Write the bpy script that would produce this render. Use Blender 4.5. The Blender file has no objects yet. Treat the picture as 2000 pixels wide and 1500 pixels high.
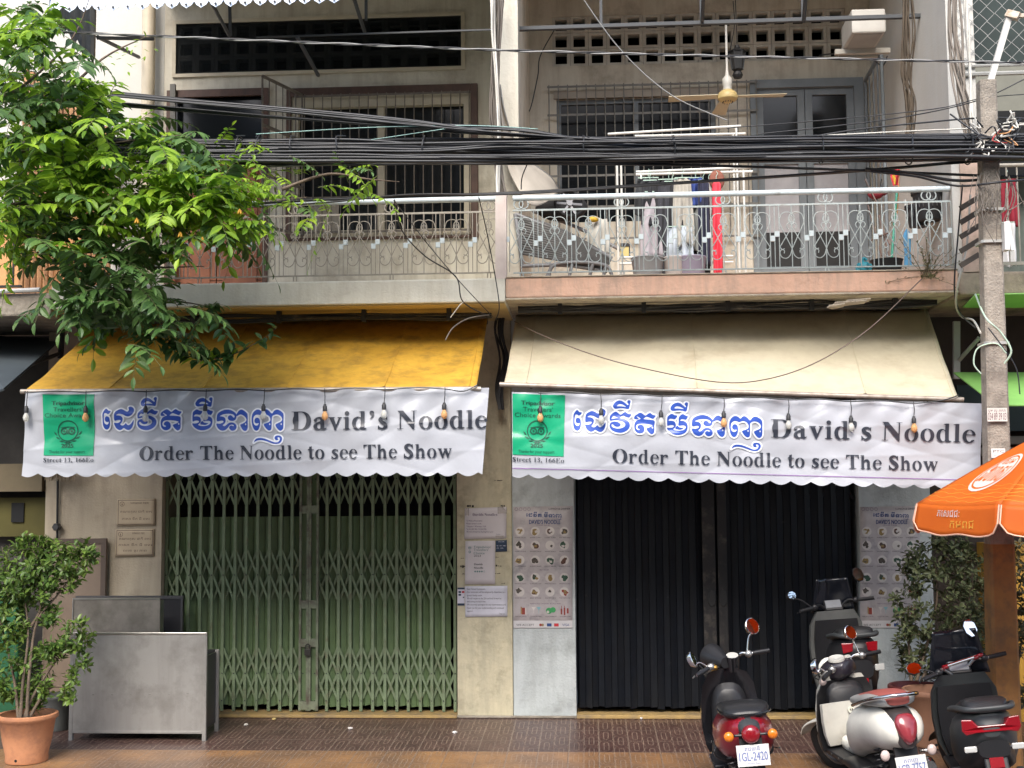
import bpy, bmesh, math, random
import numpy as np
from mathutils import Vector, Matrix
R_ = random.Random(7)
rad = math.radians
sc = bpy.context.scene
COL = sc.collection
# ------------------------------------------------------------------ camera
FPX = 2437.0
SHX = 0.0
KY = 1.6247          # depth unit of the measured planes, in metres
cam_d = bpy.data.cameras.new('camera')
cam = bpy.data.objects.new('camera', cam_d); COL.objects.link(cam)
cam_d.sensor_width = 36.0; cam_d.lens = 36.0 * FPX / 2000.0
cam_d.shift_x = -SHX / 2000.0
cam_d.clip_start = 0.05; cam_d.clip_end = 500
CAMP = Vector((0.745, -12.185, 2.215))
CAMR = Matrix.Rotation(rad(3.52), 4, 'Z') @ Matrix.Rotation(rad(94.69), 4, 'X') @ Matrix.Rotation(rad(-0.44), 4, 'Z')
cam.matrix_world = Matrix.Translation(CAMP) @ CAMR
sc.camera = cam
# ------------------------------------------------------------------ sky and sun (bright overcast day)
wd = bpy.data.worlds.new('World'); sc.world = wd; wd.use_nodes = True
nt = wd.node_tree; nt.nodes.clear()
sky = nt.nodes.new('ShaderNodeTexSky'); sky.sky_type = 'NISHITA'; sky.sun_disc = False
SUN_EL, SUN_AZ = 46, 188        # azimuth clockwise from +Y: the sun stands behind the camera, a little to its left
sky.sun_elevation = rad(SUN_EL); sky.sun_rotation = rad(SUN_AZ)
sky.air_density = 1.0; sky.dust_density = 3.0; sky.ozone_density = 0.6
bg = nt.nodes.new('ShaderNodeBackground'); bg.inputs[1].default_value = 0.15
ow = nt.nodes.new('ShaderNodeOutputWorld')
nt.links.new(sky.outputs[0], bg.inputs[0]); nt.links.new(bg.outputs[0], ow.inputs[0])
sd = bpy.data.lights.new('sun', 'SUN'); sd.energy = 1.45; sd.angle = rad(34); sd.color = (1, 0.985, 0.955)
so = bpy.data.objects.new('sun', sd); COL.objects.link(so)
_az = rad(SUN_AZ); _el = rad(SUN_EL)
_to = Vector((math.sin(_az) * math.cos(_el), math.cos(_az) * math.cos(_el), math.sin(_el)))
so.rotation_euler = _to.to_track_quat('Z', 'Y').to_euler(); so.location = _to * 40
sc.view_settings.view_transform = 'Standard'; sc.view_settings.look = 'None'
sc.view_settings.exposure = 1.32; sc.view_settings.gamma = 1.0
sc.cycles.use_denoising = True
sc.cycles.max_bounces = 8; sc.cycles.transparent_max_bounces = 12
# ------------------------------------------------------------------ measuring: a photo pixel seen on the plane Y, or on the level z
def ray(px, py):
    return (CAMR.to_3x3() @ Vector(((px - 1000 - SHX) / FPX, -(py - 750) / FPX, -1)))
def W(px, py, Y):
    d = ray(px, py); return CAMP + d * ((Y - CAMP.y) / d.y)
SLOPE = .04            # the sidewalk falls towards the street
def GZ(y): return SLOPE * min(y, 0.)
def G(px, py, z=0.0):
    d = ray(px, py); t = (z - CAMP.z + SLOPE * CAMP.y) / (d.z - SLOPE * d.y); return CAMP + d * t
def PX(px, py, Y): return W(px, py, Y).x
def PZ(px, py, Y): return W(px, py, Y).z
def rect(x0, y0, x1, y1, Y):
    a = W(x0, y0, Y); b = W(x1, y1, Y); c = W(x1, y0, Y); d = W(x0, y1, Y)
    return (a.x + d.x) / 2, (b.x + c.x) / 2, (b.z + d.z) / 2, (a.z + c.z) / 2   # x0,x1,z0,z1
# ------------------------------------------------------------------ materials
MATS = {}
def mat(name, col, rough=.6, metal=0., col2=None, scale=4., dirt=None, dscale=3., dthr=.55, dsoft=.12, streak=None, bump=0., bscale=50., spec=.5,
        trans=0., transl=0., coat=0., island=0., alpha=1., ior=1.45):
    if name in MATS: return MATS[name]
    m = bpy.data.materials.new(name); m.use_nodes = True; MATS[name] = m
    N = m.node_tree.nodes; L = m.node_tree.links
    p = N['Principled BSDF']
    def node(t, **k):
        n = N.new(t)
        for a, b in k.items(): setattr(n, a, b)
        return n
    c2 = col2 if col2 else tuple(c * .8 for c in col)
    tc = node('ShaderNodeTexCoord')
    nz = node('ShaderNodeTexNoise'); nz.inputs['Scale'].default_value = scale; nz.inputs['Detail'].default_value = 7; nz.inputs['Roughness'].default_value = .62
    L.new(tc.outputs['Object'], nz.inputs['Vector'])
    mr = node('ShaderNodeMapRange'); mr.inputs[1].default_value = .32; mr.inputs[2].default_value = .68
    L.new(nz.outputs[0], mr.inputs[0])
    mx = node('ShaderNodeMix', data_type='RGBA'); mx.inputs[6].default_value = (*col, 1); mx.inputs[7].default_value = (*c2, 1)
    L.new(mr.outputs[0], mx.inputs[0]); out = mx.outputs[2]
    if island:
        ge = node('ShaderNodeNewGeometry'); hs = node('ShaderNodeHueSaturation')
        m1 = node('ShaderNodeMapRange'); m1.inputs[3].default_value = 1 - island; m1.inputs[4].default_value = 1 + island
        L.new(ge.outputs['Random Per Island'], m1.inputs[0]); L.new(m1.outputs[0], hs.inputs['Value'])
        m2 = node('ShaderNodeMapRange'); m2.inputs[3].default_value = .5 + island * .04; m2.inputs[4].default_value = .5 - island * .04
        L.new(ge.outputs['Random Per Island'], m2.inputs[0]); L.new(m2.outputs[0], hs.inputs['Hue'])
        L.new(out, hs.inputs['Color']); out = hs.outputs[0]
    def blend(out, colr, sc3, thr, soft, strength=1.):
        mp = node('ShaderNodeMapping'); mp.inputs['Scale'].default_value = sc3
        n2 = node('ShaderNodeTexNoise'); n2.inputs['Scale'].default_value = 1; n2.inputs['Detail'].default_value = 8; n2.inputs['Roughness'].default_value = .65
        L.new(tc.outputs['Object'], mp.inputs[0]); L.new(mp.outputs[0], n2.inputs['Vector'])
        r = node('ShaderNodeMapRange'); r.inputs[1].default_value = thr - soft; r.inputs[2].default_value = thr + soft; r.inputs[4].default_value = strength
        L.new(n2.outputs[0], r.inputs[0])
        b = node('ShaderNodeMix', data_type='RGBA'); b.inputs[7].default_value = (*colr, 1)
        L.new(r.outputs[0], b.inputs[0]); L.new(out, b.inputs[6]); return b.outputs[2]
    if dirt: out = blend(out, dirt, (dscale,) * 3, dthr, dsoft, .85)
    if streak: out = blend(out, streak, (9, 9, .9), .57, .12, .6)
    L.new(out, p.inputs['Base Color'])
    p.inputs['Roughness'].default_value = rough; p.inputs['Metallic'].default_value = metal
    p.inputs['Specular IOR Level'].default_value = spec; p.inputs['IOR'].default_value = ior
    p.inputs['Transmission Weight'].default_value = trans; p.inputs['Coat Weight'].default_value = coat; p.inputs['Coat Roughness'].default_value = .08
    p.inputs['Alpha'].default_value = alpha
    if bump:
        n3 = node('ShaderNodeTexNoise'); n3.inputs['Scale'].default_value = bscale; n3.inputs['Detail'].default_value = 6
        L.new(tc.outputs['Object'], n3.inputs['Vector'])
        bp = node('ShaderNodeBump'); bp.inputs['Strength'].default_value = bump; bp.inputs['Distance'].default_value = .02
        L.new(n3.outputs[0], bp.inputs['Height']); L.new(bp.outputs[0], p.inputs['Normal'])
    if transl:
        tr = node('ShaderNodeBsdfTranslucent'); L.new(out, tr.inputs[0])
        ms = node('ShaderNodeMixShader'); ms.inputs[0].default_value = transl
        L.new(p.outputs[0], ms.inputs[1]); L.new(tr.outputs[0], ms.inputs[2]); L.new(ms.outputs[0], N['Material Output'].inputs[0])
    return m
# ------------------------------------------------------------------ mesh builder
def catmull(pts, n=6, closed=False):
    pts = [Vector(p) for p in pts]; N = len(pts); out = []
    if N < 3: return pts
    rng = range(N) if closed else range(N - 1)
    for i in rng:
        if closed: p0, p1, p2, p3 = pts[i - 1], pts[i], pts[(i + 1) % N], pts[(i + 2) % N]
        else: p0, p1, p2, p3 = pts[max(i - 1, 0)], pts[i], pts[i + 1], pts[min(i + 2, N - 1)]
        for k in range(n):
            t = k / n
            out.append(.5 * ((2 * p1) + (p2 - p0) * t + (2 * p0 - 5 * p1 + 4 * p2 - p3) * t * t + (3 * p1 - p0 - 3 * p2 + p3) * t ** 3))
    if not closed: out.append(pts[-1])
    return out
class MB:
    def __init__(s): s.v = []; s.f = []; s.m = []
    def add(s, vs, fs, m=0):
        b = len(s.v); s.v += [tuple(v) for v in vs]; s.f += [tuple(b + i for i in f) for f in fs]; s.m += [m] * len(fs); return s
    def box(s, x0, x1, y0, y1, z0, z1, m=0):
        if x0 > x1: x0, x1 = x1, x0
        if y0 > y1: y0, y1 = y1, y0
        if z0 > z1: z0, z1 = z1, z0
        return s.add([(x0,y0,z0),(x1,y0,z0),(x1,y1,z0),(x0,y1,z0),(x0,y0,z1),(x1,y0,z1),(x1,y1,z1),(x0,y1,z1)],
                     [(0,3,2,1),(4,5,6,7),(0,1,5,4),(1,2,6,5),(2,3,7,6),(3,0,4,7)], m)
    def obox(s, M, hx, hy, hz, m=0):
        vs = [M @ Vector((a * hx, b * hy, c * hz)) for c in (-1, 1) for a, b in ((-1,-1),(1,-1),(1,1),(-1,1))]
        return s.add(vs, [(0,3,2,1),(4,5,6,7),(0,1,5,4),(1,2,6,5),(2,3,7,6),(3,0,4,7)], m)
    def beam(s, p, q, w, h, m=0, up=(0, 1, 0)):
        p = Vector(p); q = Vector(q); d = (q - p).normalized(); u = Vector(up)
        sdir = d.cross(u)
        if sdir.length < 1e-4: sdir = d.cross(Vector((1, 0, 0)))
        sdir.normalize(); u = sdir.cross(d)
        vs = []
        for c in (p, q):
            for a, b in ((-1,-1),(1,-1),(1,1),(-1,1)): vs.append(c + sdir * a * w / 2 + u * b * h / 2)
        return s.add(vs, [(0,3,2,1),(4,5,6,7),(0,1,5,4),(1,2,6,5),(2,3,7,6),(3,0,4,7)], m)
    def tube(s, pts, r, n=6, m=0, closed=False, cap=True):
        pts = [Vector(p) for p in pts]; N = len(pts)
        if not isinstance(r, (list, tuple)): r = [r] * N
        vs = []; u = None
        for i, p in enumerate(pts):
            if closed: d = pts[(i + 1) % N] - pts[i - 1]
            else: d = pts[min(i + 1, N - 1)] - pts[max(i - 1, 0)]
            if d.length < 1e-9: d = Vector((0, 0, 1))
            d.normalize()
            if u is None:
                u = d.orthogonal().normalized()
            else:
                u = u - d * u.dot(d)
                u = d.orthogonal().normalized() if u.length < 1e-6 else u.normalized()
            w = d.cross(u)
            for k in range(n):
                a = 2 * math.pi * k / n
                vs.append(p + (u * math.cos(a) + w * math.sin(a)) * r[i])
        fs = []
        for i in range(N if closed else N - 1):
            j = (i + 1) % N
            for k in range(n):
                k2 = (k + 1) % n; fs.append((i*n+k, i*n+k2, j*n+k2, j*n+k))
        if cap and not closed:
            fs.append(tuple(range(n))[::-1]); fs.append(tuple((N-1)*n+k for k in range(n)))
        return s.add(vs, fs, m)
    def lathe(s, prof, M=None, n=20, m=0, cap=False):
        M = M or Matrix()
        vs = []
        for r, z in prof:
            for k in range(n):
                a = 2 * math.pi * k / n; vs.append(M @ Vector((r * math.cos(a), r * math.sin(a), z)))
        fs = []
        for i in range(len(prof) - 1):
            for k in range(n):
                k2 = (k + 1) % n; fs.append((i*n+k, i*n+k2, (i+1)*n+k2, (i+1)*n+k))
        if cap:
            fs.append(tuple(range(n))[::-1]); fs.append(tuple((len(prof)-1)*n+k for k in range(n)))
        return s.add(vs, fs, m)
    def ellip(s, c, rr, nu=16, nv=10, m=0, M=None):
        c = Vector(c); vs = []
        for j in range(nv + 1):
            t = math.pi * j / nv
            for i in range(nu):
                a = 2 * math.pi * i / nu
                p = Vector((rr[0]*math.sin(t)*math.cos(a), rr[1]*math.sin(t)*math.sin(a), rr[2]*math.cos(t)))
                vs.append(c + (M @ p if M else p))
        fs = []
        for j in range(nv):
            for i in range(nu):
                i2 = (i + 1) % nu; fs.append((j*nu+i, (j+1)*nu+i, (j+1)*nu+i2, j*nu+i2))
        return s.add(vs, fs, m)
    def grid(s, fn, nu, nv, m=0):
        vs = [fn(i / nu, j / nv) for j in range(nv + 1) for i in range(nu + 1)]
        fs = [(j*(nu+1)+i, j*(nu+1)+i+1, (j+1)*(nu+1)+i+1, (j+1)*(nu+1)+i) for j in range(nv) for i in range(nu)]
        return s.add(vs, fs, m)
    def prism(s, poly, fa, fb, m=0):
        """closed outline: fa / fb map its 2-D points to the front and the back face"""
        n = len(poly); vs = [fa(p) for p in poly] + [fb(p) for p in poly]
        fs = [tuple(range(n)), tuple(range(2*n-1, n-1, -1))] + [(i, n+i, n+(i+1)%n, (i+1)%n) for i in range(n)]
        return s.add(vs, fs, m)
    def loft(s, secs, m=0, cap=True):
        n = len(secs[0]); vs = [p for q in secs for p in q]; fs = []
        for i in range(len(secs) - 1):
            for k in range(n):
                k2 = (k + 1) % n; fs.append((i*n+k, i*n+k2, (i+1)*n+k2, (i+1)*n+k))
        if cap:
            fs.append(tuple(range(n))[::-1]); fs.append(tuple((len(secs)-1)*n+k for k in range(n)))
        return s.add(vs, fs, m)
    def build(s, name, mats, parent=None, smooth=None, bevel=0, solid=0, loc=None):
        me = bpy.data.meshes.new(name); me.from_pydata(s.v, [], s.f)
        if not isinstance(mats, (list, tuple)): mats = [mats]
        for m in mats: me.materials.append(m)
        if len(mats) > 1: me.polygons.foreach_set('material_index', s.m)
        bm = bmesh.new(); bm.from_mesh(me); bmesh.ops.delete(bm, geom=[v for v in bm.verts if not v.link_faces], context='VERTS'); bmesh.ops.recalc_face_normals(bm, faces=bm.faces); bm.to_mesh(me); bm.free()
        if smooth is not None:
            me.polygons.foreach_set('use_smooth', [True] * len(me.polygons))
            me.set_sharp_from_angle(angle=rad(smooth))
        me.update()
        o = bpy.data.objects.new(name, me); COL.objects.link(o)
        if parent is not None:
            o.parent = parent
            if parent.type == 'EMPTY' and not parent.get('_tmpl'): o.matrix_parent_inverse = Matrix.Translation(-Vector(parent.location))
        if solid:
            md = o.modifiers.new('thickness', 'SOLIDIFY'); md.thickness = solid; md.offset = 0
        if bevel:
            md = o.modifiers.new('bevel', 'BEVEL'); md.width = bevel; md.segments = 2; md.limit_method = 'ANGLE'
        return o
def tag(o, label=None, cat=None, group=None, kind=None):
    if label: o['label'] = label
    if cat: o['category'] = cat
    if group: o['group'] = group
    if kind: o['kind'] = kind
    return o
def thing(name, loc, label, cat, group=None, tmpl=False):
    o = bpy.data.objects.new(name, None); COL.objects.link(o); o.location = loc; o.empty_display_size = .1
    if tmpl: o['_tmpl'] = 1
    return tag(o, label, cat, group)
def copy_thing(root):
    r = root.copy(); COL.objects.link(r)
    for ch in root.children:
        c = ch.copy(); COL.objects.link(c); c.parent = r
        for g in ch.children:
            d = g.copy(); COL.objects.link(d); d.parent = c
    return r
def holes_wall(mb, x0, x1, z0, z1, holes, y0, y1, m=0):
    xs = sorted({x0, x1, *[h[0] for h in holes], *[h[1] for h in holes]}); zs = sorted({z0, z1, *[h[2] for h in holes], *[h[3] for h in holes]})
    for j in range(len(zs) - 1):
        run = None
        for i in range(len(xs) - 1):
            cx = (xs[i] + xs[i+1]) / 2; cz = (zs[j] + zs[j+1]) / 2
            solid = not any(h[0] < cx < h[1] and h[2] < cz < h[3] for h in holes)
            if solid: run = xs[i] if run is None else run
            if run is not None and (not solid or i == len(xs) - 2):
                mb.box(run, xs[i+1] if solid else xs[i], y0, y1, zs[j], zs[j+1], m); run = None
# ------------------------------------------------------------------ lettering: plain sans from the built-in font, serif bold and Khmer drawn as outlines
_tc = bpy.data.curves.new('lettering', 'FONT'); _to_ = bpy.data.objects.new('lettering', _tc); COL.objects.link(_to_)
_TX = {}
def sans(text):
    if text in _TX: return _TX[text]
    _tc.body = text; _tc.size = 1; _tc.resolution_u = 2; _tc.fill_mode = 'FRONT'
    dg = bpy.context.evaluated_depsgraph_get(); dg.update()
    me = bpy.data.meshes.new_from_object(_to_.evaluated_get(dg))
    r = ([(v.co.x, v.co.y) for v in me.vertices], [tuple(p.vertices) for p in me.polygons]); bpy.data.meshes.remove(me)
    _TX[text] = r; return r
def smooth2(pts, n=4): return [(p.x, p.y) for p in catmull([Vector((a, b, 0)) for a, b in pts], n, True)]
def poly_sd(X, Y, poly):
    P = np.array(poly); Q = np.roll(P, -1, 0); d2 = np.full(X.shape, 1e9); ins = np.zeros(X.shape, bool)
    for (ax, ay), (bx, by) in zip(P, Q):
        ex, ey = bx - ax, by - ay; t = np.clip(((X-ax)*ex + (Y-ay)*ey) / (ex*ex + ey*ey + 1e-12), 0, 1)
        d2 = np.minimum(d2, (X-ax-t*ex)**2 + (Y-ay-t*ey)**2)
        if abs(by - ay) > 1e-12: ins ^= ((ay > Y) != (by > Y)) & (X < ex * (Y - ay) / (by - ay) + ax)
    d = np.sqrt(d2); return np.where(ins, d, -d)
def field(ops, X, Y):
    F = np.full(X.shape, -1e3)
    for op in ops:
        k, t = op[0][0], op[0][1]
        if t == 'E':
            cx, cy, rx, ry = op[1:]; g = (1 - np.sqrt(((X-cx)/rx)**2 + ((Y-cy)/ry)**2)) * min(rx, ry)
        elif t == 'P': g = poly_sd(X, Y, op[1])
        elif t == 'B':
            x0, x1, y0, y1 = op[1:]; g = np.minimum(np.minimum(X-x0, x1-X), np.minimum(Y-y0, y1-Y))
        else:
            g = np.full(X.shape, -1e3); pts = catmull([Vector(p) for p in op[1]], 8)
            for p in pts: g = np.maximum(g, p.z - np.sqrt((X-p.x)**2 + (Y-p.y)**2))
        F = np.maximum(F, g) if k == '+' else np.minimum(F, -g)
    return F
def outline_mesh(ops, x0, x1, y0, y1, h, grow=0.):
    """filled flat mesh of a glyph: cells inside become quads (runs), cells on the edge are clipped"""
    nx = int((x1-x0)/h) + 2; ny = int((y1-y0)/h) + 2
    X, Y = np.meshgrid(x0 + np.arange(nx)*h, y0 + np.arange(ny)*h); F = field(ops, X, Y) + grow
    vs = []; fs = []
    for j in range(ny - 1):
        run = None
        for i in range(nx):
            if i < nx - 1:
                c = (F[j,i], F[j,i+1], F[j+1,i+1], F[j+1,i]); full = all(v > 0 for v in c)
            else: full = False; c = (-1,)*4
            if full:
                if run is None: run = i
                if i - run < 9: continue
                full = False; c = (1,)*4
            if run is not None:
                b = len(vs); a0 = x0 + run*h; a1 = x0 + i*h; b0 = y0 + j*h; b1 = b0 + h
                vs += [(a0,b0),(a1,b0),(a1,b1),(a0,b1)]; fs.append((b,b+1,b+2,b+3)); run = None
                if all(v > 0 for v in c): run = i; continue
            if i == nx - 1 or not any(v > 0 for v in c): continue
            q = [(x0+i*h, y0+j*h), (x0+(i+1)*h, y0+j*h), (x0+(i+1)*h, y0+(j+1)*h), (x0+i*h, y0+(j+1)*h)]; poly = []
            for k in range(4):
                a, bq = c[k], c[(k+1) % 4]; pa, pb = q[k], q[(k+1) % 4]
                if a > 0: poly.append(pa)
                if (a > 0) != (bq > 0):
                    t = a / (a - bq); poly.append((pa[0]+(pb[0]-pa[0])*t, pa[1]+(pb[1]-pa[1])*t))
            if len(poly) > 2:
                b = len(vs); vs += poly; fs.append(tuple(range(b, b+len(poly))))
    return vs, fs
def _base(x0, x1, y=0, t=.022): return ('+P', [(x0, y), (x1, y), (x1, y+t), (x1-.05, y+t+.012), (x0+.05, y+t+.012), (x0, y+t)])
def _flag(x0, x1, top): return ('+P', [(x0-.065, top-.02), (x1, top), (x1, top-.06), (x0, top-.05), (x0-.03, top-.045), (x0-.065, top-.04)])
SER = {
 'o': (.5, [('+E',.25,.23,.225,.245), ('-E',.25,.23,.1,.215)]),
 'e': (.444, [('+E',.235,.23,.21,.245), ('-E',.245,.24,.1,.205), ('-P',[(.24,.262),(.5,.262),(.5,.13),(.41,.11),(.33,.09),(.24,.1)]), ('+B',.13,.435,.262,.298)]),
 's': (.389, [('+S',[(.33,.37,.012),(.26,.435,.03),(.16,.432,.045),(.1,.36,.055),(.15,.28,.06),(.26,.2,.065),(.3,.12,.056),(.24,.045,.04),(.15,.02,.03),(.06,.1,.012)]), ('+P',[(.345,.47),(.345,.33),(.325,.33),(.28,.43),(.325,.455)]), ('+P',[(.035,-.01),(.035,.15),(.055,.15),(.1,.04),(.055,.005)])]),
 'S': (.556, [('+S',[(.44,.55,.015),(.35,.65,.04),(.22,.645,.058),(.13,.55,.075),(.19,.42,.085),(.34,.3,.092),(.42,.18,.08),(.36,.06,.06),(.23,.015,.042),(.09,.13,.018)]), ('+P',[(.475,.69),(.475,.46),(.45,.46),(.37,.64),(.44,.665)]), ('+P',[(.045,-.02),(.045,.23),(.07,.23),(.15,.05),(.08,.01)])]),
 'l': (.278, [('+B',.08,.205,.0,.676), _flag(.08,.205,.676), _base(.016,.262)]),
 'i': (.278, [('+B',.08,.205,.0,.461), _flag(.08,.205,.461), _base(.016,.262), ('+E',.14,.605,.076,.076)]),
 'd': (.556, [('+E',.215,.23,.185,.245), ('-E',.255,.23,.098,.205), ('+B',.32,.445,.0,.676), _flag(.32,.445,.676), ('+P',[(.445,-.005),(.53,.015),(.53,.04),(.445,.06)])]),
 'a': (.5, [('+E',.185,.12,.155,.135), ('-E',.225,.135,.072,.095), ('+B',.265,.39,.06,.36), ('+S',[(.095,.345,.055),(.14,.42,.03),(.23,.44,.033),(.3,.41,.048),(.327,.34,.0625)]), ('+S',[(.13,.22,.03),(.21,.265,.03),(.3,.3,.018)]), ('+S',[(.33,.06,.058),(.395,.03,.032),(.47,.065,.01)])]),
 'v': (.5, [('+P',[(.02,.461),(.24,.461),(.24,.44),(.205,.43),(.29,.17),(.37,.42),(.33,.44),(.33,.461),(.485,.461),(.485,.44),(.44,.42),(.27,-.015),(.24,-.015),(.06,.43),(.02,.44)])]),
 'w': (.722, [('+P',[(.02,.461),(.23,.461),(.23,.44),(.195,.43),(.275,.18),(.35,.38),(.315,.44),(.315,.461),(.51,.461),(.51,.44),(.472,.43),(.55,.18),(.62,.41),(.58,.44),(.58,.461),(.71,.461),(.71,.44),(.67,.42),(.525,-.015),(.495,-.015),(.38,.29),(.265,-.015),(.235,-.015),(.06,.43),(.02,.44)])]),
 'h': (.556, [('+B',.07,.195,.0,.676), _flag(.07,.195,.676), ('+S',[(.19,.36,.022),(.255,.425,.042),(.34,.42,.058),(.397,.33,.0625)]), ('+B',.335,.46,.0,.34), _base(.016,.25), _base(.28,.515)]),
 't': (.333, [('+B',.09,.215,.08,.6), ('+B',.02,.32,.42,.461), ('+P',[(.03,.45),(.2,.63),(.215,.63),(.215,.45)]), ('+S',[(.153,.09,.062),(.2,.04,.045),(.265,.038,.028),(.32,.1,.01)])]),
 'r': (.444, [('+B',.065,.19,.0,.461), _flag(.065,.19,.461), ('+S',[(.18,.33,.02),(.23,.4,.032),(.31,.43,.036),(.36,.39,.055)]), _base(.016,.27)]),
 'N': (.722, [('+B',.105,.15,.0,.64), ('+P',[(.03,.676),(.22,.676),(.6,.2),(.6,-.015),(.56,-.015),(.1,.585)]), ('+B',.56,.605,.0,.676), ('+B',.02,.2,.655,.676), ('+B',.48,.69,.655,.676), ('+B',.02,.24,0,.02)]),
 'D': (.722, [('+B',.1,.37,.0,.676), ('+E',.37,.338,.315,.338), ('-E',.355,.338,.165,.305), ('-B',.25,.36,.033,.643), ('+B',.1,.25,0,.676), ('+B',.015,.3,.654,.676), ('+B',.015,.3,0,.022)]),
 'O': (.778, [('+E',.39,.33,.355,.352), ('-E',.39,.33,.175,.325)]),
 'T': (.667, [('+B',.255,.41,0,.676), ('+B',.03,.635,.64,.676), ('+P',[(.03,.676),(.03,.49),(.055,.49),(.095,.6),(.24,.645)]), ('+P',[(.635,.676),(.635,.49),(.61,.49),(.57,.6),(.42,.645)]), _base(.16,.51)]),
 'E': (.667, [('+B',.1,.25,0,.676), ('+B',.015,.6,.642,.676), ('+B',.25,.44,.325,.36), ('+B',.015,.62,0,.034), ('+P',[(.6,.676),(.6,.5),(.575,.5),(.52,.6),(.4,.645)]), ('+P',[(.64,.2),(.612,.2),(.54,.08),(.4,.03),(.615,0)]), ('+P',[(.45,.46),(.45,.22),(.43,.22),(.4,.32),(.35,.342),(.4,.365),(.43,.46)])]),
 '1': (.5, [('+B',.2,.325,0,.688), ('+P',[(.07,.55),(.3,.688),(.325,.688),(.325,.6),(.2,.585),(.07,.57)]), _base(.07,.445)]),
 '3': (.5, [('+S',[(.06,.53,.014),(.13,.63,.03),(.23,.65,.038),(.32,.58,.06),(.29,.46,.055),(.19,.38,.02)]), ('+S',[(.19,.37,.02),(.31,.31,.06),(.35,.19,.066),(.29,.06,.048),(.17,.02,.035),(.07,.06,.045)])]),
 '6': (.5, [('+E',.255,.205,.215,.222), ('-E',.255,.2,.088,.19), ('+S',[(.1,.22,.06),(.13,.4,.06),(.23,.55,.045),(.43,.675,.012)])]),
 ',': (.25, [('+E',.12,.07,.08,.08), ('+S',[(.16,.05,.04),(.15,-.06,.03),(.06,-.15,.01)])]),
 "'": (.29, [('+E',.12,.61,.08,.08), ('+S',[(.16,.59,.04),(.15,.48,.03),(.06,.39,.01)])]),
}
_GM = {}
def serif(text, h=.02):
    vs = []; fs = []; x = 0
    for ch in text:
        if ch == ' ': x += .27; continue
        w, ops = SER[ch]
        if (ch, h) not in _GM: _GM[(ch, h)] = outline_mesh(ops, -.06, w + .08, -.2, .74, h)
        gv, gf = _GM[(ch, h)]; b = len(vs); vs += [(x + a, c) for a, c in gv]; fs += [tuple(b + i for i in f) for f in gf]; x += w + .012
    return vs, fs
def _sh(pts, ox, oy): return [(ox + a / 10, oy + b / 10) for a, b in pts]
KH1 = [  # outlines measured on the right banner, in photo pixels (x, y down)
 ('+', [(75,350),(110,290),(150,260),(195,298),(243,310),(218,355),(180,370),(150,350),(115,352),(102,400),(97,470),(103,530),(140,568),(175,568),(198,535),(195,515),(165,522),(130,505),(118,465),(130,425),(165,410),(205,430),(220,480),(222,560),(205,630),(175,662),(150,668),(110,650),(80,600),(70,520),(72,430)]),
 ('+', [(318,360),(370,305),(440,278),(495,290),(545,320),(590,325),(610,290),(600,255),(630,235),(680,245),(715,290),(705,350),(660,400),(600,425),(540,412),(490,385),(430,368),(385,372),(350,398),(400,400),(450,415),(480,455),(478,500),(455,545),(432,575),(470,598),(510,590),(545,555),(570,580),(600,598),(640,585),(680,545),(710,495),(712,560),(690,630),(655,675),(610,692),(560,680),(505,648),(470,675),(420,688),(370,665),(330,620),(305,545),(360,548),(410,535),(440,505),(425,488),(370,490),(312,495)]),
 ('+', [(800,470),(798,380),(850,325),(915,290),(960,318),(1010,352),(1060,320),(1105,298),(1155,332),(1222,348),(1198,390),(1165,412),(1110,395),(1060,372),(1010,400),(985,418),(930,400),(870,378),(835,415),(830,440),(880,428),(960,418),(1050,425),(1130,460),(1180,510),(1192,570),(1170,630),(1110,680),(1020,708),(930,700),(850,668),(800,610),(792,550),(820,505),(880,488),(950,495),(1005,535),(1000,575),(950,592),(900,582),(860,545),(832,545),(835,580),(880,610),(960,625),(1040,612),(1095,575),(1095,525),(1040,485),(960,465),(880,462)]),
 ('+', [(870,145),(920,95),(985,75),(1050,90),(1110,130),(1150,160),(1165,145),(1140,105),(1155,75),(1185,68),(1208,90),(1195,160),(1172,240),(1100,232),(1000,225),(910,238),(875,220),(858,185)]),
 ('-', [(932,188),(965,155),(1010,145),(1060,158),(1118,200),(1060,192),(990,188)]),
 ('+', [(1283,385),(1330,345),(1400,312),(1450,335),(1500,368),(1550,335),(1595,318),(1650,355),(1705,370),(1680,410),(1650,435),(1590,415),(1530,392),(1490,410),(1465,438),(1560,445),(1678,470),(1678,560),(1675,690),(1640,728),(1610,733),(1560,695),(1520,625),(1580,600),(1640,565),(1560,540),(1470,528),(1380,530),(1330,550),(1312,600),(1330,640),(1365,655),(1388,640),(1350,620),(1345,585),(1375,555),(1420,548),(1465,580),(1480,640),(1460,695),(1400,722),(1340,710),(1295,665),(1280,600),(1285,530),(1320,470),(1380,442),(1410,432),(1340,385),(1328,392),(1370,436),(1285,438)]),
 ('-', [(1640,585),(1655,605),(1645,625),(1620,605)])]
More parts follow.
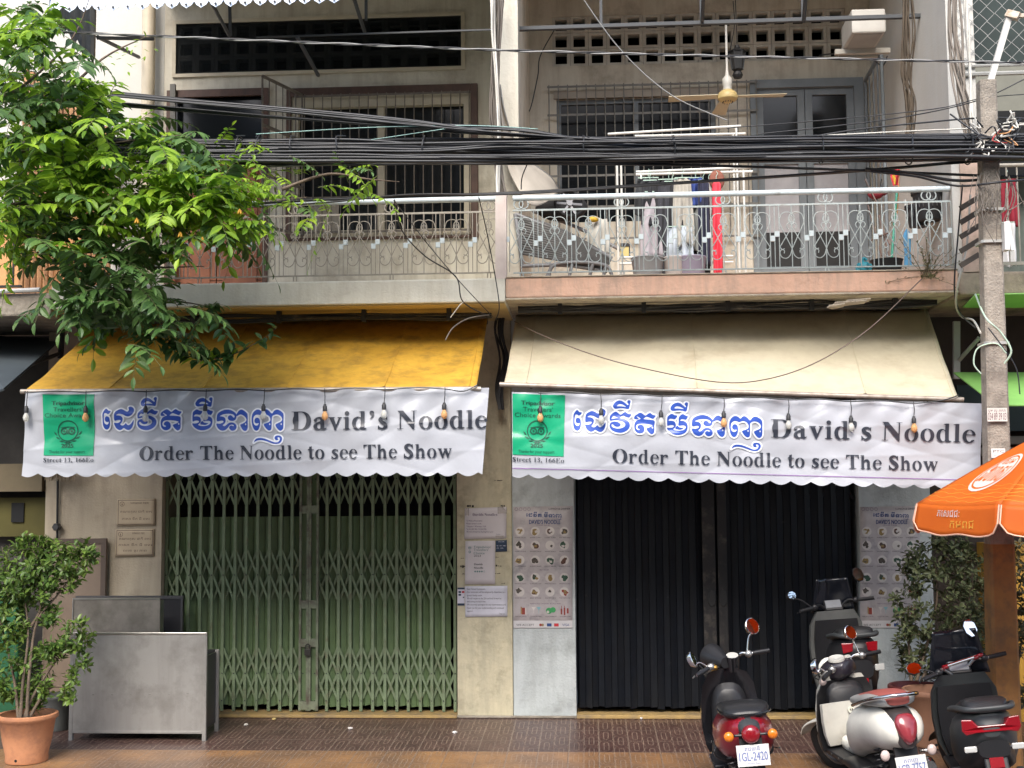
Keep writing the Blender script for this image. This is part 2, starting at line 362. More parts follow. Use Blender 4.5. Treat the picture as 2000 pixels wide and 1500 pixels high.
KH2 = [
 ('+', [(80,360),(120,310),(170,285),(220,310),(278,325),(250,375),(225,392),(170,382),(130,385),(105,420),(170,420),(225,440),(250,490),(245,540),(215,570),(200,590),(240,608),(320,615),(400,600),(440,565),(440,530),(400,512),(350,515),(300,515),(305,440),(305,360),(345,310),(390,290),(440,315),(487,332),(470,375),(445,402),(400,392),(360,392),(335,420),(400,425),(455,455),(480,510),(478,580),(450,640),(390,680),(290,700),(190,680),(110,625),(75,560),(130,560),(190,550),(215,525),(190,505),(130,505),(80,515)]),
 ('+', [(275,515),(320,550),(400,565),(350,595),(290,590),(240,575)]),
 ('+', [(155,140),(200,90),(280,65),(340,80),(400,125),(440,155),(450,135),(425,100),(435,70),(465,58),(490,80),(480,150),(455,238),(380,225),(290,220),(200,230),(155,215),(140,175)]),
 ('-', [(218,180),(240,150),(280,138),(340,150),(408,190),(340,185),(280,180)]),
 ('+', [(572,405),(620,350),(700,315),(780,305),(860,320),(930,360),(970,405),(972,450),(955,500),(915,528),(860,530),(812,510),(790,470),(808,432),(850,420),(885,440),(908,468),(935,455),(925,425),(880,398),(800,388),(700,395),(625,430),(690,442),(735,475),(745,530),(725,580),(690,610),(725,630),(765,605),(810,570),(860,560),(920,575),(965,620),(970,670),(945,710),(890,725),(845,705),(820,665),(835,630),(870,620),(905,635),(910,615),(870,603),(830,615),(795,660),(750,705),(690,718),(630,695),(580,640),(565,575),(630,578),(690,560),(700,530),(660,518),(570,528)]),
 ('+', [(975,410),(1010,355),(1050,325),(1090,318),(1140,345),(1190,390),(1208,430),(1208,600),(1205,690),(1180,730),(1140,738),(1090,700),(1045,615),(1100,590),(1160,560),(1180,515),(1150,460),(1090,420),(1040,415),(985,440)]),
 ('-', [(1165,585),(1178,610),(1165,628),(1148,610)]),
 ('+', [(1295,460),(1320,390),(1370,340),(1420,328),(1470,345),(1515,380),(1550,345),(1590,330),(1640,355),(1700,415),(1740,365),(1790,340),(1840,350),(1900,390),(1935,440),(1938,560),(1935,700),(1910,745),(1870,758),(1820,720),(1775,640),(1830,605),(1890,575),(1910,530),(1880,475),(1820,440),(1760,440),(1710,465),(1700,520),(1698,700),(1675,740),(1640,745),(1590,710),(1540,625),(1600,600),(1660,570),(1670,520),(1640,460),(1580,430),(1530,435),(1490,450),(1440,432),(1385,430),(1340,465),(1325,530),(1335,600),(1370,638),(1410,638),(1440,605),(1430,595),(1390,600),(1360,580),(1352,540),(1370,500),(1415,490),(1455,520),(1468,600),(1450,680),(1420,730),(1380,742),(1340,715),(1310,650),(1292,560)]),
 ('-', [(1660,600),(1675,625),(1660,642),(1645,622)]), ('-', [(1895,608),(1908,632),(1895,648),(1880,630)]),
 ('+', [(1335,970),(1360,920),(1410,890),(1490,888),(1580,910),(1680,950),(1760,980),(1820,980),(1855,955),(1868,915),(1850,885),(1820,890),(1825,915),(1838,930),(1810,942),(1775,930),(1760,895),(1775,860),(1820,848),(1870,855),(1905,885),(1912,925),(1895,970),(1850,1005),(1780,1012),(1700,995),(1600,955),(1500,930),(1430,930),(1380,945),(1345,965)])]
KHO = [(k + 'P', smooth2(_sh(p, 1115, 775), 3)) for k, p in KH1] + [(k + 'P', smooth2(_sh(p, 1300, 780), 3)) for k, p in KH2]
_KM = {}
def khmer_name(h=.8, grow=0.):
    if (h, grow) not in _KM: _KM[(h, grow)] = outline_mesh(KHO, 1113, 1500, 775, 885, h, grow)
    return _KM[(h, grow)]
def flat_text(mb, vf, x0, x1, ytop, ybase, fn, m=0, cap=None):
    """lay a flat glyph mesh between the photo columns x0..x1, caps from ytop to the baseline ybase; fn maps photo pixels to the surface"""
    vs, fs = vf
    if not vs: return
    a = min(v[0] for v in vs); b = max(v[0] for v in vs); c = cap or .7
    mb.add([fn(x0 + (v[0]-a)/(b-a)*(x1-x0), ybase - v[1]/c*(ybase-ytop)) for v in vs], fs, m)
# ------------------------------------------------------------------ palette
CREAM = mat('cream plaster', (.645,.61,.51), .85, col2=(.56,.525,.435), scale=2.2, dirt=(.30,.26,.20), dscale=2.6, dthr=.63, streak=(.38,.33,.25), bump=.25, bscale=26)
CREAMLOW = mat('worn cream plaster', (.58,.52,.36), .85, col2=(.46,.42,.30), scale=6, dirt=(.24,.21,.14), dscale=5, dthr=.62, streak=(.36,.33,.24), bump=.35, bscale=30)
WHITEW = mat('white plaster', (.54,.53,.49), .85, col2=(.46,.45,.41), scale=1.6, streak=(.5,.48,.42), bump=.15)
BLUEW = mat('pale blue grey plaster', (.50,.54,.53), .85, col2=(.40,.43,.43), scale=3, dirt=(.22,.23,.22), dscale=4, dthr=.64, streak=(.34,.36,.35), bump=.3)
SLABW = mat('off white slab paint', (.68,.67,.58), .8, col2=(.60,.58,.49), scale=3, streak=(.46,.43,.34), dirt=(.45,.42,.35), dscale=3.2, dthr=.66, bump=.2)
PINK = mat('salmon slab paint', (.70,.44,.31), .85, col2=(.60,.375,.265), scale=4, dirt=(.33,.25,.19), dscale=3, dthr=.61, streak=(.36,.27,.21), bump=.4, bscale=20)
SOFFY = mat('yellow soffit paint', (.58,.45,.20), .85, col2=(.48,.37,.18), scale=3)
CONC = mat('stained concrete', (.36,.32,.26), .9, col2=(.24,.21,.17), scale=5, dirt=(.10,.085,.07), dscale=3, dthr=.6, bump=.6, bscale=25)
POLE = mat('pole concrete', (.34,.30,.25), .9, col2=(.24,.21,.175), scale=14, dirt=(.13,.11,.09), dscale=6, dthr=.62, bump=.6, bscale=60)
VENTW = mat('vent block paint', (.60,.58,.51), .85, col2=(.48,.46,.40), scale=5, streak=(.32,.3,.26), bump=.2)
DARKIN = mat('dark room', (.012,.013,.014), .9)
GLASSD = mat('dark window glass', (.010,.012,.014), .12, spec=.4)
GLASSM = mat('dusty dark glass', (.035,.036,.036), .35, spec=.35)
WOODB = mat('brown window wood', (.115,.062,.045), .55, col2=(.07,.038,.028), scale=7, streak=(.05,.03,.025))
WOODR = mat('red brown door wood', (.34,.13,.065), .45, col2=(.24,.085,.045), scale=5, streak=(.17,.06,.03))
WOODO = mat('orange wood slats', (.50,.27,.12), .6, col2=(.36,.18,.08), scale=5)
FRAMEC = mat('cream window frame', (.56,.50,.38), .6)
FRAMEG = mat('blue grey frame paint', (.20,.23,.245), .55, col2=(.15,.175,.19), scale=4)
PANELG = mat('frosted grey panel', (.44,.44,.45), .5, col2=(.35,.35,.37), scale=7)
IRONB = mat('brown grille paint', (.19,.165,.135), .6, col2=(.12,.10,.085), scale=20)
IRONG = mat('grey grille paint', (.22,.22,.20), .6, col2=(.15,.15,.14), scale=20)
IRONK = mat('black iron', (.02,.02,.02), .55)
RAILC = mat('cream railing paint', (.35,.325,.275), .55, col2=(.26,.235,.19), scale=25, dirt=(.2,.13,.09), dscale=18, dthr=.68)
RAILB = mat('pale blue railing paint', (.40,.45,.44), .5, col2=(.31,.35,.34), scale=25, dirt=(.22,.17,.13), dscale=18, dthr=.68)
RAILT = mat('pale blue handrail paint', (.58,.66,.68), .45, col2=(.50,.57,.58), scale=8, dirt=(.2,.17,.14), dscale=10, dthr=.68)
GREENG = mat('green gate paint', (.19,.25,.145), .5, col2=(.14,.185,.105), scale=9, dirt=(.12,.075,.045), dscale=10, dthr=.65, streak=(.15,.18,.11))
GREENS = mat('green gate slats', (.13,.20,.085), .55, col2=(.09,.145,.062), scale=5, streak=(.11,.14,.08))
BLACKG = mat('black gate paint', (.0045,.0065,.0105), .5, col2=(.003,.004,.0065), scale=9, dirt=(.05,.05,.047), dscale=11, dthr=.69, dsoft=.05, streak=(.012,.012,.012), spec=.25)
BLACKGS = mat('worn black gate steel', (.024,.022,.021), .55, col2=(.012,.012,.013), scale=8, dirt=(.12,.10,.08), dscale=9, dthr=.64)
SILL = mat('worn yellow sill', (.42,.28,.10), .8, col2=(.30,.21,.09), scale=6, dirt=(.16,.13,.10), dscale=5, dthr=.58)
CABLE = mat('black cable', (.022,.023,.026), .40, col2=(.034,.036,.04), scale=3)
CABLEL = mat('grey cable', (.30,.30,.29), .5)
CABLEW = mat('white cable', (.62,.60,.54), .5)
CABLET = mat('pale teal cable', (.30,.48,.44), .5)
STEEL = mat('brushed stainless steel', (.37,.36,.335), .42, metal=.45, col2=(.34,.33,.31), scale=2.2, dirt=(.20,.19,.17), dscale=3.4, dthr=.58, streak=(.27,.26,.24), bump=.25, bscale=3.5)
STEELD = mat('dark sheet steel', (.075,.075,.078), .45, metal=.6)
CHROME = mat('chrome', (.75,.75,.74), .12, metal=1.)
PVCW = mat('cream drain pipe', (.60,.53,.40), .55, col2=(.50,.43,.32), scale=3)
# ------------------------------------------------------------------ ground
def tile_material():
    m = bpy.data.materials.new('sidewalk tiles'); m.use_nodes = True; N = m.node_tree.nodes; L = m.node_tree.links; p = N['Principled BSDF']
    def M(op, a, b=None, c=None):
        n = N.new('ShaderNodeMath'); n.operation = op
        for i, x in enumerate((a, b, c)):
            if x is None: continue
            if isinstance(x, (int, float)): n.inputs[i].default_value = x
            else: L.new(x, n.inputs[i])
        return n.outputs[0]
    def MIX(f, a, b):
        n = N.new('ShaderNodeMix'); n.data_type = 'RGBA'
        for i, x in ((0, f), (6, a), (7, b)):
            if isinstance(x, tuple): n.inputs[i].default_value = (*x, 1)
            elif isinstance(x, float): n.inputs[i].default_value = x
            else: L.new(x, n.inputs[i])
        return n.outputs[2]
    def NOISE(s, d=6):
        n = N.new('ShaderNodeTexNoise'); n.inputs['Scale'].default_value = s; n.inputs['Detail'].default_value = d; L.new(geo.outputs['Position'], n.inputs['Vector']); return n.outputs[0]
    def STEP(x, lo, hi):
        n = N.new('ShaderNodeMapRange'); n.inputs[1].default_value = lo; n.inputs[2].default_value = hi; L.new(x, n.inputs[0]); return n.outputs[0]
    geo = N.new('ShaderNodeNewGeometry'); sx = N.new('ShaderNodeSeparateXYZ'); L.new(geo.outputs['Position'], sx.inputs[0])
    T = .26
    u = M('DIVIDE', M('SUBTRACT', sx.outputs[0], .795 - 26), T); v = M('DIVIDE', M('SUBTRACT', sx.outputs[1], -1.29 - 39), .39)
    wob = M('MULTIPLY', M('SUBTRACT', NOISE(9, 2), .5), .05)
    # two half columns per tile, shifted by half a tile against each other; nested round-cornered rings in every half
    uh = M('MULTIPLY', u, 2.); cu = M('FLOOR', uh); par = M('FLOORED_MODULO', cu, 2.)
    fu = M('ABSOLUTE', M('SUBTRACT', M('ADD', M('FRACT', uh), wob), .5)); vv = M('ADD', v, M('MULTIPLY', par, .5)); fv = M('ABSOLUTE', M('SUBTRACT', M('FRACT', M('MULTIPLY', vv, 1.)), .5))
    q = M('MAXIMUM', M('SUBTRACT', fv, .26), 0.)
    d = M('SQRT', M('ADD', M('MULTIPLY', fu, fu), M('MULTIPLY', M('MULTIPLY', q, q), 3.2)))
    ring = M('ABSOLUTE', M('SUBTRACT', M('FRACT', M('MULTIPLY', d, 3.1)), .5))
    line = M('MULTIPLY', M('SUBTRACT', 1., STEP(ring, .05, .12)), M('SUBTRACT', 1., M('MULTIPLY', STEP(q, .10, .20), .8)))
    gu = M('ABSOLUTE', M('SUBTRACT', M('FRACT', M('ADD', u, .5)), .5)); gv = M('ABSOLUTE', M('SUBTRACT', M('FRACT', M('ADD', v, .5)), .5))
    grout = M('SUBTRACT', 1., STEP(M('MINIMUM', gu, gv), .010, .028))
    n1 = NOISE(1.3); n2 = NOISE(5.); n3 = NOISE(28., 8)
    worn = STEP(NOISE(.9, 4), .38, .62)
    y = sx.outputs[1]
    isor = M('MULTIPLY', M('LESS_THAN', y, -1.29), M('GREATER_THAN', y, -1.97))
    isp = M('LESS_THAN', y, -1.97)
    red = MIX(STEP(n2, .3, .7), (.052,.027,.024), (.090,.050,.041))
    org = MIX(STEP(n2, .3, .7), (.31,.165,.07), (.20,.105,.05))
    org = MIX(M('MULTIPLY', STEP(n1, .42, .62), .75), org, (.12,.075,.05))
    pur = MIX(STEP(n2, .3, .7), (.115,.085,.095), (.075,.055,.06))
    base = MIX(isp, MIX(isor, red, org), pur)
    base = MIX(M('MULTIPLY', STEP(n3, .55, .75), .35), base, (.15,.12,.10))
    base = MIX(M('MULTIPLY', M('MULTIPLY', line, STEP(M('ADD', n1, M('MULTIPLY', n3, .35)), .44, .72)), .6), base, (.30,.22,.165))
    base = MIX(M('MULTIPLY', grout, .7), base, (.19,.14,.11))
    L.new(base, p.inputs['Base Color']); 
    r = N.new('ShaderNodeMapRange'); r.inputs[3].default_value = .22; r.inputs[4].default_value = .55; L.new(n3, r.inputs[0]); L.new(r.outputs[0], p.inputs['Roughness'])
    b = N.new('ShaderNodeBump'); b.inputs['Strength'].default_value = .5; b.inputs['Distance'].default_value = .004
    L.new(M('SUBTRACT', n3, M('ADD', line, M('MULTIPLY', grout, 1.5))), b.inputs['Height']); L.new(b.outputs[0], p.inputs['Normal'])
    return m
TILES = tile_material()
ASPH = mat('asphalt', (.055,.054,.052), .9, col2=(.04,.04,.04), scale=20, bump=.5, bscale=120)
tag(MB().add([(-60,-80,-.36),(60,-80,-.36),(60,-5.1,-.36),(-60,-5.1,-.36)], [(0,1,2,3)]).build('road', ASPH), kind='structure')
tag(MB().add([(-200,-200,-.40),(200,-200,-.40),(200,200,-.40),(-200,200,-.40)], [(0,1,2,3)]).build('ground', ASPH), kind='structure')
tag(MB().add([(-60,-4.9,-.39),(60,-4.9,-.39),(60,1.6,-.39),(-60,1.6,-.39),(-60,-4.9,GZ(-4.9)),(60,-4.9,GZ(-4.9)),(60,0,0),(-60,0,0),(60,1.6,0),(-60,1.6,0)], [(0,1,5,4),(4,5,6,7),(7,6,8,9)]).build('sidewalk', TILES), kind='structure')
tag(MB().box(-60, 60, -5.12, -4.9, -.39, GZ(-4.9) + .004).build('kerb', CONC, bevel=.01), kind='structure')
# ------------------------------------------------------------------ shophouses
YS, YW, YG = -.72*KY, 1.07*KY, 0.
H1 = thing('shophouse', (-2, 1, 0), 'cream shophouse with brown window, wooden door and green folding gate behind yellow awning', 'building', 'row of shophouses')
H2 = thing('shophouse', (2, 1, 0), 'shophouse with salmon balcony slab and black folding gate behind beige awning', 'building', 'row of shophouses')
HL = thing('shophouse', (-6, 1, 0), 'neighbouring shophouse behind the tree, white upper wall and orange slatted balcony screen', 'building', 'row of shophouses')
HR = thing('shophouse', (6, 1, 0), 'neighbouring shophouse behind the utility pole with chain link mesh and green canopies', 'building', 'row of shophouses')
ZT = 8.0; ZF1 = PZ(650, 549, YS); ZB1 = PZ(650, 595, YS); ZF2 = PZ(1430, 535, YS); ZB2 = PZ(1430, 579, YS)
XM = PX(987, 560, YS); XL = PX(100, 580, YS); XR = PX(1872, 550, YS)
# openings measured on the upper wall plane
d1 = rect(333, 190, 515, 556, YW); w1 = rect(575, 192, 915, 458, YW); v1 = rect(345, 40, 901, 138, YW)
w2 = rect(1088, 190, 1400, 432, YW); d2 = rect(1480, 172, 1672, 545, YW); v2 = rect(1078, 24, 1652, 122, YW)
mb = MB(); holes_wall(mb, XL, XM, ZB1, ZT, [d1, w1, v1], YW, YW + .16); mb.build('upper_wall', CREAM, H1)
mb = MB(); holes_wall(mb, XM + .003, XR, ZB2, ZT, [w2, d2, v2], YW, YW + .16); mb.build('upper_wall', CREAM, H2)
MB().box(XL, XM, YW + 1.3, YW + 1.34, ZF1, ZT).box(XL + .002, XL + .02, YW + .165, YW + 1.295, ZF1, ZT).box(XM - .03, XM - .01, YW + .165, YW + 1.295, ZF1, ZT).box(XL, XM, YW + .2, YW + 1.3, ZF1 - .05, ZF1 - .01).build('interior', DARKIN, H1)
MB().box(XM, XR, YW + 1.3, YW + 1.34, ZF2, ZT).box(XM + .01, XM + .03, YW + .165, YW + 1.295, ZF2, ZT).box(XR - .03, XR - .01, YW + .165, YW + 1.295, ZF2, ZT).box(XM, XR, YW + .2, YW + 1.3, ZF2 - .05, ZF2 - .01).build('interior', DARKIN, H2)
MB().box(XL, XM, YS + .2, YW + 1.3, ZT, ZT + .2).build('upper_slab', CREAM, H1)
MB().box(XM + .003, XR, YS + .2, YW + 1.3, ZT, ZT + .2).build('upper_slab', CREAM, H2)
def vent(h, v, cols, rows, P, glass):
    x0, x1, z0, z1 = v; mb = MB(); pw = (x1-x0)/cols; ph = (z1-z0)/rows
    tw = pw * .17; th = ph * .15
    for j in range(rows):
        for i in range(cols):   # every block a frame of four bars, its mortar joint left open by a hair
            a = x0 + i*pw + .002; b = a + pw - .004; c = z0 + j*ph + .002; d = c + ph - .004
            mb.box(a, a+tw, YW+.015, YW+.15, c, d); mb.box(b-tw, b, YW+.015, YW+.15, c, d)
            mb.box(a+tw, b-tw, YW+.015, YW+.15, c, c+th); mb.box(a+tw, b-tw, YW+.015, YW+.15, d-th, d)
    mb.box(x0, x1, YW+.15, YW+.158, z0, z1) if False else None
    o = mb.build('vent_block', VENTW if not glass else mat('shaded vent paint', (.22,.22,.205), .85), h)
    return o
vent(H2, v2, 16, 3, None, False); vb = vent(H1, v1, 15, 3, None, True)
x0,x1,z0,z1 = v1
MB().box(x0-.04, x0, YW-.03, YW+.1, z0-.04, z1+.04).box(x1, x1+.04, YW-.03, YW+.1, z0-.04, z1+.04).box(x0, x1, YW-.03, YW+.1, z1, z1+.04).box(x0, x1, YW-.03, YW+.1, z0-.04, z0).build('vent_frame', FRAMEC, H1)
MB().box(x0, x1, YW-.012, YW-.008, z0, z1).build('vent_screen', mat('dark insect screen', (.012,.014,.015), .95, alpha=.50, spec=.05), H1)
def bars(mb, a, b, c, d, Y, n, r=.008, hor=(), m=0):
    for i in range(n + 1):
        x = a + (b-a)*i/n; mb.tube([(x, Y, c), (x, Y, d)], r, 5, m)
    for z in hor: mb.box(a - .02, b + .02, Y + r*.7, Y + r*.7 + .006, z-.012, z+.012, m)
# --- house 1: door
x0,x1,z0,z1 = d1; o = rect(325, 176, 524, 556, YW)
dr = MB().box(o[0], x0, YW-.04, YW+.1, ZF1, o[3]).box(x1, o[1], YW-.04, YW+.1, ZF1, o[3]).box(x0, x1, YW-.04, YW+.1, z1, o[3]).build('door', WOODB, H1)
zt = PZ(420, 275, YW)
MB().box(x0, x1, YW+.05, YW+.07, zt, z1).build('transom', GLASSD, dr)
mb = MB().box(x0, x1, YW+.02, YW+.08, zt-.06, zt)
for k in range(2):
    a = x0 + (x1-x0)*k/2; b = a + (x1-x0)/2 - .01
    for q in range(4): mb.box(a+.002, b, YW+.03+.004*(q%2), YW+.09, ZF1+.01+q*(zt-ZF1-.08)/4, ZF1+(q+1)*(zt-ZF1-.08)/4)
    for q in range(2): mb.box(a+.07, b-.07, YW+.018, YW+.028, ZF1+.15+q*1.0, ZF1+.95+q*.95)
mb.build('leaf', WOODR, dr)
MB().beam(W(338, 165, YW-.08), W(338, 545, YW-.08), .06, .04).build('post', mat('weathered grey post', (.17,.165,.15), .8), dr)
# --- house 1: window with brown frame, cream casing, grille and swung-out grille leaf
x0,x1,z0,z1 = w1; o = rect(560, 170, 934, 468, YW)
wn = MB().box(o[0], x0-.03, YW-.05, YW+.05, o[2], o[3]).box(x1+.03, o[1], YW-.05, YW+.05, o[2], o[3]).box(x0-.03, x1+.03, YW-.05, YW+.05, z1+.03, o[3]).box(x0-.03, x1+.03, YW-.05, YW+.05, o[2], z0-.03).build('window', WOODB, H1, bevel=.006)
MB().box(x0-.03, x0+.05, YW-.03, YW+.06, z0-.03, z1+.03).box(x1-.05, x1+.03, YW-.03, YW+.06, z0-.03, z1+.03).box(x0+.05, x1-.05, YW-.03, YW+.06, z1-.10, z1+.03).box(x0+.05, x1-.05, YW-.03, YW+.06, z0-.03, z0+.05).box((x0+x1)/2-.04, (x0+x1)/2+.04, YW, YW+.06, z0+.05, z1-.1).build('frame', FRAMEC, wn)
MB().box(x0+.05, x1-.05, YW+.065, YW+.075, z0, z1).build('pane', GLASSD, wn)
mb = MB(); bars(mb, x0+.03, x1+.02, z0-.02, z1+.04, YW-.09, 19, .007, (z0+.02, z0+.42, z0+.98, z1+.02)); mb.build('grille', IRONB, wn)
mb = MB(); A = W(590, 186, YW-.1); Bp = W(512, 193, YW-.8); Cc = W(590, 462, YW-.1); Dd = W(512, 462, YW-.8)
Dd.z = Cc.z; Bp.z = A.z
for i in range(7):
    t = i / 6; mb.tube([A.lerp(Bp, t), Cc.lerp(Dd, t)], .012 if i in (0, 6) else .007, 5)
for t in (0, .33, .66, 1): mb.beam(A.lerp(Cc, t), Bp.lerp(Dd, t), .03, .02)
mb.build('grille_leaf', IRONB, wn)
MB().grid(lambda u, v: W(602 + 60*u, 398 + 62*v + 4*math.sin(5*u), YW-.02) + Vector((0, .03*math.sin(9*u+3*v), 0)), 8, 6).build('curtain', mat('beige curtain', (.42,.37,.30), .9), wn)
# --- house 2: window
x0,x1,z0,z1 = w2
wn = MB().box(x0, x0+.05, YW+.05, YW+.12, z0, z1).box(x1-.05, x1, YW+.05, YW+.12, z0, z1).box(x0+.05, x1-.05, YW+.05, YW+.12, z1-.05, z1).box((x0+x1)/2-.03, (x0+x1)/2+.03, YW+.05, YW+.12, z0, z1-.05).build('window', FRAMEG, H2)
MB().box(x0+.05, x1-.05, YW+.08, YW+.09, z0, z1-.05).build('pane', GLASSD, wn)
g = rect(1074, 166, 1478, 470, YW)
mb = MB(); bars(mb, g[0], g[1], g[2], g[3], YW-.09, 22, .007, (g[3]-.02, PZ(1250, 225, YW), PZ(1250, 344, YW), PZ(1250, 405, YW), g[2]+.02)); mb.build('grille', IRONG, wn)
MB().box(x0-.03, x1+.05, YW-.02, YW+.03, z1-.0, z1+.09).build('lintel', mat('grey lintel', (.42,.38,.32), .9), wn)
# --- house 2: double door
x0,x1,z0,z1 = d2; o = rect(1468, 156, 1690, 545, YW)
dr = MB().box(o[0], x0, YW-.05, YW+.1, ZF2, o[3]).box(x1, o[1], YW-.05, YW+.1, ZF2, o[3]).box(x0, x1, YW-.05, YW+.1, z1, o[3]).build('door', FRAMEG, H2)
mb = MB(); pn = MB(); pg = MB(); pk = MB(); xm = (x0+x1)/2
za = PZ(1570, 272, YW); zb = PZ(1570, 316, YW); zc = PZ(1570, 452, YW); zd = PZ(1570, 520, YW)
for a, b in ((x0, xm-.004), (xm+.004, x1)):
    mb.box(a, a+.08, YW+.0, YW+.06, ZF2, z1).box(b-.08, b, YW+.0, YW+.06, ZF2, z1).box(a+.08, b-.08, YW, YW+.06, z1-.08, z1).box(a+.08, b-.08, YW, YW+.06, ZF2, zd)
    mb.box(a+.08, b-.08, YW+.004, YW+.05, zb-.02, za)
    pg.box(a+.08, b-.08, YW+.03, YW+.036, za, z1-.08); pn.box(a+.08, b-.08, YW+.03, YW+.036, zc, zb-.02); pk.box(a+.08, b-.08, YW+.03, YW+.036, zd, zc)
mb.build('leaf', FRAMEG, dr); pg.build('pane', GLASSD, dr); pn.build('panel', PANELG, dr); pk.build('pane', GLASSM, dr)
mb = MB(); A = W(1690, 158, YW-.05); Bp = W(1722, 128, YW-1.); zl = ZF2 + .1
for i in range(5):
    t = i / 4; p = A.lerp(Bp, t); p.z = A.z; mb.tube([p, (p.x, p.y, zl)], .02 if i in (0, 4) else .009, 5)
for zz in (A.z, A.z - .75, A.z - 1.4, zl): mb.beam((A.x, A.y, zz), (Bp.x, Bp.y, zz), .035, .03, up=(0,0,1))
mb.build('grille_leaf', FRAMEG, dr)
# --- balcony slabs, party walls, columns
MB().box(XL, XM, YS, YW, ZB1, ZF1).build('balcony_slab', [SLABW], H1, bevel=.012)
MB().box(XL + .01, XM - .01, YS + .03, YW, ZB1 - .012, ZB1 - .002).build('soffit', SOFFY, H1)
MB().box(XM + .003, XR, YS, YW, ZB2 + .02, ZF2).build('balcony_slab', PINK, H2, bevel=.014)
MB().box(XM + .003, XR, YS - .012, YW, ZB2, ZB2 + .018).box(XM + .003, XR, YS - .01, YS + .2, ZF2, ZF2 + .012).build('slab_edge', mat('peeling cream edge', (.50,.44,.33), .9, col2=(.30,.25,.2), scale=9, bump=.6), H2, bevel=.006)
mb = MB()
for px, py, l in ((1632, 590, 60), (1655, 586, 45), (1620, 596, 30)):   # broken plaster hanging under the edge
    a = W(px, py, YS - .012); mb.add([a, a + Vector((l*.0045, 0, .012)), a + Vector((l*.0042, .03, -.012)), a + Vector((l*.001, .04, -.03)), a + Vector((-.02, .01, -.02))], [(0,1,2,3,4)])
mb.build('broken_plaster', mat('peeling cream edge', (.5,.44,.33)), H2, solid=.008)
# recessed columns between the houses at the upper floor
MB().box(XM - .10, XM + .10, YS + .55, YW - .002, ZF1, ZT).build('column', CREAM, H1)
MB().box(XR - .02, XR + .22, YS + .02, YW - .002, ZF2 - .1, ZT).build('column', WHITEW, H2)
# post of the railing at the party line
MB().beam(W(979, 380, YS + .05), W(979, 546, YS + .05), .10, .10).build('railing_post', mat('pinkish white post', (.62,.55,.50), .8, col2=(.5,.42,.38), scale=5), H1)
# ground floor
sh1 = rect(316, 640, 892, 1396, YG); sh2 = rect(1122, 640, 1678, 1393, YG); XG0 = PX(86, 1100, YG); XGM = PX(1001, 1200, YG); XGR = PX(1800, 1200, YG)
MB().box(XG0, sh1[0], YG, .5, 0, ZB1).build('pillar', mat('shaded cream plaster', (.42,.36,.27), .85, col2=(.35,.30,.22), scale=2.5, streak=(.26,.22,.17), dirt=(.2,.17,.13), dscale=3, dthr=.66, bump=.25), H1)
MB().box(sh1[1], XGM, YG, .5, 0, ZB1).build('pillar', CREAMLOW, H1, bevel=.008)
MB().box(XGM + .003, sh2[0], YG + .008, .5, 0, ZB2).build('pillar', BLUEW, H2, bevel=.008)
MB().box(sh2[1], XGR + .12, YG + .008, .5, 0, ZB2).build('pillar', BLUEW, H2, bevel=.008)
MB().box(sh1[0], sh1[1], YG + .02, .5, 3.05, ZB1).build('lintel', CREAM, H1)
MB().box(sh2[0], sh2[1], YG + .02, .5, 3.05, ZB2).build('lintel', BLUEW, H2)
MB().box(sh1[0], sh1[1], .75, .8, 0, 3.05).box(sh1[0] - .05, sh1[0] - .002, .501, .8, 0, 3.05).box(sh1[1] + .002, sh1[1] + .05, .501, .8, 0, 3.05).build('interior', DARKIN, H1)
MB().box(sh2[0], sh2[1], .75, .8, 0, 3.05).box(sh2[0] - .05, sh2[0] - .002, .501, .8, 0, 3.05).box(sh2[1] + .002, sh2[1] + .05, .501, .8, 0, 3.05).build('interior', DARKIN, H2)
MB().box(sh1[0] - .02, sh1[1], -.06, .3, 0.001, .03).build('sill', SILL, H1, bevel=.006)
MB().box(sh2[0], sh2[1], -.05, .3, 0.001, .035).build('sill', SILL, H2, bevel=.006)
MB().box(sh1[1] - .01, sh2[0] + .02, -.035, -.001, 0.001, .022).build('skirting', CONC, H1, bevel=.006)
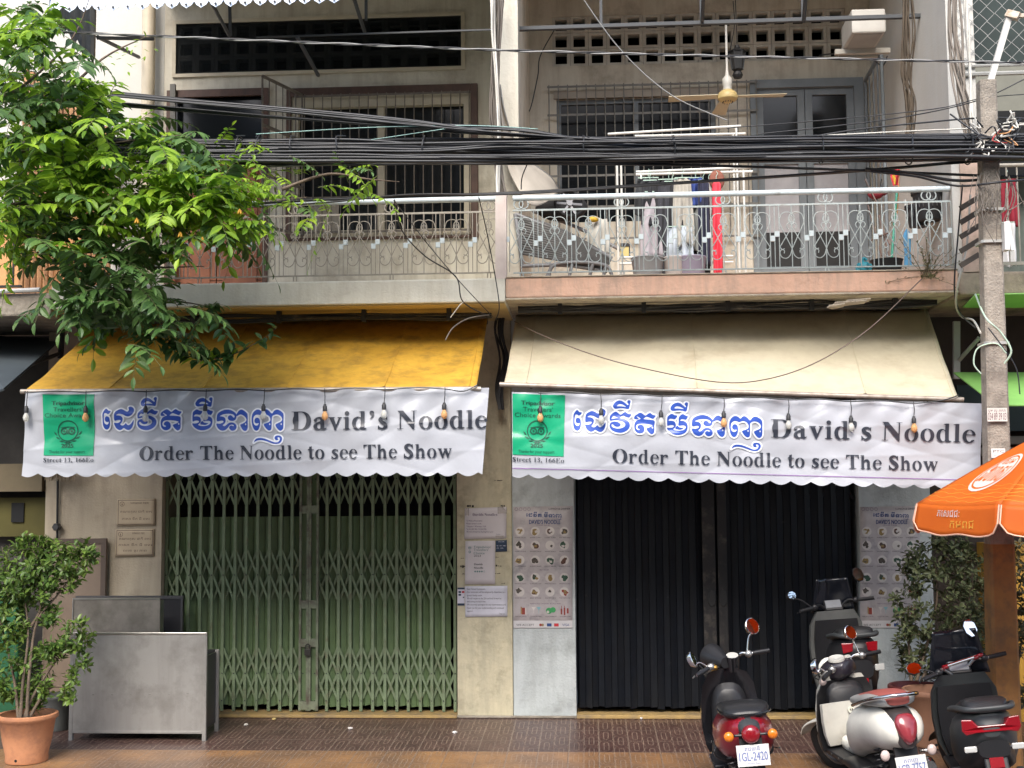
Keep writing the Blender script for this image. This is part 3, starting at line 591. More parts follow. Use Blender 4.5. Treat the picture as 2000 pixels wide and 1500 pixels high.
# --- folding gates: lattice, stiles, slats behind
def gate(h, x0, x1, ML, MS, pitch, mid, dark):
    zb, ztop = .04, 3.0; Yl = .10
    n = round((x1 - x0) / pitch); p = (x1 - x0) / n
    zp = [PZ(700, y, Yl) for y in (935, 1122, 1315)]; hb = .245
    g = MB().box(x0, x1, Yl + .005, Yl + .05, ztop, ztop + .06).build('folding_gate', MS, h)
    vb = MB(); bands = [MB() for _ in zp]; rv = MB()
    for i in range(n + 1):
        x = x0 + i * p
        if mid and abs(x - mid) < .09 or dark: continue
        vb.beam((x + R_.uniform(-.005,.005), Yl + R_.uniform(-.004,.004), zb), (x + R_.uniform(-.004,.004), Yl, ztop), .028, .024)
        for z in zp + [zb + .1]: rv.ellip((x, Yl - .014, z), (.007, .004, .007), 6, 4)
    for i in range(n):
        a = x0 + i * p; b = a + p
        if mid and a < mid < b: continue
        for z, la in zip(zp, bands):
            if dark and z < 2.: continue
            for (q, s) in ((z + hb, z), (z, z - hb)):
                la.beam((a + .01, Yl - .003, q), (b - .01, Yl + .001, s), .022, .005); la.beam((b - .01, Yl + .016, q), (a + .01, Yl + .018, s), .022, .005)
    if vb.v: vb.build('bar', ML, g); rv.build('rivet', mat('dark rivet', (.03,.03,.03), .5), g)
    for la in bands:
        if la.v: la.build('lattice', ML, g)
    sl = MB(); rr = random.Random(3); k = 0; x = x0 + .01; zs = PZ(700, 1008, .13) if not dark else ztop
    while x < x1 - .05:                            # upright sheet slats folded at their edges
        w = p * .5 * rr.uniform(.9, 1.1)
        if not (mid and abs(x + w/2 - mid) < .07):
            y0 = .085 if dark else .135; ya = y0 + (.018 if k % 2 else 0); yb = y0 + (0 if k % 2 else .018)
            zlo = zb + .03 + rr.uniform(0, .025) 
            xa, xb = x + .003, min(x + w - .004, x1)
            sl.add([(xa, ya, zlo), (xb, yb, zlo + rr.uniform(-.012, .012)), (xb, yb, zs), (xa, ya, zs), (xa - .012, ya + .02, zlo), (xa - .012, ya + .02, zs)], [(0,1,2,3), (4,0,3,5)])
        x += w; k += 1
    sl.build('slat', MS, g, solid=.003)
    return g
g1 = gate(H1, sh1[0] + .02, sh1[1] - .03, GREENG, GREENS, .1175, None, False)
# meeting stiles of the green gate with lock rails
xm = PX(604, 1200, .09); mb = MB()
for a in (-.085, -.012, .012, .085): mb.box(xm + a - .011, xm + a + .011, .055, .085, .05, 3.0)
for z in (.10, PZ(600, 1255, .08), PZ(600, 1180, .08), PZ(600, 995, .08)):
    for a, b in ((-.074, -.023), (.023, .074)): mb.box(xm + a, xm + b, .058, .08, z - .04, z + .04)
mb.build('stile', mat('worn green stile', (.20,.23,.15), .6, col2=(.13,.14,.10), scale=12, dirt=(.09,.06,.045), dscale=12, dthr=.58), g1)
mb = MB()
for a, b in ((-.074, -.023), (.023, .074)): mb.box(xm + a + .002, xm + b - .002, .087, .095, .1, 2.9)
mb.build('stile_panel', GREENS, g1)
zk = PZ(602, 1272, .03)
MB().box(xm - .03, xm + .03, .015, .05, zk - .04, zk + .02).tube([(xm - .02, .03, zk + .02), (xm - .02, .03, zk + .055), (xm, .03, zk + .07), (xm + .02, .03, zk + .055), (xm + .02, .03, zk + .02)], .006, 6).build('padlock', [mat('dark brass padlock', (.07,.065,.06), .4, metal=.7)], g1, bevel=.004)
g2 = gate(H2, sh2[0] + .02, sh2[1] - .02, BLACKG, BLACKG, .125, None, True)
xm2 = PX(1402, 1250, .09); mb = MB()
for a, b in ((-.135, -.012), (.012, .1)): mb.box(xm2 + a, xm2 + b, .04, .07, .06, 3.0)
zl = PZ(1402, 1168, .04)
mb.build('stile', BLACKGS, g2, bevel=.005)
mb = MB()
for s in (-1, 1): mb.lathe([(.0, 0), (.05, 0), (.055, .004), (.05, .008), (0, .008)], Matrix.Translation((xm2 + s*.055, .034, zl)) @ Matrix.Rotation(rad(90), 4, 'X') @ Matrix.Diagonal((.75, 1.5, 1, 1)), 14)
mb.build('finger_pull', IRONK, g2)
# ------------------------------------------------------------------ balcony railings with heart scrolls
def railing(h, xa, xb, pxs, pitch_px, py_top, py_rail2, py_bot, ZFl, MR, MT, Y, px_c0, s0):
    """py_* are photo heights at px_c0; everything is laid out in metres from there"""
    zt = PZ(px_c0, py_top, Y); z2 = PZ(px_c0, py_rail2, Y); zb = PZ(px_c0, py_bot, Y)
    p = PX(px_c0 + pitch_px, py_bot, Y) - PX(px_c0, py_bot, Y); xc = PX(px_c0, py_bot, Y); H = z2 - zb
    r = MB().tube([(xa, Y, zt), (xb, Y, zt)], .026, 10).build('railing', MT, h, smooth=60)
    rl = MB().box(xa, xb, Y - .008, Y + .008, z2 - .008, z2 + .008).box(xa, xb, Y - .008, Y + .008, zb - .006, zb + .006)
    sc_ = MB(); clips = []; k0 = math.ceil((xa - xc) / p); k1 = math.floor((xb - xc) / p)
    U = p / 252.   # one bay is 252 units wide on the measuring photo
    def P(cx, a, b): return Vector((cx + a * U, Y - .006, zb + (648 - b) / 470. * H))
    for k in range(k0, k1 + 1):
        cx = xc + k * p
        if cx - p * .55 < xa or cx + p * .55 > xb + p * .15: pass
        for s in (-1, 1):
            S = lambda pts: [P(cx, s * a, b) for a, b in pts]
            sc_.tube(catmull(S([(10,272),(16,300),(-2,312),(-22,300),(-16,262),(6,240),(40,233),(75,250),(90,295)]), 5) + S([(88,318),(2,502),(-4,520)]) + catmull(S([(-4,520),(-16,555),(-45,577),(-78,566),(-90,535),(-78,512),(-58,520),(-60,540)]), 5), .0044, 5)
            sc_.tube(catmull(S([(24,360),(36,338),(26,318),(8,322),(0,340)]), 5) + S([(0,345),(76,470)]) + catmull(S([(76,470),(88,492),(74,510),(56,505)]), 5), .0044, 5)
        rl.tube([P(cx, 0, 178), P(cx, 0, 648)], .0048, 5)
        for a in (93, 126, 159): rl.tube([P(cx, a, 178), P(cx, a, 648)], .0044, 5)
        for a, b in ((110, 428), (143, 395)): cl = MB(); clips.append(cl); cl.box(cx + (a-17)*U, cx + (a+17)*U, Y - .014, Y + .008, P(cx, a, b + 20).z, P(cx, a, b - 20).z)
        if k % 3 == s0:
            for a in (-20, 20): sc_.tube(catmull([P(cx, a + 34*math.cos(t*math.pi/4), 132 + 34*math.sin(t*math.pi/4)) for t in range(8)], 3, True), .006, 5, closed=True)
            for a in (-6, 6): rl.tube([P(cx, a*2, 648), P(cx, a*2, 690)], .006, 5)
    rl.build('bar', MR, r); sc_.build('scrollwork', MR, r, smooth=60); [q_.build('square_clip', MT, r) for q_ in clips]
    return r
railing(H1, PX(285, 400, YS+.06), XM - .06, None, 63, 394, 419, 537, ZF1, RAILC, RAILT, YS + .06, 702, 1)
railing(H2, XM + .07, XR - .03, None, 66.5, 380, 404, 527, ZF2, RAILB, RAILT, YS + .06, 1348, 1)
# ------------------------------------------------------------------ left neighbour
XLL = -8.6; ZFL = ZF1 - .06
mb = MB(); holes_wall(mb, XLL, XL - .003, ZFL, 9.5, [], YW, YW + .16); mb.build('upper_wall', WHITEW, HL)
MB().box(XLL, XL - .003, YS, YW, ZB1 - .06, ZFL).build('balcony_slab', CONC, HL, bevel=.02)
s = MB(); bt = MB(); xs = PX(278, 200, YW) - .03
for i in range(17):
    y = (-.35 + i * .083)*KY; s.box(xs - .28 - .02, xs - .28 + .02, y - .022, y + .022, ZFL + .0, 6.32 + .02 * (i % 2))
s.build('slatted_screen', WOODO, HL)
bt.beam((xs - .25, -.4*KY, 5.95), (xs - .25, YW - .05, 6.12), .05, .16, up=(1,0,0)).build('screen_rail', IRONK, HL)
MB().box(XLL, XL - .25, .1, .14, ZFL + .001, ZFL + 1.0).build('parapet', mat('orange painted parapet', (.60,.31,.13), .8, col2=(.5,.25,.11), scale=3), HL)
mb = MB(); zc = ZFL + .12
for i in range(16):
    x = XL - .38 - i * .155; mb.box(x - .008, x + .008, YS + .03, YS + .046, ZFL + .06, ZFL + .95)
    if i % 2 == 0:
        mb.tube(catmull([(x + .075 + .05*math.cos(t*.8)*(1-t*.07), YS + .038, ZFL + .4 + .12*math.sin(t*.8)*(1-t*.07)) for t in range(11)], 3), .008, 5)
        mb.tube(catmull([(x + .075 + .05*math.cos(-t*.8)*(1-t*.07), YS + .038, ZFL + .72 + .1*math.sin(-t*.8)*(1-t*.07)) for t in range(11)], 3), .008, 5)
mb.box(XLL, XL - .3, YS + .02, YS + .056, ZFL + .95, ZFL + .98).box(XLL, XL - .3, YS + .02, YS + .056, ZFL + .06, ZFL + .08).build('ironwork', IRONK, HL)
MB().tube([W(-20, 570, YS-.03), W(78, 566, YS-.03)], .022, 8).build('drain_pipe', mat('grey pvc', (.5,.5,.48), .5), HL)
MB().tube([W(292, -40, YW-.16), (W(292, 100, YW-.16).x, YW-.16, ZF1)], .075, 14).build('drain_pipe', PVCW, H1, smooth=60)
MB().box(XLL, XG0 - .003, .25, .4, 0, ZB1).build('lower_wall', mat('mottled dark wall', (.06,.055,.05), .9, col2=(.03,.028,.026), scale=3), HL)  # very dark wall, its tone mottled at random
MB().box(XLL, XG0 - .02, -.05, .24, PZ(40, 960, 0), PZ(40, 906, 0)).build('sign_box', mat('dim beige sign box', (.15,.12,.07), .7), HL)
MB().box(XLL, XG0 - .02, .12, .24, PZ(40, 1048, .1), PZ(40, 972, .1)).build('olive_panel', mat('olive yellow panel', (.085,.075,.018), .8), HL)
mb = MB(); q = rect(22, 982, 46, 1020, .1); mb.box(q[0], q[1], .1, .118, q[2], q[3]).build('barred_window', DARKIN, HL)
# sloping dark canopy of the left neighbour
A, Bq, Cq, Dq = W(-90, 655, .1*KY), W(120, 662, .1*KY), W(-60, 790, -1.2*KY), W(8, 760, -1.2*KY)
MB().add([A, Bq, Dq, Cq], [(0,1,2,3)]).build('canopy', mat('blue grey canopy sheet', (.06,.075,.085), .6), HL, solid=.02)
MB().tube([W(122, 640, -.1*KY), W(118, 700, -.1*KY)], .03, 8).tube([W(118, 690, -.1*KY), W(60, 712, -.6*KY)], .02, 6).build('bracket', IRONK, HL)
# ------------------------------------------------------------------ right neighbour
XRR = 9.2; ZFR = ZF2 - .02
GRN = mat('dull green wall', (.20,.235,.20), .85, col2=(.14,.165,.14), scale=2, streak=(.1,.11,.095))
mb = MB(); hR = rect(1900, 355, 2200, 505, YW); holes_wall(mb, XR + .003, XRR, ZFR, 9.5, [], YW, YW + .16); mb.build('upper_wall', GRN, HR)
MB().box(XR + .003, XRR, YS, YW, ZB2 - .02, ZFR).build('balcony_slab', mat('brown stained concrete', (.36,.29,.21), .9, col2=(.25,.2,.15), scale=5, dirt=(.07,.06,.05), dscale=4, dthr=.6, bump=.6, bscale=18), HR, bevel=.02)
MB().box(XR + .35, XRR, YW - .03, YW - .004, PZ(1950, 232, YW), PZ(1950, 130, YW)).build('grey_board', mat('olive grey board', (.20,.20,.165), .8), HR)
MB().box(XR + .35, XRR, YW - .3, YW - .02, PZ(1950, 355, YW), PZ(1950, 232, YW)).build('painted_recess', DARKIN, HR)  # solid near-black block, its colour standing in for a recess's shade
# the dark green blind behind the mesh, standing in for the dim interior, and the chain-link mesh itself
x0 = PX(1868, 60, YS); z0 = PZ(1930, 128, YS); z1 = PZ(1930, -40, YS)
MB().box(x0 + .1, XRR, YS + .5, YS + .53, PZ(1930, 124, YS + .5), z1 + .6).build('backdrop', mat('dark green blind', (.022,.036,.033), .7), HR)
mb = MB(); c = .135
for i in range(30):
    for s_ in (-1, 1):
        pts = []
        for j in range(13):
            pts.append((x0 + i*c + s_*(j % 2)*c/2, YS + (.008 if s_ > 0 else -.004), z0 + j*c/2))
        mb.tube(pts, .0035, 4)
mb.build('chain_link_mesh', mat('galvanised wire', (.34,.34,.32), .5, metal=.5), HR)
MB().tube([(x0, YS, z0), (XRR, YS, z0)], .014, 6).tube([W(1870, 146, YS), W(2060, 140, YS)], .02, 6).build('mesh_rail', mat('galvanised pipe', (.45,.45,.42), .5, metal=.4), HR)
mb = MB()
for i in range(24):
    x = XR + .28 + i * .09; mb.tube([(x, YS + .04, ZFR + .08), (x, YS + .04, ZFR + .95)], .007, 5)
mb.tube([(XR + .2, YS + .04, ZFR + .95), (XRR, YS + .04, ZFR + .95)], .018, 8).box(XR + .2, XRR, YS + .03, YS + .05, ZFR + .06, ZFR + .09).build('railing', RAILC, HR)
MB().box(XR + .05, XR + .20, YS - .005, YS + .15, ZFR, ZFR + .98).build('column', mat('peeling pink column', (.55,.40,.32), .85, col2=(.42,.31,.24), scale=6, dirt=(.2,.16,.12), dscale=5, dthr=.6), HR)
MB().box(XGR + .125, XRR, .3, .5, 0, ZB2).build('lower_wall', mat('brown dark shopfront', (.07,.055,.045), .9, col2=(.04,.03,.025), scale=2), HR)
LIME = mat('lime green canopy', (.24,.50,.13), .6, col2=(.2,.42,.11), scale=3)
MB().add([W(1880, 600, -.5*KY), W(2160, 600, -.5*KY), W(2160, 570, -.9*KY), W(1905, 575, -.9*KY)], [(0,1,2,3)]).build('upper_canopy', LIME, HR, solid=.01)
MB().add([W(1862, 728, -.3*KY), W(2160, 728, -.3*KY), W(2160, 792, -1.0*KY), W(1945, 792, -1.0*KY)], [(0,1,2,3)]).build('lower_canopy', LIME, HR, solid=.01)
MB().box(PX(1868, 800, .1), XRR, .05, .2, PZ(1950, 842, .1), PZ(1950, 752, .1)).build('sign_board', mat('dark teal sign board', (.03,.055,.06), .5), HR)
mb = MB(); 
for k in range(2): mb.box(PX(1866, 900, .1), XRR, .08 - .01*k, .25, PZ(1950, 868 + 22*k, .1), PZ(1950, 852 + 22*k, .1))
mb.build('shutter_housing', mat('dull grey shutter box', (.22,.2,.17), .6), HR, bevel=.01)
MB().box(PX(1935, 1200, -.1), XRR, -.12, .25, 0, PZ(1950, 1062, -.1)).build('mustard_panel', mat('mustard painted panel', (.50,.27,.035), .7, col2=(.40,.21,.03), scale=4, streak=(.22,.13,.03)), HR)
mb = MB(); mb.beam(W(1868, 628, -.2*KY), W(1868, 740, -.2*KY), .06, .04).beam(W(1872, 705, -.2*KY), W(1912, 660, -.4*KY), .03, .03).build('bracket', mat('pale steel bracket', (.42,.41,.38), .5), HR)

# ------------------------------------------------------------------ the houses across the street (they shut off the low sky)
for x, w, h_, M, lab in ((-13, 12.5, 14, CREAM, 'cream house across the street, seen only in the scooter mirrors'), (0, 12.5, 15.5, CONC, 'grey house across the street, seen only in the scooter mirrors'), (13, 12.5, 14.5, WHITEW, 'white house across the street, seen only in the scooter mirrors')):
    mb = MB(); hs = [(x - w/2 + 1.2 + i*2.9, x - w/2 + 2.9 + i*2.9, 3.9 + 3.2*k, 5.9 + 3.2*k) for i in range(4) for k in range(2)] ; holes_wall(mb, x - w/2, x + w/2, -.36, h_, hs, -27., -26.)
    o = mb.build('street_front', M); tag(o, None, None, None, 'structure'); MB().box(x - w/2, x + w/2, -26.99, -26.9, -.3, h_).build('dark_windows', DARKIN, o)
# ------------------------------------------------------------------ awnings
YELL = mat('yellow awning canvas', (.68,.40,.05), .62, col2=(.60,.335,.04), scale=2.4, dirt=(.26,.15,.035), dscale=5.5, dthr=.60, streak=(.42,.235,.03), bump=.15, bscale=9, transl=.12)
BEIGE = mat('beige awning canvas', (.615,.55,.40), .7, col2=(.56,.50,.355), scale=2.0, dirt=(.43,.36,.24), dscale=3.4, dthr=.62, streak=(.52,.45,.32), bump=.12, bscale=8, transl=.12)
AWE = mat('canvas hem', (.55,.47,.33), .7)
def awning(pb, pf, Yb, Yf, M, label, seams, loc):
    """pb / pf: photo points of the back and the front edge (left, right)"""
    a, b = W(*pb[0], Yb), W(*pb[1], Yb); c, d = W(*pf[0], Yf), W(*pf[1], Yf)
    t = thing('awning', loc, label, 'awning')
    def S(u, v):
        p = a.lerp(b, u).lerp(c.lerp(d, u), v)
        sag = -.035*math.sin(math.pi*v)*(1 + .5*math.sin(u*9)) + .007*math.sin(u*37 + v*5)*math.sin(math.pi*v) + .011*math.sin((u*1.6+v)*14)*math.sin(math.pi*min(1, v*1.0)) + .010*(1-abs(math.sin(u*11-v*2.4)))**5*v + .007*(1-abs(math.sin(u*17+v*3.1)))**6*(1-v)
        for s_ in seams: sag += .012*math.exp(-((u-s_)/.006)**2)
        return p + Vector((0, .2*sag, sag))
    MB().grid(S, 150, 26).build('canvas', M, t, smooth=60, solid=.004)
    for s_ in seams: MB().tube([S(s_, v/20) + Vector((0, -.003, .002)) for v in range(21)], .005, 5).build('seam', M, t)
    mb = MB(); mb.tube([c + Vector((-.04, 0, -.012)), d + Vector((.04, 0, -.012))], .022, 10); mb.build('front_bar', mat('tarnished steel bar', (.42,.38,.33), .5, metal=.5, col2=(.26,.21,.17), scale=15), t, smooth=50)
    MB().tube([a + Vector((0, .03, -.02)), b + Vector((0, .03, -.02))], .035, 10).build('roller', STEELD, t, smooth=50)
    mb = MB()
    for f in (.06, .94):
        p = a.lerp(b, f) + Vector((0, .02, -.12)); q = c.lerp(d, f) + Vector((0, .03, -.03)); k = p.lerp(q, .5) + Vector((.06 if f < .5 else -.06, 0, -.02))
        mb.tube([p, k], .018, 7).tube([k, q], .014, 7)
    mb.build('arm', IRONG, t)
    return t, (a, b, c, d)
aw1, Q1 = awning([(190,630),(952,622)], [(50,762),(930,757)], -.10*KY, -1.17*KY, YELL, 'weathered yellow canvas awning with dark stains sloping over the green gate', (.19,.4,.585,.80,.985), (-2,-.6,3.4))
aw2, Q2 = awning([(1008,616),(1812,606)], [(985,748),(1872,778)], -.10*KY, -1.0*KY, BEIGE, 'plain beige canvas awning sloping over the black gate', (.05,.43,.80,.99), (2,-.6,3.4))
# ------------------------------------------------------------------ banners
VINYL = mat('white vinyl', (.47,.485,.525), .30, col2=(.43,.445,.485), scale=3, bump=.35, bscale=4.5, coat=.3, transl=.1)
INKB = mat('banner blue print', (.035,.095,.45), .35, coat=.2)
INKK = mat('banner dark print', (.035,.04,.055), .35, coat=.2)
INKG = mat('banner green print', (.008,.34,.165), .35, col2=(.008,.30,.145), coat=.3)
INKD = mat('banner dark green print', (.008,.085,.05), .4)
INKW = mat('banner white outline', (.84,.86,.90), .35)
INKE = mat('banner grey outline', (.50,.52,.56), .4)
INKV = mat('banner violet line', (.25,.10,.35), .4)
def banner(quad, Y, label, seed, txt_map, purple):
    TL, TR, BR, BL = [W(*p, Y) for p in quad]
    t = thing('banner', ((TL + TR) / 2), label, 'banner', 'noodle shop banners')
    rr = random.Random(seed); ph = [rr.uniform(0, 6) for _ in range(8)]
    def wav(u, v):
        return (.018*math.sin(u*9+ph[0]+v*1.2)*v + .010*math.sin(u*23+ph[1]+v*2)*(.35+.65*v) + .006*math.sin(u*57+ph[2]-v*3) * (1-.5*v)
                + .008*math.sin(v*7+u*5+ph[3]) + .005*math.sin((u*34+v*9)+ph[4])*math.exp(-v*4) + .004*math.sin(u*41-v*13+ph[5])
                + .007*math.exp(-v*3.5)*math.sin(u*97+v*16+ph[6]) + .006*(1-abs(math.sin(u*13+v*4.3+ph[6])))**3 + .005*(1-abs(math.sin(u*8-v*6.1+ph[7])))**3 - .004*(1-abs(math.sin(v*9+u*3+ph[1])))**3)
    def S(u, v, off=0.):
        p = TL.lerp(TR, u).lerp(BL.lerp(BR, u), v)
        return p + Vector((0, wav(u, v) - off, 0))
    ns = 23
    def edge(u): return 1 - .045*(1-abs(math.sin(math.pi*(u*ns+.2)))) 
    N = 276
    MB().grid(lambda u, v: S(u, v*edge(u)), 420, 72).build('sheet', VINYL, t, smooth=60)
    (x0,y0),(x1,y1),(x2,y2),(x3,y3) = quad
    def fn(off):
        def f(px, py):
            px, py = txt_map(px, py)
            u = (px - x0)/(x1 - x0); yt = y0 + (y1-y0)*u; yb = y3 + (y2-y3)*u; v = (py - yt)/(yb - yt)
            u = (px - (x0 + (x3-x0)*v))/((x1-x0) + ((x2-x3)-(x1-x0))*v)
            return S(u, v, off)
        return f
    n = 40
    mb = MB(); f3 = fn(.006)
    def gp(u, v): return f3(1001.5 + 104.5*u + (-3)*u*v, 769 + 3*u + (119 - 0*u)*v + 1*u*v)
    mb.grid(gp, 60, 30).build('green_panel', INKG, t, smooth=60)
    f5 = fn(.0105); f4 = fn(.0065); f45 = fn(.0085)
    mb = MB(); vf = khmer_name(.8, 3.4); mb.add([f4(a, b) for a, b in vf[0]], vf[1]); mb.build('letter_rim', INKE, t)
    mb = MB(); vf = khmer_name(.8, 2.9); mb.add([f45(a, b) for a, b in vf[0]], vf[1]); mb.build('letter_outline', INKW, t)
    mb = MB(); vf = khmer_name(.8, 0.); mb.add([f5(a, b) for a, b in vf[0]], vf[1]); mb.build('khmer_lettering', INKB, t)
    mb = MB(); tilt = lambda x: 23*(x-1000)/917*1.0
    def sheared(xr, base): return lambda px, py: f5(px, py + tilt(px) - tilt(xr))
    flat_text(mb, serif("David's Noodle"), 1510, 1906, 819, 855, sheared(1510, 855), cap=.676)
    flat_text(mb, serif("Order The Noodle to see The Show"), 1200, 1834, 877, 904, sheared(1200, 904), cap=.676)
    flat_text(mb, serif("Street 13, 166Eo", .03), 1001.5, 1104, 893, 901.5, sheared(1001, 901), cap=.676)
    mb.build('lettering', INKK, t)
    mb = MB(); g = fn(.0105)
    def bold(s, a, b, c, d):
        for k in (0, .6, 1.1): flat_text(mb, sans(s), a + k, b + k, c, d, lambda px, py, k=k: g(px, py + tilt(px)) + Vector((0, -.0002*k, 0)))
    bold('Tripadvisor', 1018.5, 1084.5, 782, 790); flat_text(mb, sans("Travellers'"), 1022.5, 1081.5, 794, 802.5, lambda px, py: g(px, py + tilt(px))); flat_text(mb, sans('Choice Awards'), 1005.5, 1097, 805.5, 814, lambda px, py: g(px, py + tilt(px)))
    bold('2025', 1037, 1061, 865.5, 873); flat_text(mb, sans('Thanks for your support'), 1013, 1085, 878, 884, lambda px, py: g(px, py + tilt(px)))
    # owl emblem in its ring, laurel leaves at both sides
    cx, cy = 1050.5, 840.5
    def ring(cx, cy, r0, r1, k=0., n=36):
        vs = []; 
        for i in range(n):
            a = 2*math.pi*i/n; vs += [g(cx + r0*math.cos(a), cy + r0*math.sin(a) + tilt(cx)) + Vector((0,-k,0)), g(cx + r1*math.cos(a), cy + r1*math.sin(a) + tilt(cx)) + Vector((0,-k,0))]
        mb.add(vs, [(2*i, 2*i+1, (2*i+3) % (2*n), (2*i+2) % (2*n)) for i in range(n)])
    ring(cx, cy, 18.6, 20.8)
    for s in (-1, 1):
        ring(cx + s*7.5, cy + .5, 4.4, 7.0, .0004*(s+2)); ring(cx + s*7.5, cy + .5, .01, 2.2)
        mb.add([g(cx + s*a, cy + b + tilt(cx)) for a, b in ((0,-8.6),(6,-8.2),(14.5,-6.8),(11,-4.2),(5,-6.6),(0,-6.9))][::s], [(0,1,2,3,4,5)])
        for k in range(4):
            a = rad(12 + k*24); ex, ey = cx + s*25*math.cos(a), cy + 23*math.sin(a); ta = a - rad(65 if k < 3 else 90) 
            dx, dy = s*math.cos(ta), math.sin(ta); L, w = 5.6, 1.7
            mb.add([g(ex - dx*L, ey - dy*L + tilt(cx)), g(ex - dy*w, ey + dx*w + tilt(cx)), g(ex + dx*L, ey + dy*L + tilt(cx)), g(ex + dy*w, ey - dx*w + tilt(cx))], [(0,1,2,3)])
    mb.add([g(cx + a, cy + b + tilt(cx)) for a, b in ((-2.2,3),(2.2,3),(0,7.2))], [(0,1,2)])
    mb.build('emblem', INKD, t)
    if purple:
        mb = MB(); mb.grid(lambda u, v: S(u, .885 + .007*v, .006), 300, 1).build('stripe', INKV, t)
    return t
BQ1 = [(50,767),(955,757),(942,930),(43,932)]; BQ2 = [(1000,766),(1918,788),(1915,957),(1001,933)]
def map1(px, py):
    u = (px - 1000)/917; py0 = py - 23*u      # straighten the right banner's tilt, then lay it on the left one
    x = 203 + (px - 1121)*.955
    if px < 1110: x = 86 + (px - 1001)*.975
    return x, py0 + 2.0 - 8*(x - 50)/905*.9
banner(BQ1, -1.17*KY-.03, 'white noodle shop banner hung under the yellow awning, before the green gate', 3, map1, False)
banner(BQ2, -1.0*KY-.035, 'white noodle shop banner under the beige awning, with violet line along its foot', 5, lambda a, b: (a, b), True)
# ------------------------------------------------------------------ strings of bulbs along the awning fronts
BULBC = mat('clear bulb glass', (.85,.85,.80), .05, trans=.45, ior=1.2)
BULBA = mat('amber bulb glass', (.95,.55,.25), .05, trans=.40, ior=1.2)
FIL = mat('brass filament', (.7,.45,.15), .4, metal=.6)
SOCK = mat('black bulb socket', (.03,.03,.032), .5)
def bulbs(pts, Y, ytop, label, amber, tail):
    t = thing('string_light', W(pts[0], ytop(pts[0]), Y), label, 'string lights', 'bulb strings under the awnings')
    cab = [W(p, ytop(p) + (3 if i % 2 else 0), Y) for i, p in enumerate([pts[0] - 4] + [q for a, b in zip(pts, pts[1:]) for q in (a, (a+b)/2)] + [pts[-1]])] + [W(*q) for q in tail]
    MB().tube(catmull(cab, 4), .006, 6).build('cable', CABLE, t)
    for i, p in enumerate(pts):
        y0 = ytop(p); dr = 31 + (i % 3); a = W(p, y0, Y); tip = W(p + R_.uniform(-2.5, 1.5), y0 + dr, Y)
        sk = MB().tube([a, a.lerp(tip, .5) + Vector((.004, -.01, 0)), tip], .004, 5)
        M = Matrix.Translation(tip)
        sk.lathe([(0,.012),(.011,.01),(.014,-.004),(.019,-.010),(.019,-.045),(.016,-.048),(0,-.048)], M, 12); sk.build('socket', SOCK, t, smooth=40)
        b = MB().lathe([(.0125,-.047),(.014,-.055),(.024,-.075),(.027,-.092),(.023,-.110),(.012,-.122),(0,-.125)], M, 14).build('bulb', BULBA if amber[i] else BULBC, t, smooth=80)
        MB().lathe([(.002,-.05),(.004,-.07),(.006,-.085),(.003,-.10),(0,-.102)], M, 6).build('filament', FIL, b)
bulbs([54,168,286,403,517,634,752,869], -1.17*KY-.08, lambda x: 764 - 8*(x-50)/880, 'string of hanging bulbs along the yellow awning front', [0,1,0,0,0,1,0,1], [(905,764,-1.17*KY-.06),(932,752,-1.17*KY-.03)])
bulbs([1056,1173,1293,1414,1540,1661,1784], -1.0*KY-.08, lambda x: 763 + 24*(x-1000)/880, 'string of hanging bulbs along the beige awning front', [1,0,0,1,0,0,1], [(1840,782,-1.0*KY-.06),(1872,772,-1.0*KY-.03)])
# ------------------------------------------------------------------ paper notices, menus, plaques
PAPER = mat('pinkish white paper', (.60,.56,.57), .7, col2=(.55,.51,.52), scale=4)
PAPERW = mat('cool white paper', (.66,.65,.72), .6)
PRINT = mat('grey black print', (.05,.05,.055), .7)
PRINTP = mat('dark violet print', (.10,.06,.13), .7)
PRINTG = mat('teal print', (.10,.22,.21), .7)
PNAVY = mat('navy print', (.03,.07,.22), .6)
NAVYC = mat('navy card', (.03,.05,.09), .4)
PLAQ = mat('cream plaque', (.44,.36,.25), .6)
PLAQE = mat('brown plaque print', (.10,.06,.045), .7)
def FL(Y): return lambda px, py: W(px, py, Y)
def sheet(name, q, Y, M, label, cat, group=None, th=.002, curl=0.):
    a, b, c, d = [W(*p, Y) for p in q]
    t = thing(name, d.lerp(c, .5), label, cat, group)
    def S(u, v, back=0.): return a.lerp(b, u).lerp(d.lerp(c, u), v) + Vector((0, back - curl*(2*u-1)**2*abs(2*v-1), 0))
    MB().grid(lambda u, v: S(u, v), 8, 8).build('sheet', M, t, smooth=60, solid=th)
    return t
def lines(t, rows, Y, M, name='lettering', font='sans'):
    mb = MB()
    for s, a, b, c, d in rows: flat_text(mb, sans(s) if font == 'sans' else serif(s, .03), a, b, c, d, FL(Y), cap=.7 if font == 'sans' else .676)
    return mb.build(name, M, t)
n1 = sheet('notice', [(908,993),(989,990),(989,1051),(907,1053)], -.006, PAPER, 'pinkish paper notice headed with the shop name, topmost on the cream pillar', 'notice', curl=.004)
lines(n1, [("Davids Noodle", 923, 968, 1002.5, 1007.5), ("s", 968.6, 971.3, 1002.5, 1007.5)], -.0095, PRINTP, 'heading', 'serif')
lines(n1, [("To Make a Reservation", 911,942,1015.5,1018.5), ("Please contact us via", 911,940,1021,1024), ("Telegram / Whatsapp / Call", 911,949,1026.5,1029.5), ("Tel: 012 843 906 / 012 843 906", 911,950,1032,1035), ("We look forward to hearing from you!", 911,963,1037,1040), ("Thanks", 968,977,1042.5,1044.5)], -.0095, PRINTP)
mb = MB()
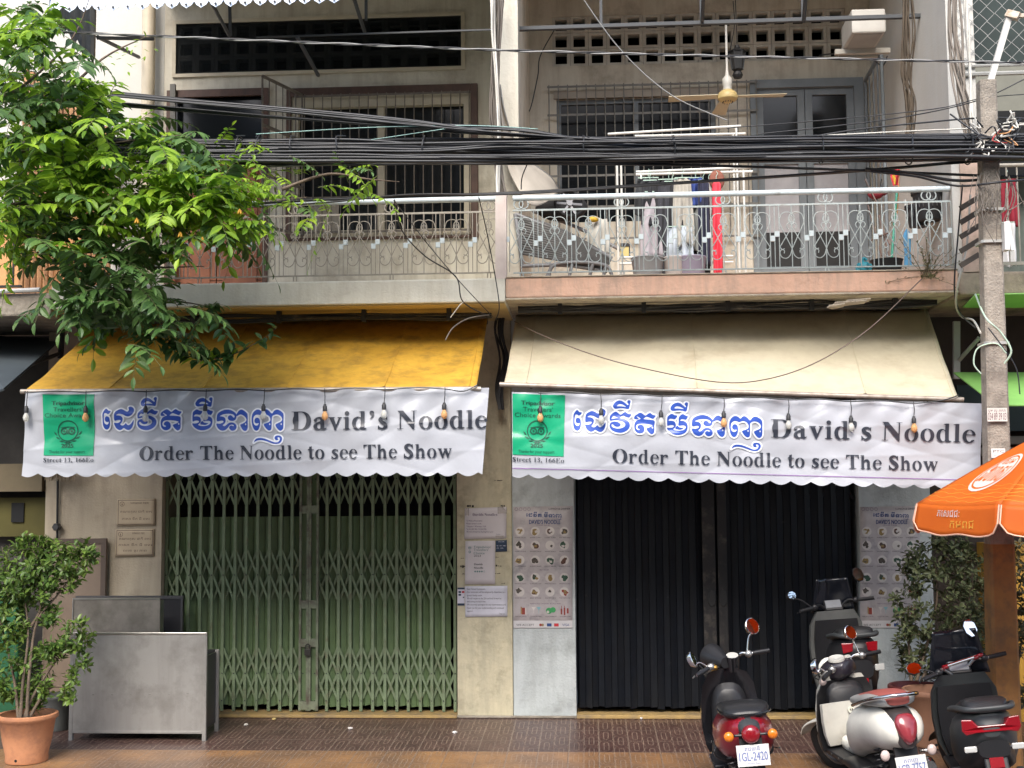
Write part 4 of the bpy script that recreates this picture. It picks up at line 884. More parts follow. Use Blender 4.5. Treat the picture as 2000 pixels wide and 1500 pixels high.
for q in ((909,992,916,1007),(972,990,990,1003),(968,1046,984,1053)): r = rect(*q, -.011); mb.grid(lambda u, v: Vector((r[0]+(r[1]-r[0])*u, -.0105-.001*math.sin(6*u), r[2]+(r[3]-r[2])*v)), 3, 3)
mb.build('sticky_tape', mat('glossy tape', (.62,.56,.50), .15, alpha=.45), n1)
n2 = sheet('award_notice', [(909,1057),(967,1056),(967,1141),(908,1141)], -.007, PAPER, 'tall paper award certificate with small owl emblem, middle of the cream pillar', 'notice', curl=.003)
lines(n2, [("Tripadvisor", 925,959,1066,1070.5), ("Travellers'", 925,954.5,1071.5,1076), ("Choice", 925,946.5,1078,1082.5)], -.0105, PRINTG)
lines(n2, [("2023", 925.5,939,1083.5,1087.5), ("Davids", 926,942.5,1100,1103.8), ("Noodle", 926,943.5,1107,1110.8), ("Davids", 926.3,942.8,1100,1103.8), ("Noodle", 926.3,943.8,1107,1110.8)], -.0106, PRINT, 'heading')
mb = MB()
for i in range(5): p = W(928 + 4.4*i, 1116.3, -.0106); mb.lathe([(0 if i < 4 else .006,0),(.008,0)], Matrix.Translation(p) @ Matrix.Rotation(rad(90),4,'X'), 12)
p = W(917.5, 1070, -.0106)
for r0, r1, dx in ((.012,.0145,0),(.003,.006,-.006),(.003,.006,.006)): mb.lathe([(r0,0),(r1,0)], Matrix.Translation(p + Vector((dx,0,0))) @ Matrix.Rotation(rad(90),4,'X'), 14)
p = W(917.5, 1078, -.0106); mb.lathe([(.007,0),(.012,0)], Matrix.Translation(p) @ Matrix.Rotation(rad(90),4,'X'), 14)
mb.build('emblem', PRINTG, n2)
n3 = sheet('notice', [(908,1145),(991,1144),(991,1204),(909,1205)], -.008, PAPERW, 'white closure letter to customers, lowest sheet on the cream pillar', 'notice', curl=.003)
lines(n3, [("Dear Valued Customers,", 912,948,1148.5,1152), ("Our restaurant will be temporarily closed due to a", 912,987,1154.5,1158), ("special family event.", 912,942,1161,1164.5), ("We will reopen on the 25th and look forward to", 912,979,1167,1170.5), ("welcoming you back then.", 912,949,1173,1176.5), ("We sincerely apologise for any inconvenience and", 912,988,1179,1182.5), ("thank you for your understanding and continued", 912,984,1185.5,1189), ("support.", 912,924,1191.5,1195), ("Thank you", 975,986,1197,1200)], -.0115, PRINT)
c1 = sheet('payment_sticker', [(968,1055.5),(990,1054.5),(990.5,1077),(968,1078)], -.007, NAVYC, 'small navy card payment sticker beside the award certificate', 'sticker')
lines(c1, [("WELCOME", 973,985,1057,1059), ("VISA", 969.5,974,1065,1067), ("PAY", 976,980,1065,1067), ("CARD", 982,988,1065,1067), ("JCB", 970,974,1069.5,1071.5), ("AMEX", 977,983,1069.5,1071.5)], -.0095, PAPERW)
c2 = sheet('payment_sticker', [(893.5,1147.5),(907.5,1147),(907.5,1182.5),(893.5,1183)], -.007, PAPERW, 'narrow white sticker with navy bands left of the closure letter', 'sticker')
mb = MB(); mr_ = MB()
for a, b, c, d in ((893.6,1147.6,907.4,1151),(893.6,1178.5,907.4,1182.8),(895.5,1154.5,900.5,1158),(895.5,1160,900.5,1163.5),(904,1165.5,906.5,1168)): r = rect(a,b,c,d,-.0085); mb.box(r[0],r[1],-.0092,-.0085,r[2],r[3])
r = rect(902,1154.5,907,1158,-.0085); mr_.box(r[0],r[1],-.0092,-.0085,r[2],r[3])
mb.build('band', NAVYC, c2); mr_.build('logo', mat('red print', (.5,.03,.04), .6), c2)
# torn strips of old black tape left on the pillar
mb = MB()
for a, b, w_, h_ in ((965,938,18,1.6),(912,987,14,4),(978,986,8,4),(900,1090,6,1.5),(966,1088,8,1.5),(899,1105,10,4),(968,1104,12,4),(966,1119.5,12,1.8),(903,1120,5,2),(979,1139,8,1.5)):
    n = 6
    for k in range(3):
        x = a + w_*k/3; r = rect(x, b + R_.uniform(-1, 1)*h_*.3, x + w_/3*R_.uniform(.6, 1.1), b + h_*R_.uniform(.5, 1), -.004)
        mb.box(r[0], r[1], -.0022 - .0001*k, -.0004, r[2], r[3])
mb.build('tape_scrap', mat('old black tape', (.04,.035,.03), .8), H1)
# menus
MENUP = mat('grey menu vinyl', (.50,.46,.46), .45, col2=(.40,.36,.36), scale=9, dirt=(.30,.28,.29), dscale=6, dthr=.6, dsoft=.05)
FOOD = [mat('food brown', (.16,.07,.05), .6, col2=(.07,.04,.03), scale=60), mat('food green', (.05,.12,.07), .6, col2=(.03,.05,.04), scale=60), mat('food yellow', (.36,.26,.09), .6, col2=(.2,.13,.06), scale=60), mat('food red', (.34,.03,.025), .6, col2=(.2,.06,.04), scale=60), mat('food white', (.66,.62,.58), .6), mat('food dark', (.05,.045,.04), .6, col2=(.12,.1,.08), scale=60), mat('drink lime', (.06,.36,.12), .5), mat('drink cyan', (.25,.5,.55), .5)]
def menu(ox, w, y0, y1, Y, label):
    q = [(ox, y0 + 1), (ox + w, y0 - 1), (ox + w - 1, y1), (ox, y1)]
    t = sheet('menu_poster', q, Y, MENUP, label, 'poster', 'shop menus beside the black gate')
    s = w/117.; X = lambda a: ox + (a - 1002)*s; Yp = lambda b: y0 + (b - 989)*(y1-y0)/238.
    Yt = Y - .0035; F = FL(Yt)
    T = lambda rows, M, n='lettering': lines(t, [(r, X(a), X(b), Yp(c), Yp(d)) for r, a, b, c, d in rows], Yt, M, n)
    T([("LUNCH & DINNER", 1071.5,1114,992,995.2)], PRINT)
    T([("DAVID'S NOODLE", 1033,1094,1015,1023.5), ("DAVID'S NOODLE", 1033.4,1094.4,1015,1023.5)], PNAVY, 'heading')
    mb = MB(); vf = khmer_name(2.2, 0.); mb.add([F(X(1027 + (a-1120)*70/375), Yp(999 + (b-780)*13.5/105*1.25)) for a, b in vf[0]], vf[1]); mb.build('khmer_lettering', PNAVY, t)
    mb = MB()
    for i in range(4): mb.lathe([(.013,0),(.0155,0)], Matrix.Translation(F(X(1008 + 8.3*i), Yp(994.5))) @ Matrix.Rotation(rad(90),4,'X'), 14)
    mb.build('ring', PRINTP, t)
    rows = [(1038,[("KHMER SALAD",2),("KHMER CURRY",2),("LOK LAK",0),("STIR FRIED BEEF",5)]), (1065,[("FRIED DUCK",5),("DUMPLINGS",0),("SPRING ROLLS",4),("FRIED TOFU",1)]), (1094,[("GREEN MANGO",2),("SHRIMP SALAD",5),("LOTUS SALAD",1),("BANANA FLOWER",0)]), (1128,[("TROPICAL SALAD",1),("DUMPLING SOUP",1),("FRIED NOODLES",2),("SPINACH SOUP",1)]), (1156,[("PEPPER CHICKEN",5),("BEEF STEAK",0),("CHICKEN RICE",4),("TOM YAM SOUP",3)])]
    cols = [1015, 1045, 1074, 1102]; rr = random.Random(9)
    cap = []; food = [MB() for _ in FOOD]
    for cy, items in rows:
        for cx, (nm, k) in zip(cols, items):
            cap.append((nm, cx - 10, cx + 12, cy + 11, cy + 13))
            MB().lathe([(0,0),(.045*s,0)], Matrix.Translation(F(X(cx), Yp(cy)) + Vector((0,.0012,0))) @ Matrix.Rotation(rad(90),4,'X'), 18).build('plate', FOOD[4], t)
            for q_ in range(5):
                c = F(X(cx + rr.uniform(-3.4, 3.4)), Yp(cy + rr.uniform(-3, 3))); n = 9; k2 = k if q_ < 3 else rr.choice([k, 4, 5, 2])
                rad_ = [rr.uniform(.45, 1)*(.036 if q_ == 0 else .019)*s for _ in range(n)]
                food[k2].add([c + Vector((rad_[j]*math.cos(6.283*j/n), -.0003*(q_+1), rad_[j]*math.sin(6.283*j/n))) for j in range(n)], [tuple(range(n))])
    for cx, (nm, k) in zip(cols, [("FRESH JUICE",3),("COCKTAIL",7),("COCONUT",6),("COLD BEER & COKE",3)]):
        cap.append((nm, cx - 9, cx + 13, 1203, 1205))
    r3 = lambda a,b,c,d,k,e=0.: (lambda r: food[k].box(r[0],r[1],Yt-.0012-e,Yt-.0004-e,r[2],r[3]))(rect(X(a),Yp(b),X(c),Yp(d),Yt))
    r3(1019,1187,1025,1200,3); r3(1016.5,1185,1018.8,1199,2); r3(1025.3,1187,1027.5,1200,4)
    for a in (1042, 1052): 
        c = F(X(a), Yp(1188)); food[7 if a > 1045 else 4].add([c + Vector((-.022,-.001,.012)), c + Vector((.022,-.001,.012)), c + Vector((.002,-.001,-.018)), c + Vector((.002,-.001,-.05)), c + Vector((-.002,-.001,-.05)), c + Vector((-.002,-.001,-.018))], [(0,1,2,3,4,5)])
    for a, b, rr_ in ((1072,1193,.030),(1080,1191,.026)): food[6].lathe([(0,0),(rr_,0)], Matrix.Translation(F(X(a),Yp(b)) + Vector((0,-.0008*(a-1071),0))) @ Matrix.Rotation(rad(90),4,'X'), 16)
    food[4].lathe([(0,0),(.013,0)], Matrix.Translation(F(X(1070),Yp(1195)) + Vector((0,-.009,0))) @ Matrix.Rotation(rad(90),4,'X'), 12)
    r3(1095,1189,1098,1200,3); r3(1096,1183,1097,1189,3,.0005); r3(1101,1187,1104,1201,3); r3(1102,1183,1103,1187,3,.0005); r3(1107,1188,1110.5,1198,3)
    for k, f_ in enumerate(food):
        if f_.v: f_.build('food_picture', FOOD[k], t)
    for q_ in cap: T([q_], PRINT, 'caption')
    T([("KHMER DISHES", 1048,1074,1024.8,1026.6), ("BEST SOUPS", 1054,1072,1112,1114), ("FRESH JUICE, COCKTAIL & COLD BEER", 1035,1095,1178,1180)], PRINTP, 'subheading')
    r = rect(X(1002.5), Yp(1212), X(1118), Yp(1226), Yt + .0015); MB().box(r[0], r[1], Yt + .0012, Yt + .002, r[2], r[3]).build('footer', mat('white footer vinyl', (.62,.60,.60), .5), t)
    T([("WE ACCEPT", 1008,1043,1218.5,1222.5)], PRINT); T([("VISA", 1098,1112,1218,1223)], PNAVY)
    mb = MB()
    for a, k in ((1055.5, 3), (1059.5, 2)): food_ = MB().lathe([(0,0),(.013,0)], Matrix.Translation(F(X(a), Yp(1220.5)) + Vector((0,-.0004*k,0))) @ Matrix.Rotation(rad(90),4,'X'), 16).build('card_logo', FOOD[k], t)
    for a, k in ((1068, PNAVY), (1082, mat('red print', (.5,.03,.04)))):
        r = rect(X(a), Yp(1217.5), X(a + 9), Yp(1223.5), Yt); MB().box(r[0], r[1], Yt - .0006, Yt, r[2], r[3]).build('card_logo', k, t)
    T([("UP", 1069.5, 1075.5, 1218.8, 1222.3), ("JCB", 1083, 1090.2, 1218.8, 1222.3)], PAPERW, 'card_name'); 
    for n_, o in ((0, t.children[-1]),): o.location.y -= .0012
    return t
menu(1002.5, 116.5, 989, 1227, .004, 'grey menu poster on the pale pillar left of the black gate, fully visible')
menu(1680, 117, 989, 1227, .004, 'grey menu poster right of the black gate, half hidden by shrub and scooter')
# plaques on the left pillar
for (q, rows, lab) in (([(229,975),(303,974),(303,1026),(228,1027)], [(982,255,290),(999,235,297),(1013,238,292)], 'cream plaque with three lines of script, upper of two on the left pillar'),
                  ([(226,1034),(301,1033),(300,1086),(225,1087)], [(1041,258,282),(1052,233,294),(1064,231,297),(1075,241,286)], 'cream plaque with four lines of script, lower of two on the left pillar')):
    t = sheet('plaque', q, -.012, PLAQ, lab, 'plaque', th=.012)
    mb = MB(); r = rect(q[0][0] + 1.5, q[0][1] + 1.5, q[2][0] - 1.5, q[2][1] - 1.5, -.0185); w_ = .0045
    mb.box(r[0], r[1], -.0192, -.0184, r[3]-w_, r[3]).box(r[0], r[1], -.0192, -.0184, r[2], r[2]+w_).box(r[0], r[0]+w_, -.0192, -.0184, r[2]+w_, r[3]-w_).box(r[1]-w_, r[1], -.0192, -.0184, r[2]+w_, r[3]-w_)
    mb.build('border', PLAQE, t)
    mb = MB(); c = W(q[0][0] + 9.5, q[0][1] + 9.5, -.0192)
    mb.lathe([(.020,0),(.024,0)], Matrix.Translation(c) @ Matrix.Rotation(rad(90),4,'X'), 18); mb.add([c + Vector((0,0,.014)), c + Vector((.006,0,-.012)), c + Vector((-.006,0,-.012))], [(0,1,2)]); mb.build('emblem', PLAQE, t)
    words = ["អគារលេខ កខគ", "គណបក្ស ជាតិ ខមរ", "ភាសា ទឹក ដី ខមរ", "លេខ ទូរ ភាព"]
    mb = MB()
    for i, (y, a, b) in enumerate(rows): flat_text(mb, sans(words[i]), a, b, y - 2.2, y + 2.2, FL(-.0192), cap=.75)
    mb.build('lettering', PLAQE, t)
# meter box with riser on the left pillar, wooden panel
t = thing('electric_meter', W(113, 1040, -.02), 'small dark junction box on a vertical pipe, on the left pillar', 'meter')
MB().tube([W(113, 925, -.03), W(111.5, 1056, -.03)], .012, 7).build('riser', IRONK, t)
MB().lathe([(0,0),(.034,.0),(.04,.01),(.04,.06),(.03,.07),(0,.07)], Matrix.Translation(W(114, 1029, -.02)) @ Matrix.Rotation(rad(90),4,'X'), 6).build('box', STEELD, t)
r = rect(86, 1052, 206, 1250, -.08)
t = thing('wooden_panel', ((r[0]+r[1])/2, -.06, 0), 'dull brown panel leaning on the left pillar behind the shrub', 'panel')
MB().box(r[0], r[1], -.075, -.045, 0, r[3]).build('board', mat('dull brown board', (.20,.15,.11), .7, col2=(.16,.12,.09), scale=4), t)
MB().box(r[1]-.05, r[1], -.088, -.0755, 0, r[3]).box(r[0], r[1]-.05, -.088, -.0755, r[3]-.05, r[3]).build('edge', mat('dark brown edging', (.09,.065,.05), .6), t)
t = thing('straw_bundle', W(114, 934, -.12), 'grey brown straw fringe peeking out below the left banner', 'straw'); mb = MB()
for k in range(90):
    x = R_.uniform(90, 145); p = W(x, 915, -.15 + R_.uniform(-.04, .04)); mb.tube([p, W(x + R_.uniform(-4, 4), R_.uniform(930, 941), -.15)], .003, 4)
mb.build('straw', mat('dry straw', (.3,.24,.16), .9, island=.4), t)
# ------------------------------------------------------------------ utility pole
YP = -1.25*KY
t = thing('utility_pole', (W(1950, 800, YP).x, YP, 0), 'weathered grey square concrete utility pole carrying the cable bundle', 'pole')
A = W(1926, 160, YP); B = W(1946, 880, YP); d = (B - A) / (A.z - B.z); F0 = A + d * A.z; zt = A.z
mb = MB(); wt, wb = .066, .105
def psec(p, w): return [Vector((p.x + a*w, p.y + b*w, p.z)) for a, b in ((-.8,-1),(.8,-1),(1,-.8),(1,.8),(.8,1),(-.8,1),(-1,.8),(-1,-.8))]
mb.loft([psec(F0.lerp(A, k/12), wb + (wt-wb)*k/12) for k in range(13)]); mb.build('shaft', POLE, t)
def on_pole(y): return F0.lerp(A, (PZ(1940, y, YP))/zt)
for y in (413, 475, 672):
    p = on_pole(y); MB().loft([psec(p + Vector((0,0,-.011)), .1), psec(p + Vector((0,0,.011)), .1)]).build('steel_band', mat('galvanised strap', (.5,.49,.46), .45, metal=.5), t)
zb_ = PZ(1950, 1062, YP); MB().loft([psec(F0.lerp(A, k*zb_/zt/6), wb + (wt-wb)*k*zb_/zt/6 + .004) for k in range(7)]).build('orange_base', mat('mottled orange brown', (.36,.17,.05), .8, col2=(.24,.12,.045), scale=6, dirt=(.12,.08,.05), dscale=7, dthr=.6), t)  # orange brown skin over the pole's lower end, mottled darker
MB().beam(W(1932, 166, YP), W(1972, 30, YP - .05), .045, .045).build('arm', mat('white painted steel', (.72,.71,.66), .5), t)
MB().beam(W(1966, 27, YP-.05), W(1990, 33, YP-.1), .06, .05).beam(W(1975, 32, YP-.06), W(2010, 30, YP-.1), .03, .03).build('bracket', mat('rusty white steel', (.55,.5,.42), .6, dirt=(.3,.17,.08), dscale=20, dthr=.55), t)
mb = MB(); mb.box(W(1958, 435, YP-.12).x, W(1968, 435, YP-.12).x, YP-.16, YP-.08, PZ(1960, 490, YP-.12), PZ(1960, 435, YP-.12)); mb.beam(W(1967, 432, YP-.14), W(1978, 490, YP-.14), .03, .03); mb.build('junction_box', mat('white plastic box', (.70,.70,.68), .5), t, bevel=.004)
s1 = thing('pole_sign', W(1947, 823, YP-.13), 'white paper phone number sign on the utility pole, above the smaller plate', 'sign')
r = rect(1928, 797, 1967, 823, YP - .115); MB().box(r[0], r[1], YP-.118, YP-.114, r[2], r[3]).build('sheet', mat('aged white paper', (.66,.63,.58), .7), s1)
mb = MB(); flat_text(mb, sans("034 89 39 03"), 1929.5, 1965.5, 806, 820, FL(YP-.1195)); flat_text(mb, sans("បូម លូ ភកភ"), 1930, 1964, 799, 804, FL(YP-.1195)); mb.build('lettering', mat('maroon print', (.12,.03,.05), .7), s1)
s2 = thing('pole_sign', W(1950, 893, YP-.13), 'small white plate lettered PTC on the utility pole', 'sign')
r = rect(1936, 876, 1963, 894, YP - .115); MB().box(r[0], r[1], YP-.118, YP-.114, r[2], r[3]).build('sheet', mat('white plate', (.72,.68,.66), .5), s2)
mb = MB(); flat_text(mb, sans("PTC"), 1940, 1961, 879, 884, FL(YP-.1195)); flat_text(mb, sans("01 24 88"), 1942, 1958, 889, 891, FL(YP-.1195)); mb.build('lettering', PRINT, s2)
# ------------------------------------------------------------------ overhead cables
def cable(pts, r, M, label, group, Y=None, n=6, res=8, name='overhead_cable'):
    P = [W(a, b, y*KY) for a, b, y in pts]
    return tag(MB().tube(catmull(P, res), r, n).build(name, M, smooth=80), label, 'cable', group)
rc = random.Random(11)
LB = 'black cable in the thick bundle crossing in front of both balconies'; GB = 'cables of the thick bundle'
for i in range(40):
    y0 = rc.uniform(283, 322); pts = []; off = rc.uniform(-21, 21); dY = rc.uniform(-.09, .09)
    for x in range(-60, 2141, 150):
        base = 292 + 5*math.sin(x/420) - (0 if x > 300 else (300 - x)*.02)
        if rc.random() < .3: off += rc.uniform(-9, 9); off = max(-23, min(25, off))
        pts.append((x, base + off + rc.uniform(-1.5, 1.5), -1.30 + dY + .02*math.sin(x/200 + i)))
    cable(pts, rc.choice([.007, .009, .011, .013, .016]), CABLE, LB, GB)
LC = 'black cable of the sloping bundle sagging from upper left to the middle'; GC = 'cables of the sloping bundle'
for i in range(10):
    o = rc.uniform(-13, 13); k = rc.uniform(-9, 9); dY = rc.uniform(-.06, .06)
    pts = [(-60, 172+o, -1.32+dY), (120, 184+o, -1.32+dY), (340, 203+o*.9, -1.32+dY), (560, 222+o*.7+k*.4, -1.3+dY), (800, 243+k, -1.3+dY), (1000, 258-o*.5, -1.3+dY), (1200, 276+o*.4, -1.3+dY), (1400, 284+o*.3, -1.3+dY), (1700, 288+o*.4, -1.3+dY), (1960, 286+o*.6, -1.3+dY), (2140, 282+o, -1.3+dY)]
    cable(pts, rc.choice([.008, .010, .013]), CABLE, LC, GC)
# thin twisted pair high up
for s in (0, 1):
    pts = []
    for k in range(0, 111):
        x = -60 + k*20; y = 57 + (x/1000)*38 if x < 1000 else 95 + (x-1000)/1000*27
        y += 4*math.sin(math.pi*(x+60)/2200); a = k*.9 + s*math.pi
        pts.append((x, y + 1.6*math.sin(a), -1.4 + .008*math.cos(a)))
    cable(pts, .0062, [CABLE, CABLEL][s], ['thin black strand of the twisted pair strung highest across the photo', 'thin grey strand of the twisted pair strung highest across the photo'][s], 'twisted pair', res=2, name='twisted_wire')
SG = [
 ([(-60,420,-1.2),(300,418,-1.2),(520,396,-1.22),(760,385,-1.25),(1000,377,-1.25),(1250,362,-1.25),(1500,346,-1.25),(1750,328,-1.25),(1960,308,-1.2),(2140,296,-1.2)], .013, CABLE, 'thick black cable rising to the right below the bundle, along the handrails'),
 ([(-60,404,-1.25),(300,410,-1.25),(600,398,-1.25),(800,380,-1.27),(1000,379,-1.27),(1300,360,-1.27),(1700,331,-1.27),(1960,312,-1.2)], .008, CABLE, 'second thin black cable paired with the thick one along the handrails'),
 ([(-60,326,-1.35),(300,335,-1.35),(420,318,-1.35),(520,312,-1.33),(700,316,-1.3),(900,318,-1.3),(1300,322,-1.3),(1600,330,-1.3),(1960,345,-1.22)], .011, CABLE, 'black cable along the underside of the thick bundle'),
 ([(330,330,-1.3),(500,326,-1.3),(800,318,-1.3),(1050,309,-1.3)], .006, CABLEL, 'short grey cable under the bundle before the brown window'),
 ([(500,262,-1.3),(700,250,-1.3),(840,246,-1.3),(950,246,-1.3),(1050,252,-1.3)], .004, CABLET, 'pale teal cable lying on the sloping bundle'),
 ([(725,273,-1.32),(800,262,-1.32),(880,250,-1.32)], .0035, CABLET, 'short pale teal cable bridging the two bundles'),
 ([(1500,270,-1.3),(1660,262,-1.3),(1780,256,-1.28),(1900,250,-1.25),(1990,236,-1.2)], .006, CABLEW, 'pale cable lifting from the bundle towards the pole'),
 ([(1480,262,-1.3),(1640,245,-1.3),(1780,226,-1.28),(1910,196,-1.2),(2000,155,-1.2)], .005, CABLE, 'thin black wire rising above the bundle to the upper right'),
 ([(1490,285,-1.3),(1660,255,-1.3),(1820,238,-1.28),(1930,230,-1.2),(2060,234,-1.2)], .007, CABLE, 'black wire crossing the pole just above the bundle'),
 ([(1420,250,-1.3),(1640,232,-1.3),(1830,212,-1.28),(1930,190,-1.2),(2080,180,-1.2)], .004, CABLE, 'fine black wire crossing in front of the pole near its top'),
 ([(1690,330,-1.3),(1780,338,-1.3),(1860,352,-1.28),(1930,350,-1.22),(2060,338,-1.2)], .012, CABLE, 'thick cable sagging below the bundle right of the red flag'),
 ([(1700,335,-1.3),(1790,345,-1.3),(1870,363,-1.28),(1950,356,-1.4),(2060,345,-1.2)], .009, CABLE, 'lower cable sagging below the bundle right of the red flag'),
 ([(1120,-30,-1.1),(1210,95,-1.0),(1310,185,-.95),(1420,235,-.9)], .005, CABLEL, 'thin grey wire running diagonally down to the ceiling fan'),
 ([(1005,628,-.3),(1060,655,-.75),(1150,690,-1.0),(1250,718,-1.1),(1400,746,-1.12),(1500,740,-1.12),(1600,705,-1.05),(1700,640,-.95),(1800,545,-.76)], .005, mat('brown wire', (.14,.10,.08), .6), 'thin brown wire looping down in front of the beige awning'),
 ([(770,390,-1.25),(785,450,-1.1),(830,500,-.95),(890,540,-.85),(905,590,-.8),(960,620,-.6)], .006, CABLE, 'black wire drooping before the left railing to the slab corner'),
 ([(770,392,-1.25),(830,470,-1.0),(880,530,-.9),(930,585,-.8),(962,618,-.6)], .004, CABLE, 'thin black wire drooping beside the other before the left railing'),
 ([(935,385,-1.2),(950,450,-1.0),(968,545,-.8),(975,600,-.76),(968,625,-.6)], .005, CABLE, 'dark wire falling past the left railing end to the junction'),
 ([(880,620,-.78),(895,600,-.8),(900,594,-.8),(912,585,-.8)], .005, CABLEW, 'short cut cream cable end under the left slab'),
 ([(870,664,-.95),(885,640,-.85),(915,622,-.75),(955,615,-.65)], .006, mat('dusty dark cable', (.15,.13,.11), .7), 'dusty cable end sticking out over the yellow awning'),
 ([(1022,258,-1.2),(1035,300,-1.2),(1020,345,-1.1),(1018,370,-1.1)], .005, CABLE, 'thin wire bent before the beige party-wall cloth'),
 ([(1083,58,.95),(1055,110,.95),(1050,150,.95),(1033,218,.95),(1020,180,.95),(1003,155,.95)], .007, CABLE, 'black wire hanging in a sharp V on the wall beside the blocks'),
 ([(1905,575,-.95),(1925,620,-1.4),(1955,650,-1.42),(1975,685,-1.42),(1962,710,-1.4)], .008, mat('pale green cable', (.45,.58,.46), .5), 'pale green cable looping round the pole'),
 ([(1916,730,-1.4),(1902,710,-1.4),(1910,680,-1.4),(1945,671,-1.42),(1965,690,-1.42)], .006, mat('pale green cable', (.45,.58,.46)), 'pale green cable loop tied at the lower pole band'),
 ([(1930,640,-1.38),(1960,680,-1.4),(1985,720,-1.4),(1992,770,-1.4)], .005, CABLE, 'black wire slanting down over the lower pole'),
 ([(1895,380,-.9),(1888,480,-.85),(1870,560,-.8),(1868,600,-.6),(1880,620,-.5),(1900,625,-.9),(1915,650,-1.3)], .009, CABLEW, 'cream cable hanging before the pink column to the pole'),
 ([(1880,360,-.95),(1872,450,-.85),(1864,560,-.78),(1875,610,-.6),(1905,640,-1.2)], .007, CABLE, 'black cable hanging before the pink column'),
]
for pts, r, M, lab in SG: cable(pts, r, M, lab, None, name='overhead_cable' if len(pts) > 6 else 'loose_wire')
# wire ties wrapped round the bundle
for i, x in enumerate((470, 508, 575, 662, 830, 1140, 1315, 1604, 1775, 1890)):
    P = [W(x, 293, -1.3*KY) + Vector((rc.uniform(-.01,.01), .14*math.cos(a*.785), .115*math.sin(a*.785))) for a in range(8)]
    mb = MB().tube(catmull(P, 3, True), .006, 5, closed=True); e = W(x + rc.uniform(-14, 14), rc.uniform(262, 270), -1.42*KY); mb.tube([P[2] + Vector((0,-.1,-.02)), e], .004, 4)
    tag(mb.build('cable_tie', CABLE), 'wire tie wound round the thick cable bundle', 'cable tie', 'ties round the bundle')
# cable runs clipped under the slabs, just over the awnings
for (xa, ya, xb, yb, Y, lab) in ((130, 626, 960, 615, -.55*KY, 'dark dusty cable strip clipped under the off white slab above the yellow awning'), (1012, 604, 1830, 592, -.55*KY, 'dark dusty cable strip clipped under the salmon slab above the beige awning')):
    t = thing('cable_strip', W((xa+xb)/2, (ya+yb)/2, Y), lab, 'cable')
    mb = MB()
    for k in range(6): mb.tube(catmull([W(xa + (xb-xa)*i/10, ya + (yb-ya)*i/10 + rc.uniform(-4, 4) + 2*(k-2.5), Y + rc.uniform(-.02,.02)) for i in range(11)], 4), .011, 5)
    mb.build('strand', mat('dusty black cable', (.035,.034,.033), .75, dirt=(.25,.22,.17), dscale=9, dthr=.7), t)
    for i in range(5): 
        p = W(xa + (xb-xa)*(i+.5)/5, ya + (yb-ya)*(i+.5)/5, Y); MB().box(p.x-.02, p.x+.02, Y-.03, Y+.03, p.z-.05, p.z+.11).build('clip', IRONK, t)
# bundles climbing the party-wall columns
def riser(pxs, Y, n, M, label, name, seed, r=(.006,.012), wob=5):
    Y *= KY; rr = random.Random(seed); t = thing(name, W(pxs[-1][0], pxs[-1][1], Y), label, 'cables'); mb = MB()
    for k in range(n):
        o = rr.uniform(-1, 1); mb.tube(catmull([W(x + o*w + rr.uniform(-wob, wob), y, Y + rr.uniform(-.05, .03)) for x, y, w in pxs], 5), rr.uniform(*r), 5)
    mb.build('strand', M, t); return t
riser([(975,-40,9),(972,40,9),(968,130,7),(966,220,8),(972,300,7),(980,385,6)], -.55, 12, mat('dusty dark cable', (.15,.13,.11)), 'dusty dark cable bundle running up between the two balconies', 'cable_riser', 3)
riser([(963,-40,6),(962,60,5),(968,160,4),(975,260,5),(972,350,6),(975,390,4)], -.62, 3, CABLEW, 'three dirty white cables hanging between the two balconies', 'cable_riser', 5, (.009,.012), 3)
riser([(985,600,8),(975,640,9),(985,700,7),(975,760,6),(978,800,4)], -.10, 10, CABLE, 'black cable tangle on the party wall between the two awnings', 'cable_riser', 6)
riser([(1768,-30,9),(1773,60,10),(1770,140,8),(1778,200,6),(1776,262,4)], -.70, 16, mat('dry vine', (.10,.075,.05), .9, col2=(.06,.045,.03)), 'dead brown vine climbing the white column at the right balcony', 'dead_vine', 8, (.004,.009), 6)
riser([(1862,-30,14),(1860,60,14),(1868,130,12),(1880,200,11),(1895,262,12),(1905,300,12)], -1.0, 12, mat('grey brown cable', (.22,.19,.16), .7), 'grey brown cables fanning up left of the utility pole', 'cable_riser', 9, (.006,.011), 6)
riser([(1883,-30,4),(1888,60,4),(1893,140,3),(1897,230,5),(1905,280,6)], -1.05, 3, CABLEW, 'dirty white cables hanging left of the utility pole top', 'cable_riser', 10, (.009,.012), 3)
mb = MB()
for i, y in enumerate((385, 413, 441, 469, 497)): mb.beam(W(1876, y + 22, -.95*KY), W(1912, y, -.95*KY), .045, .03)
t = tag(mb.build('cable_ladder', mat('weathered dark wood', (.10,.085,.07), .9)), 'dark slanted cable rungs between the pink column and the pole', 'bracket')
# coloured loose ends at the pole top
t = thing('cable_tangle', W(1960, 265, YP-.2), 'tangle of white, orange and red wire ends on the bundle beside the pole', 'cables')
for M, n, nm in ((CABLEW, 14, 'white_wire'), (mat('orange wire', (.5,.25,.10), .5), 2, 'orange_wire'), (mat('red wire', (.5,.05,.05), .5), 1, 'red_wire'), (CABLE, 20, 'black_wire')):
    mb = MB()
    for k in range(n):
        x = rc.uniform(1890, 2010); y = rc.uniform(235, 285)
        mb.tube(catmull([W(x, y, YP-.2), W(x + rc.uniform(-25, 25), y + rc.uniform(-20, 25), YP-.26), W(x + rc.uniform(-40, 40), y + rc.uniform(-20, 40), YP-.18)], 5), rc.uniform(.004, .008), 5)
    mb.build(nm, M, t)
t = thing('cable_tangle', W(1880, 590, -.8*KY), 'thin dark wire tangle hanging beside the pole below the bundle', 'cables'); mb = MB()
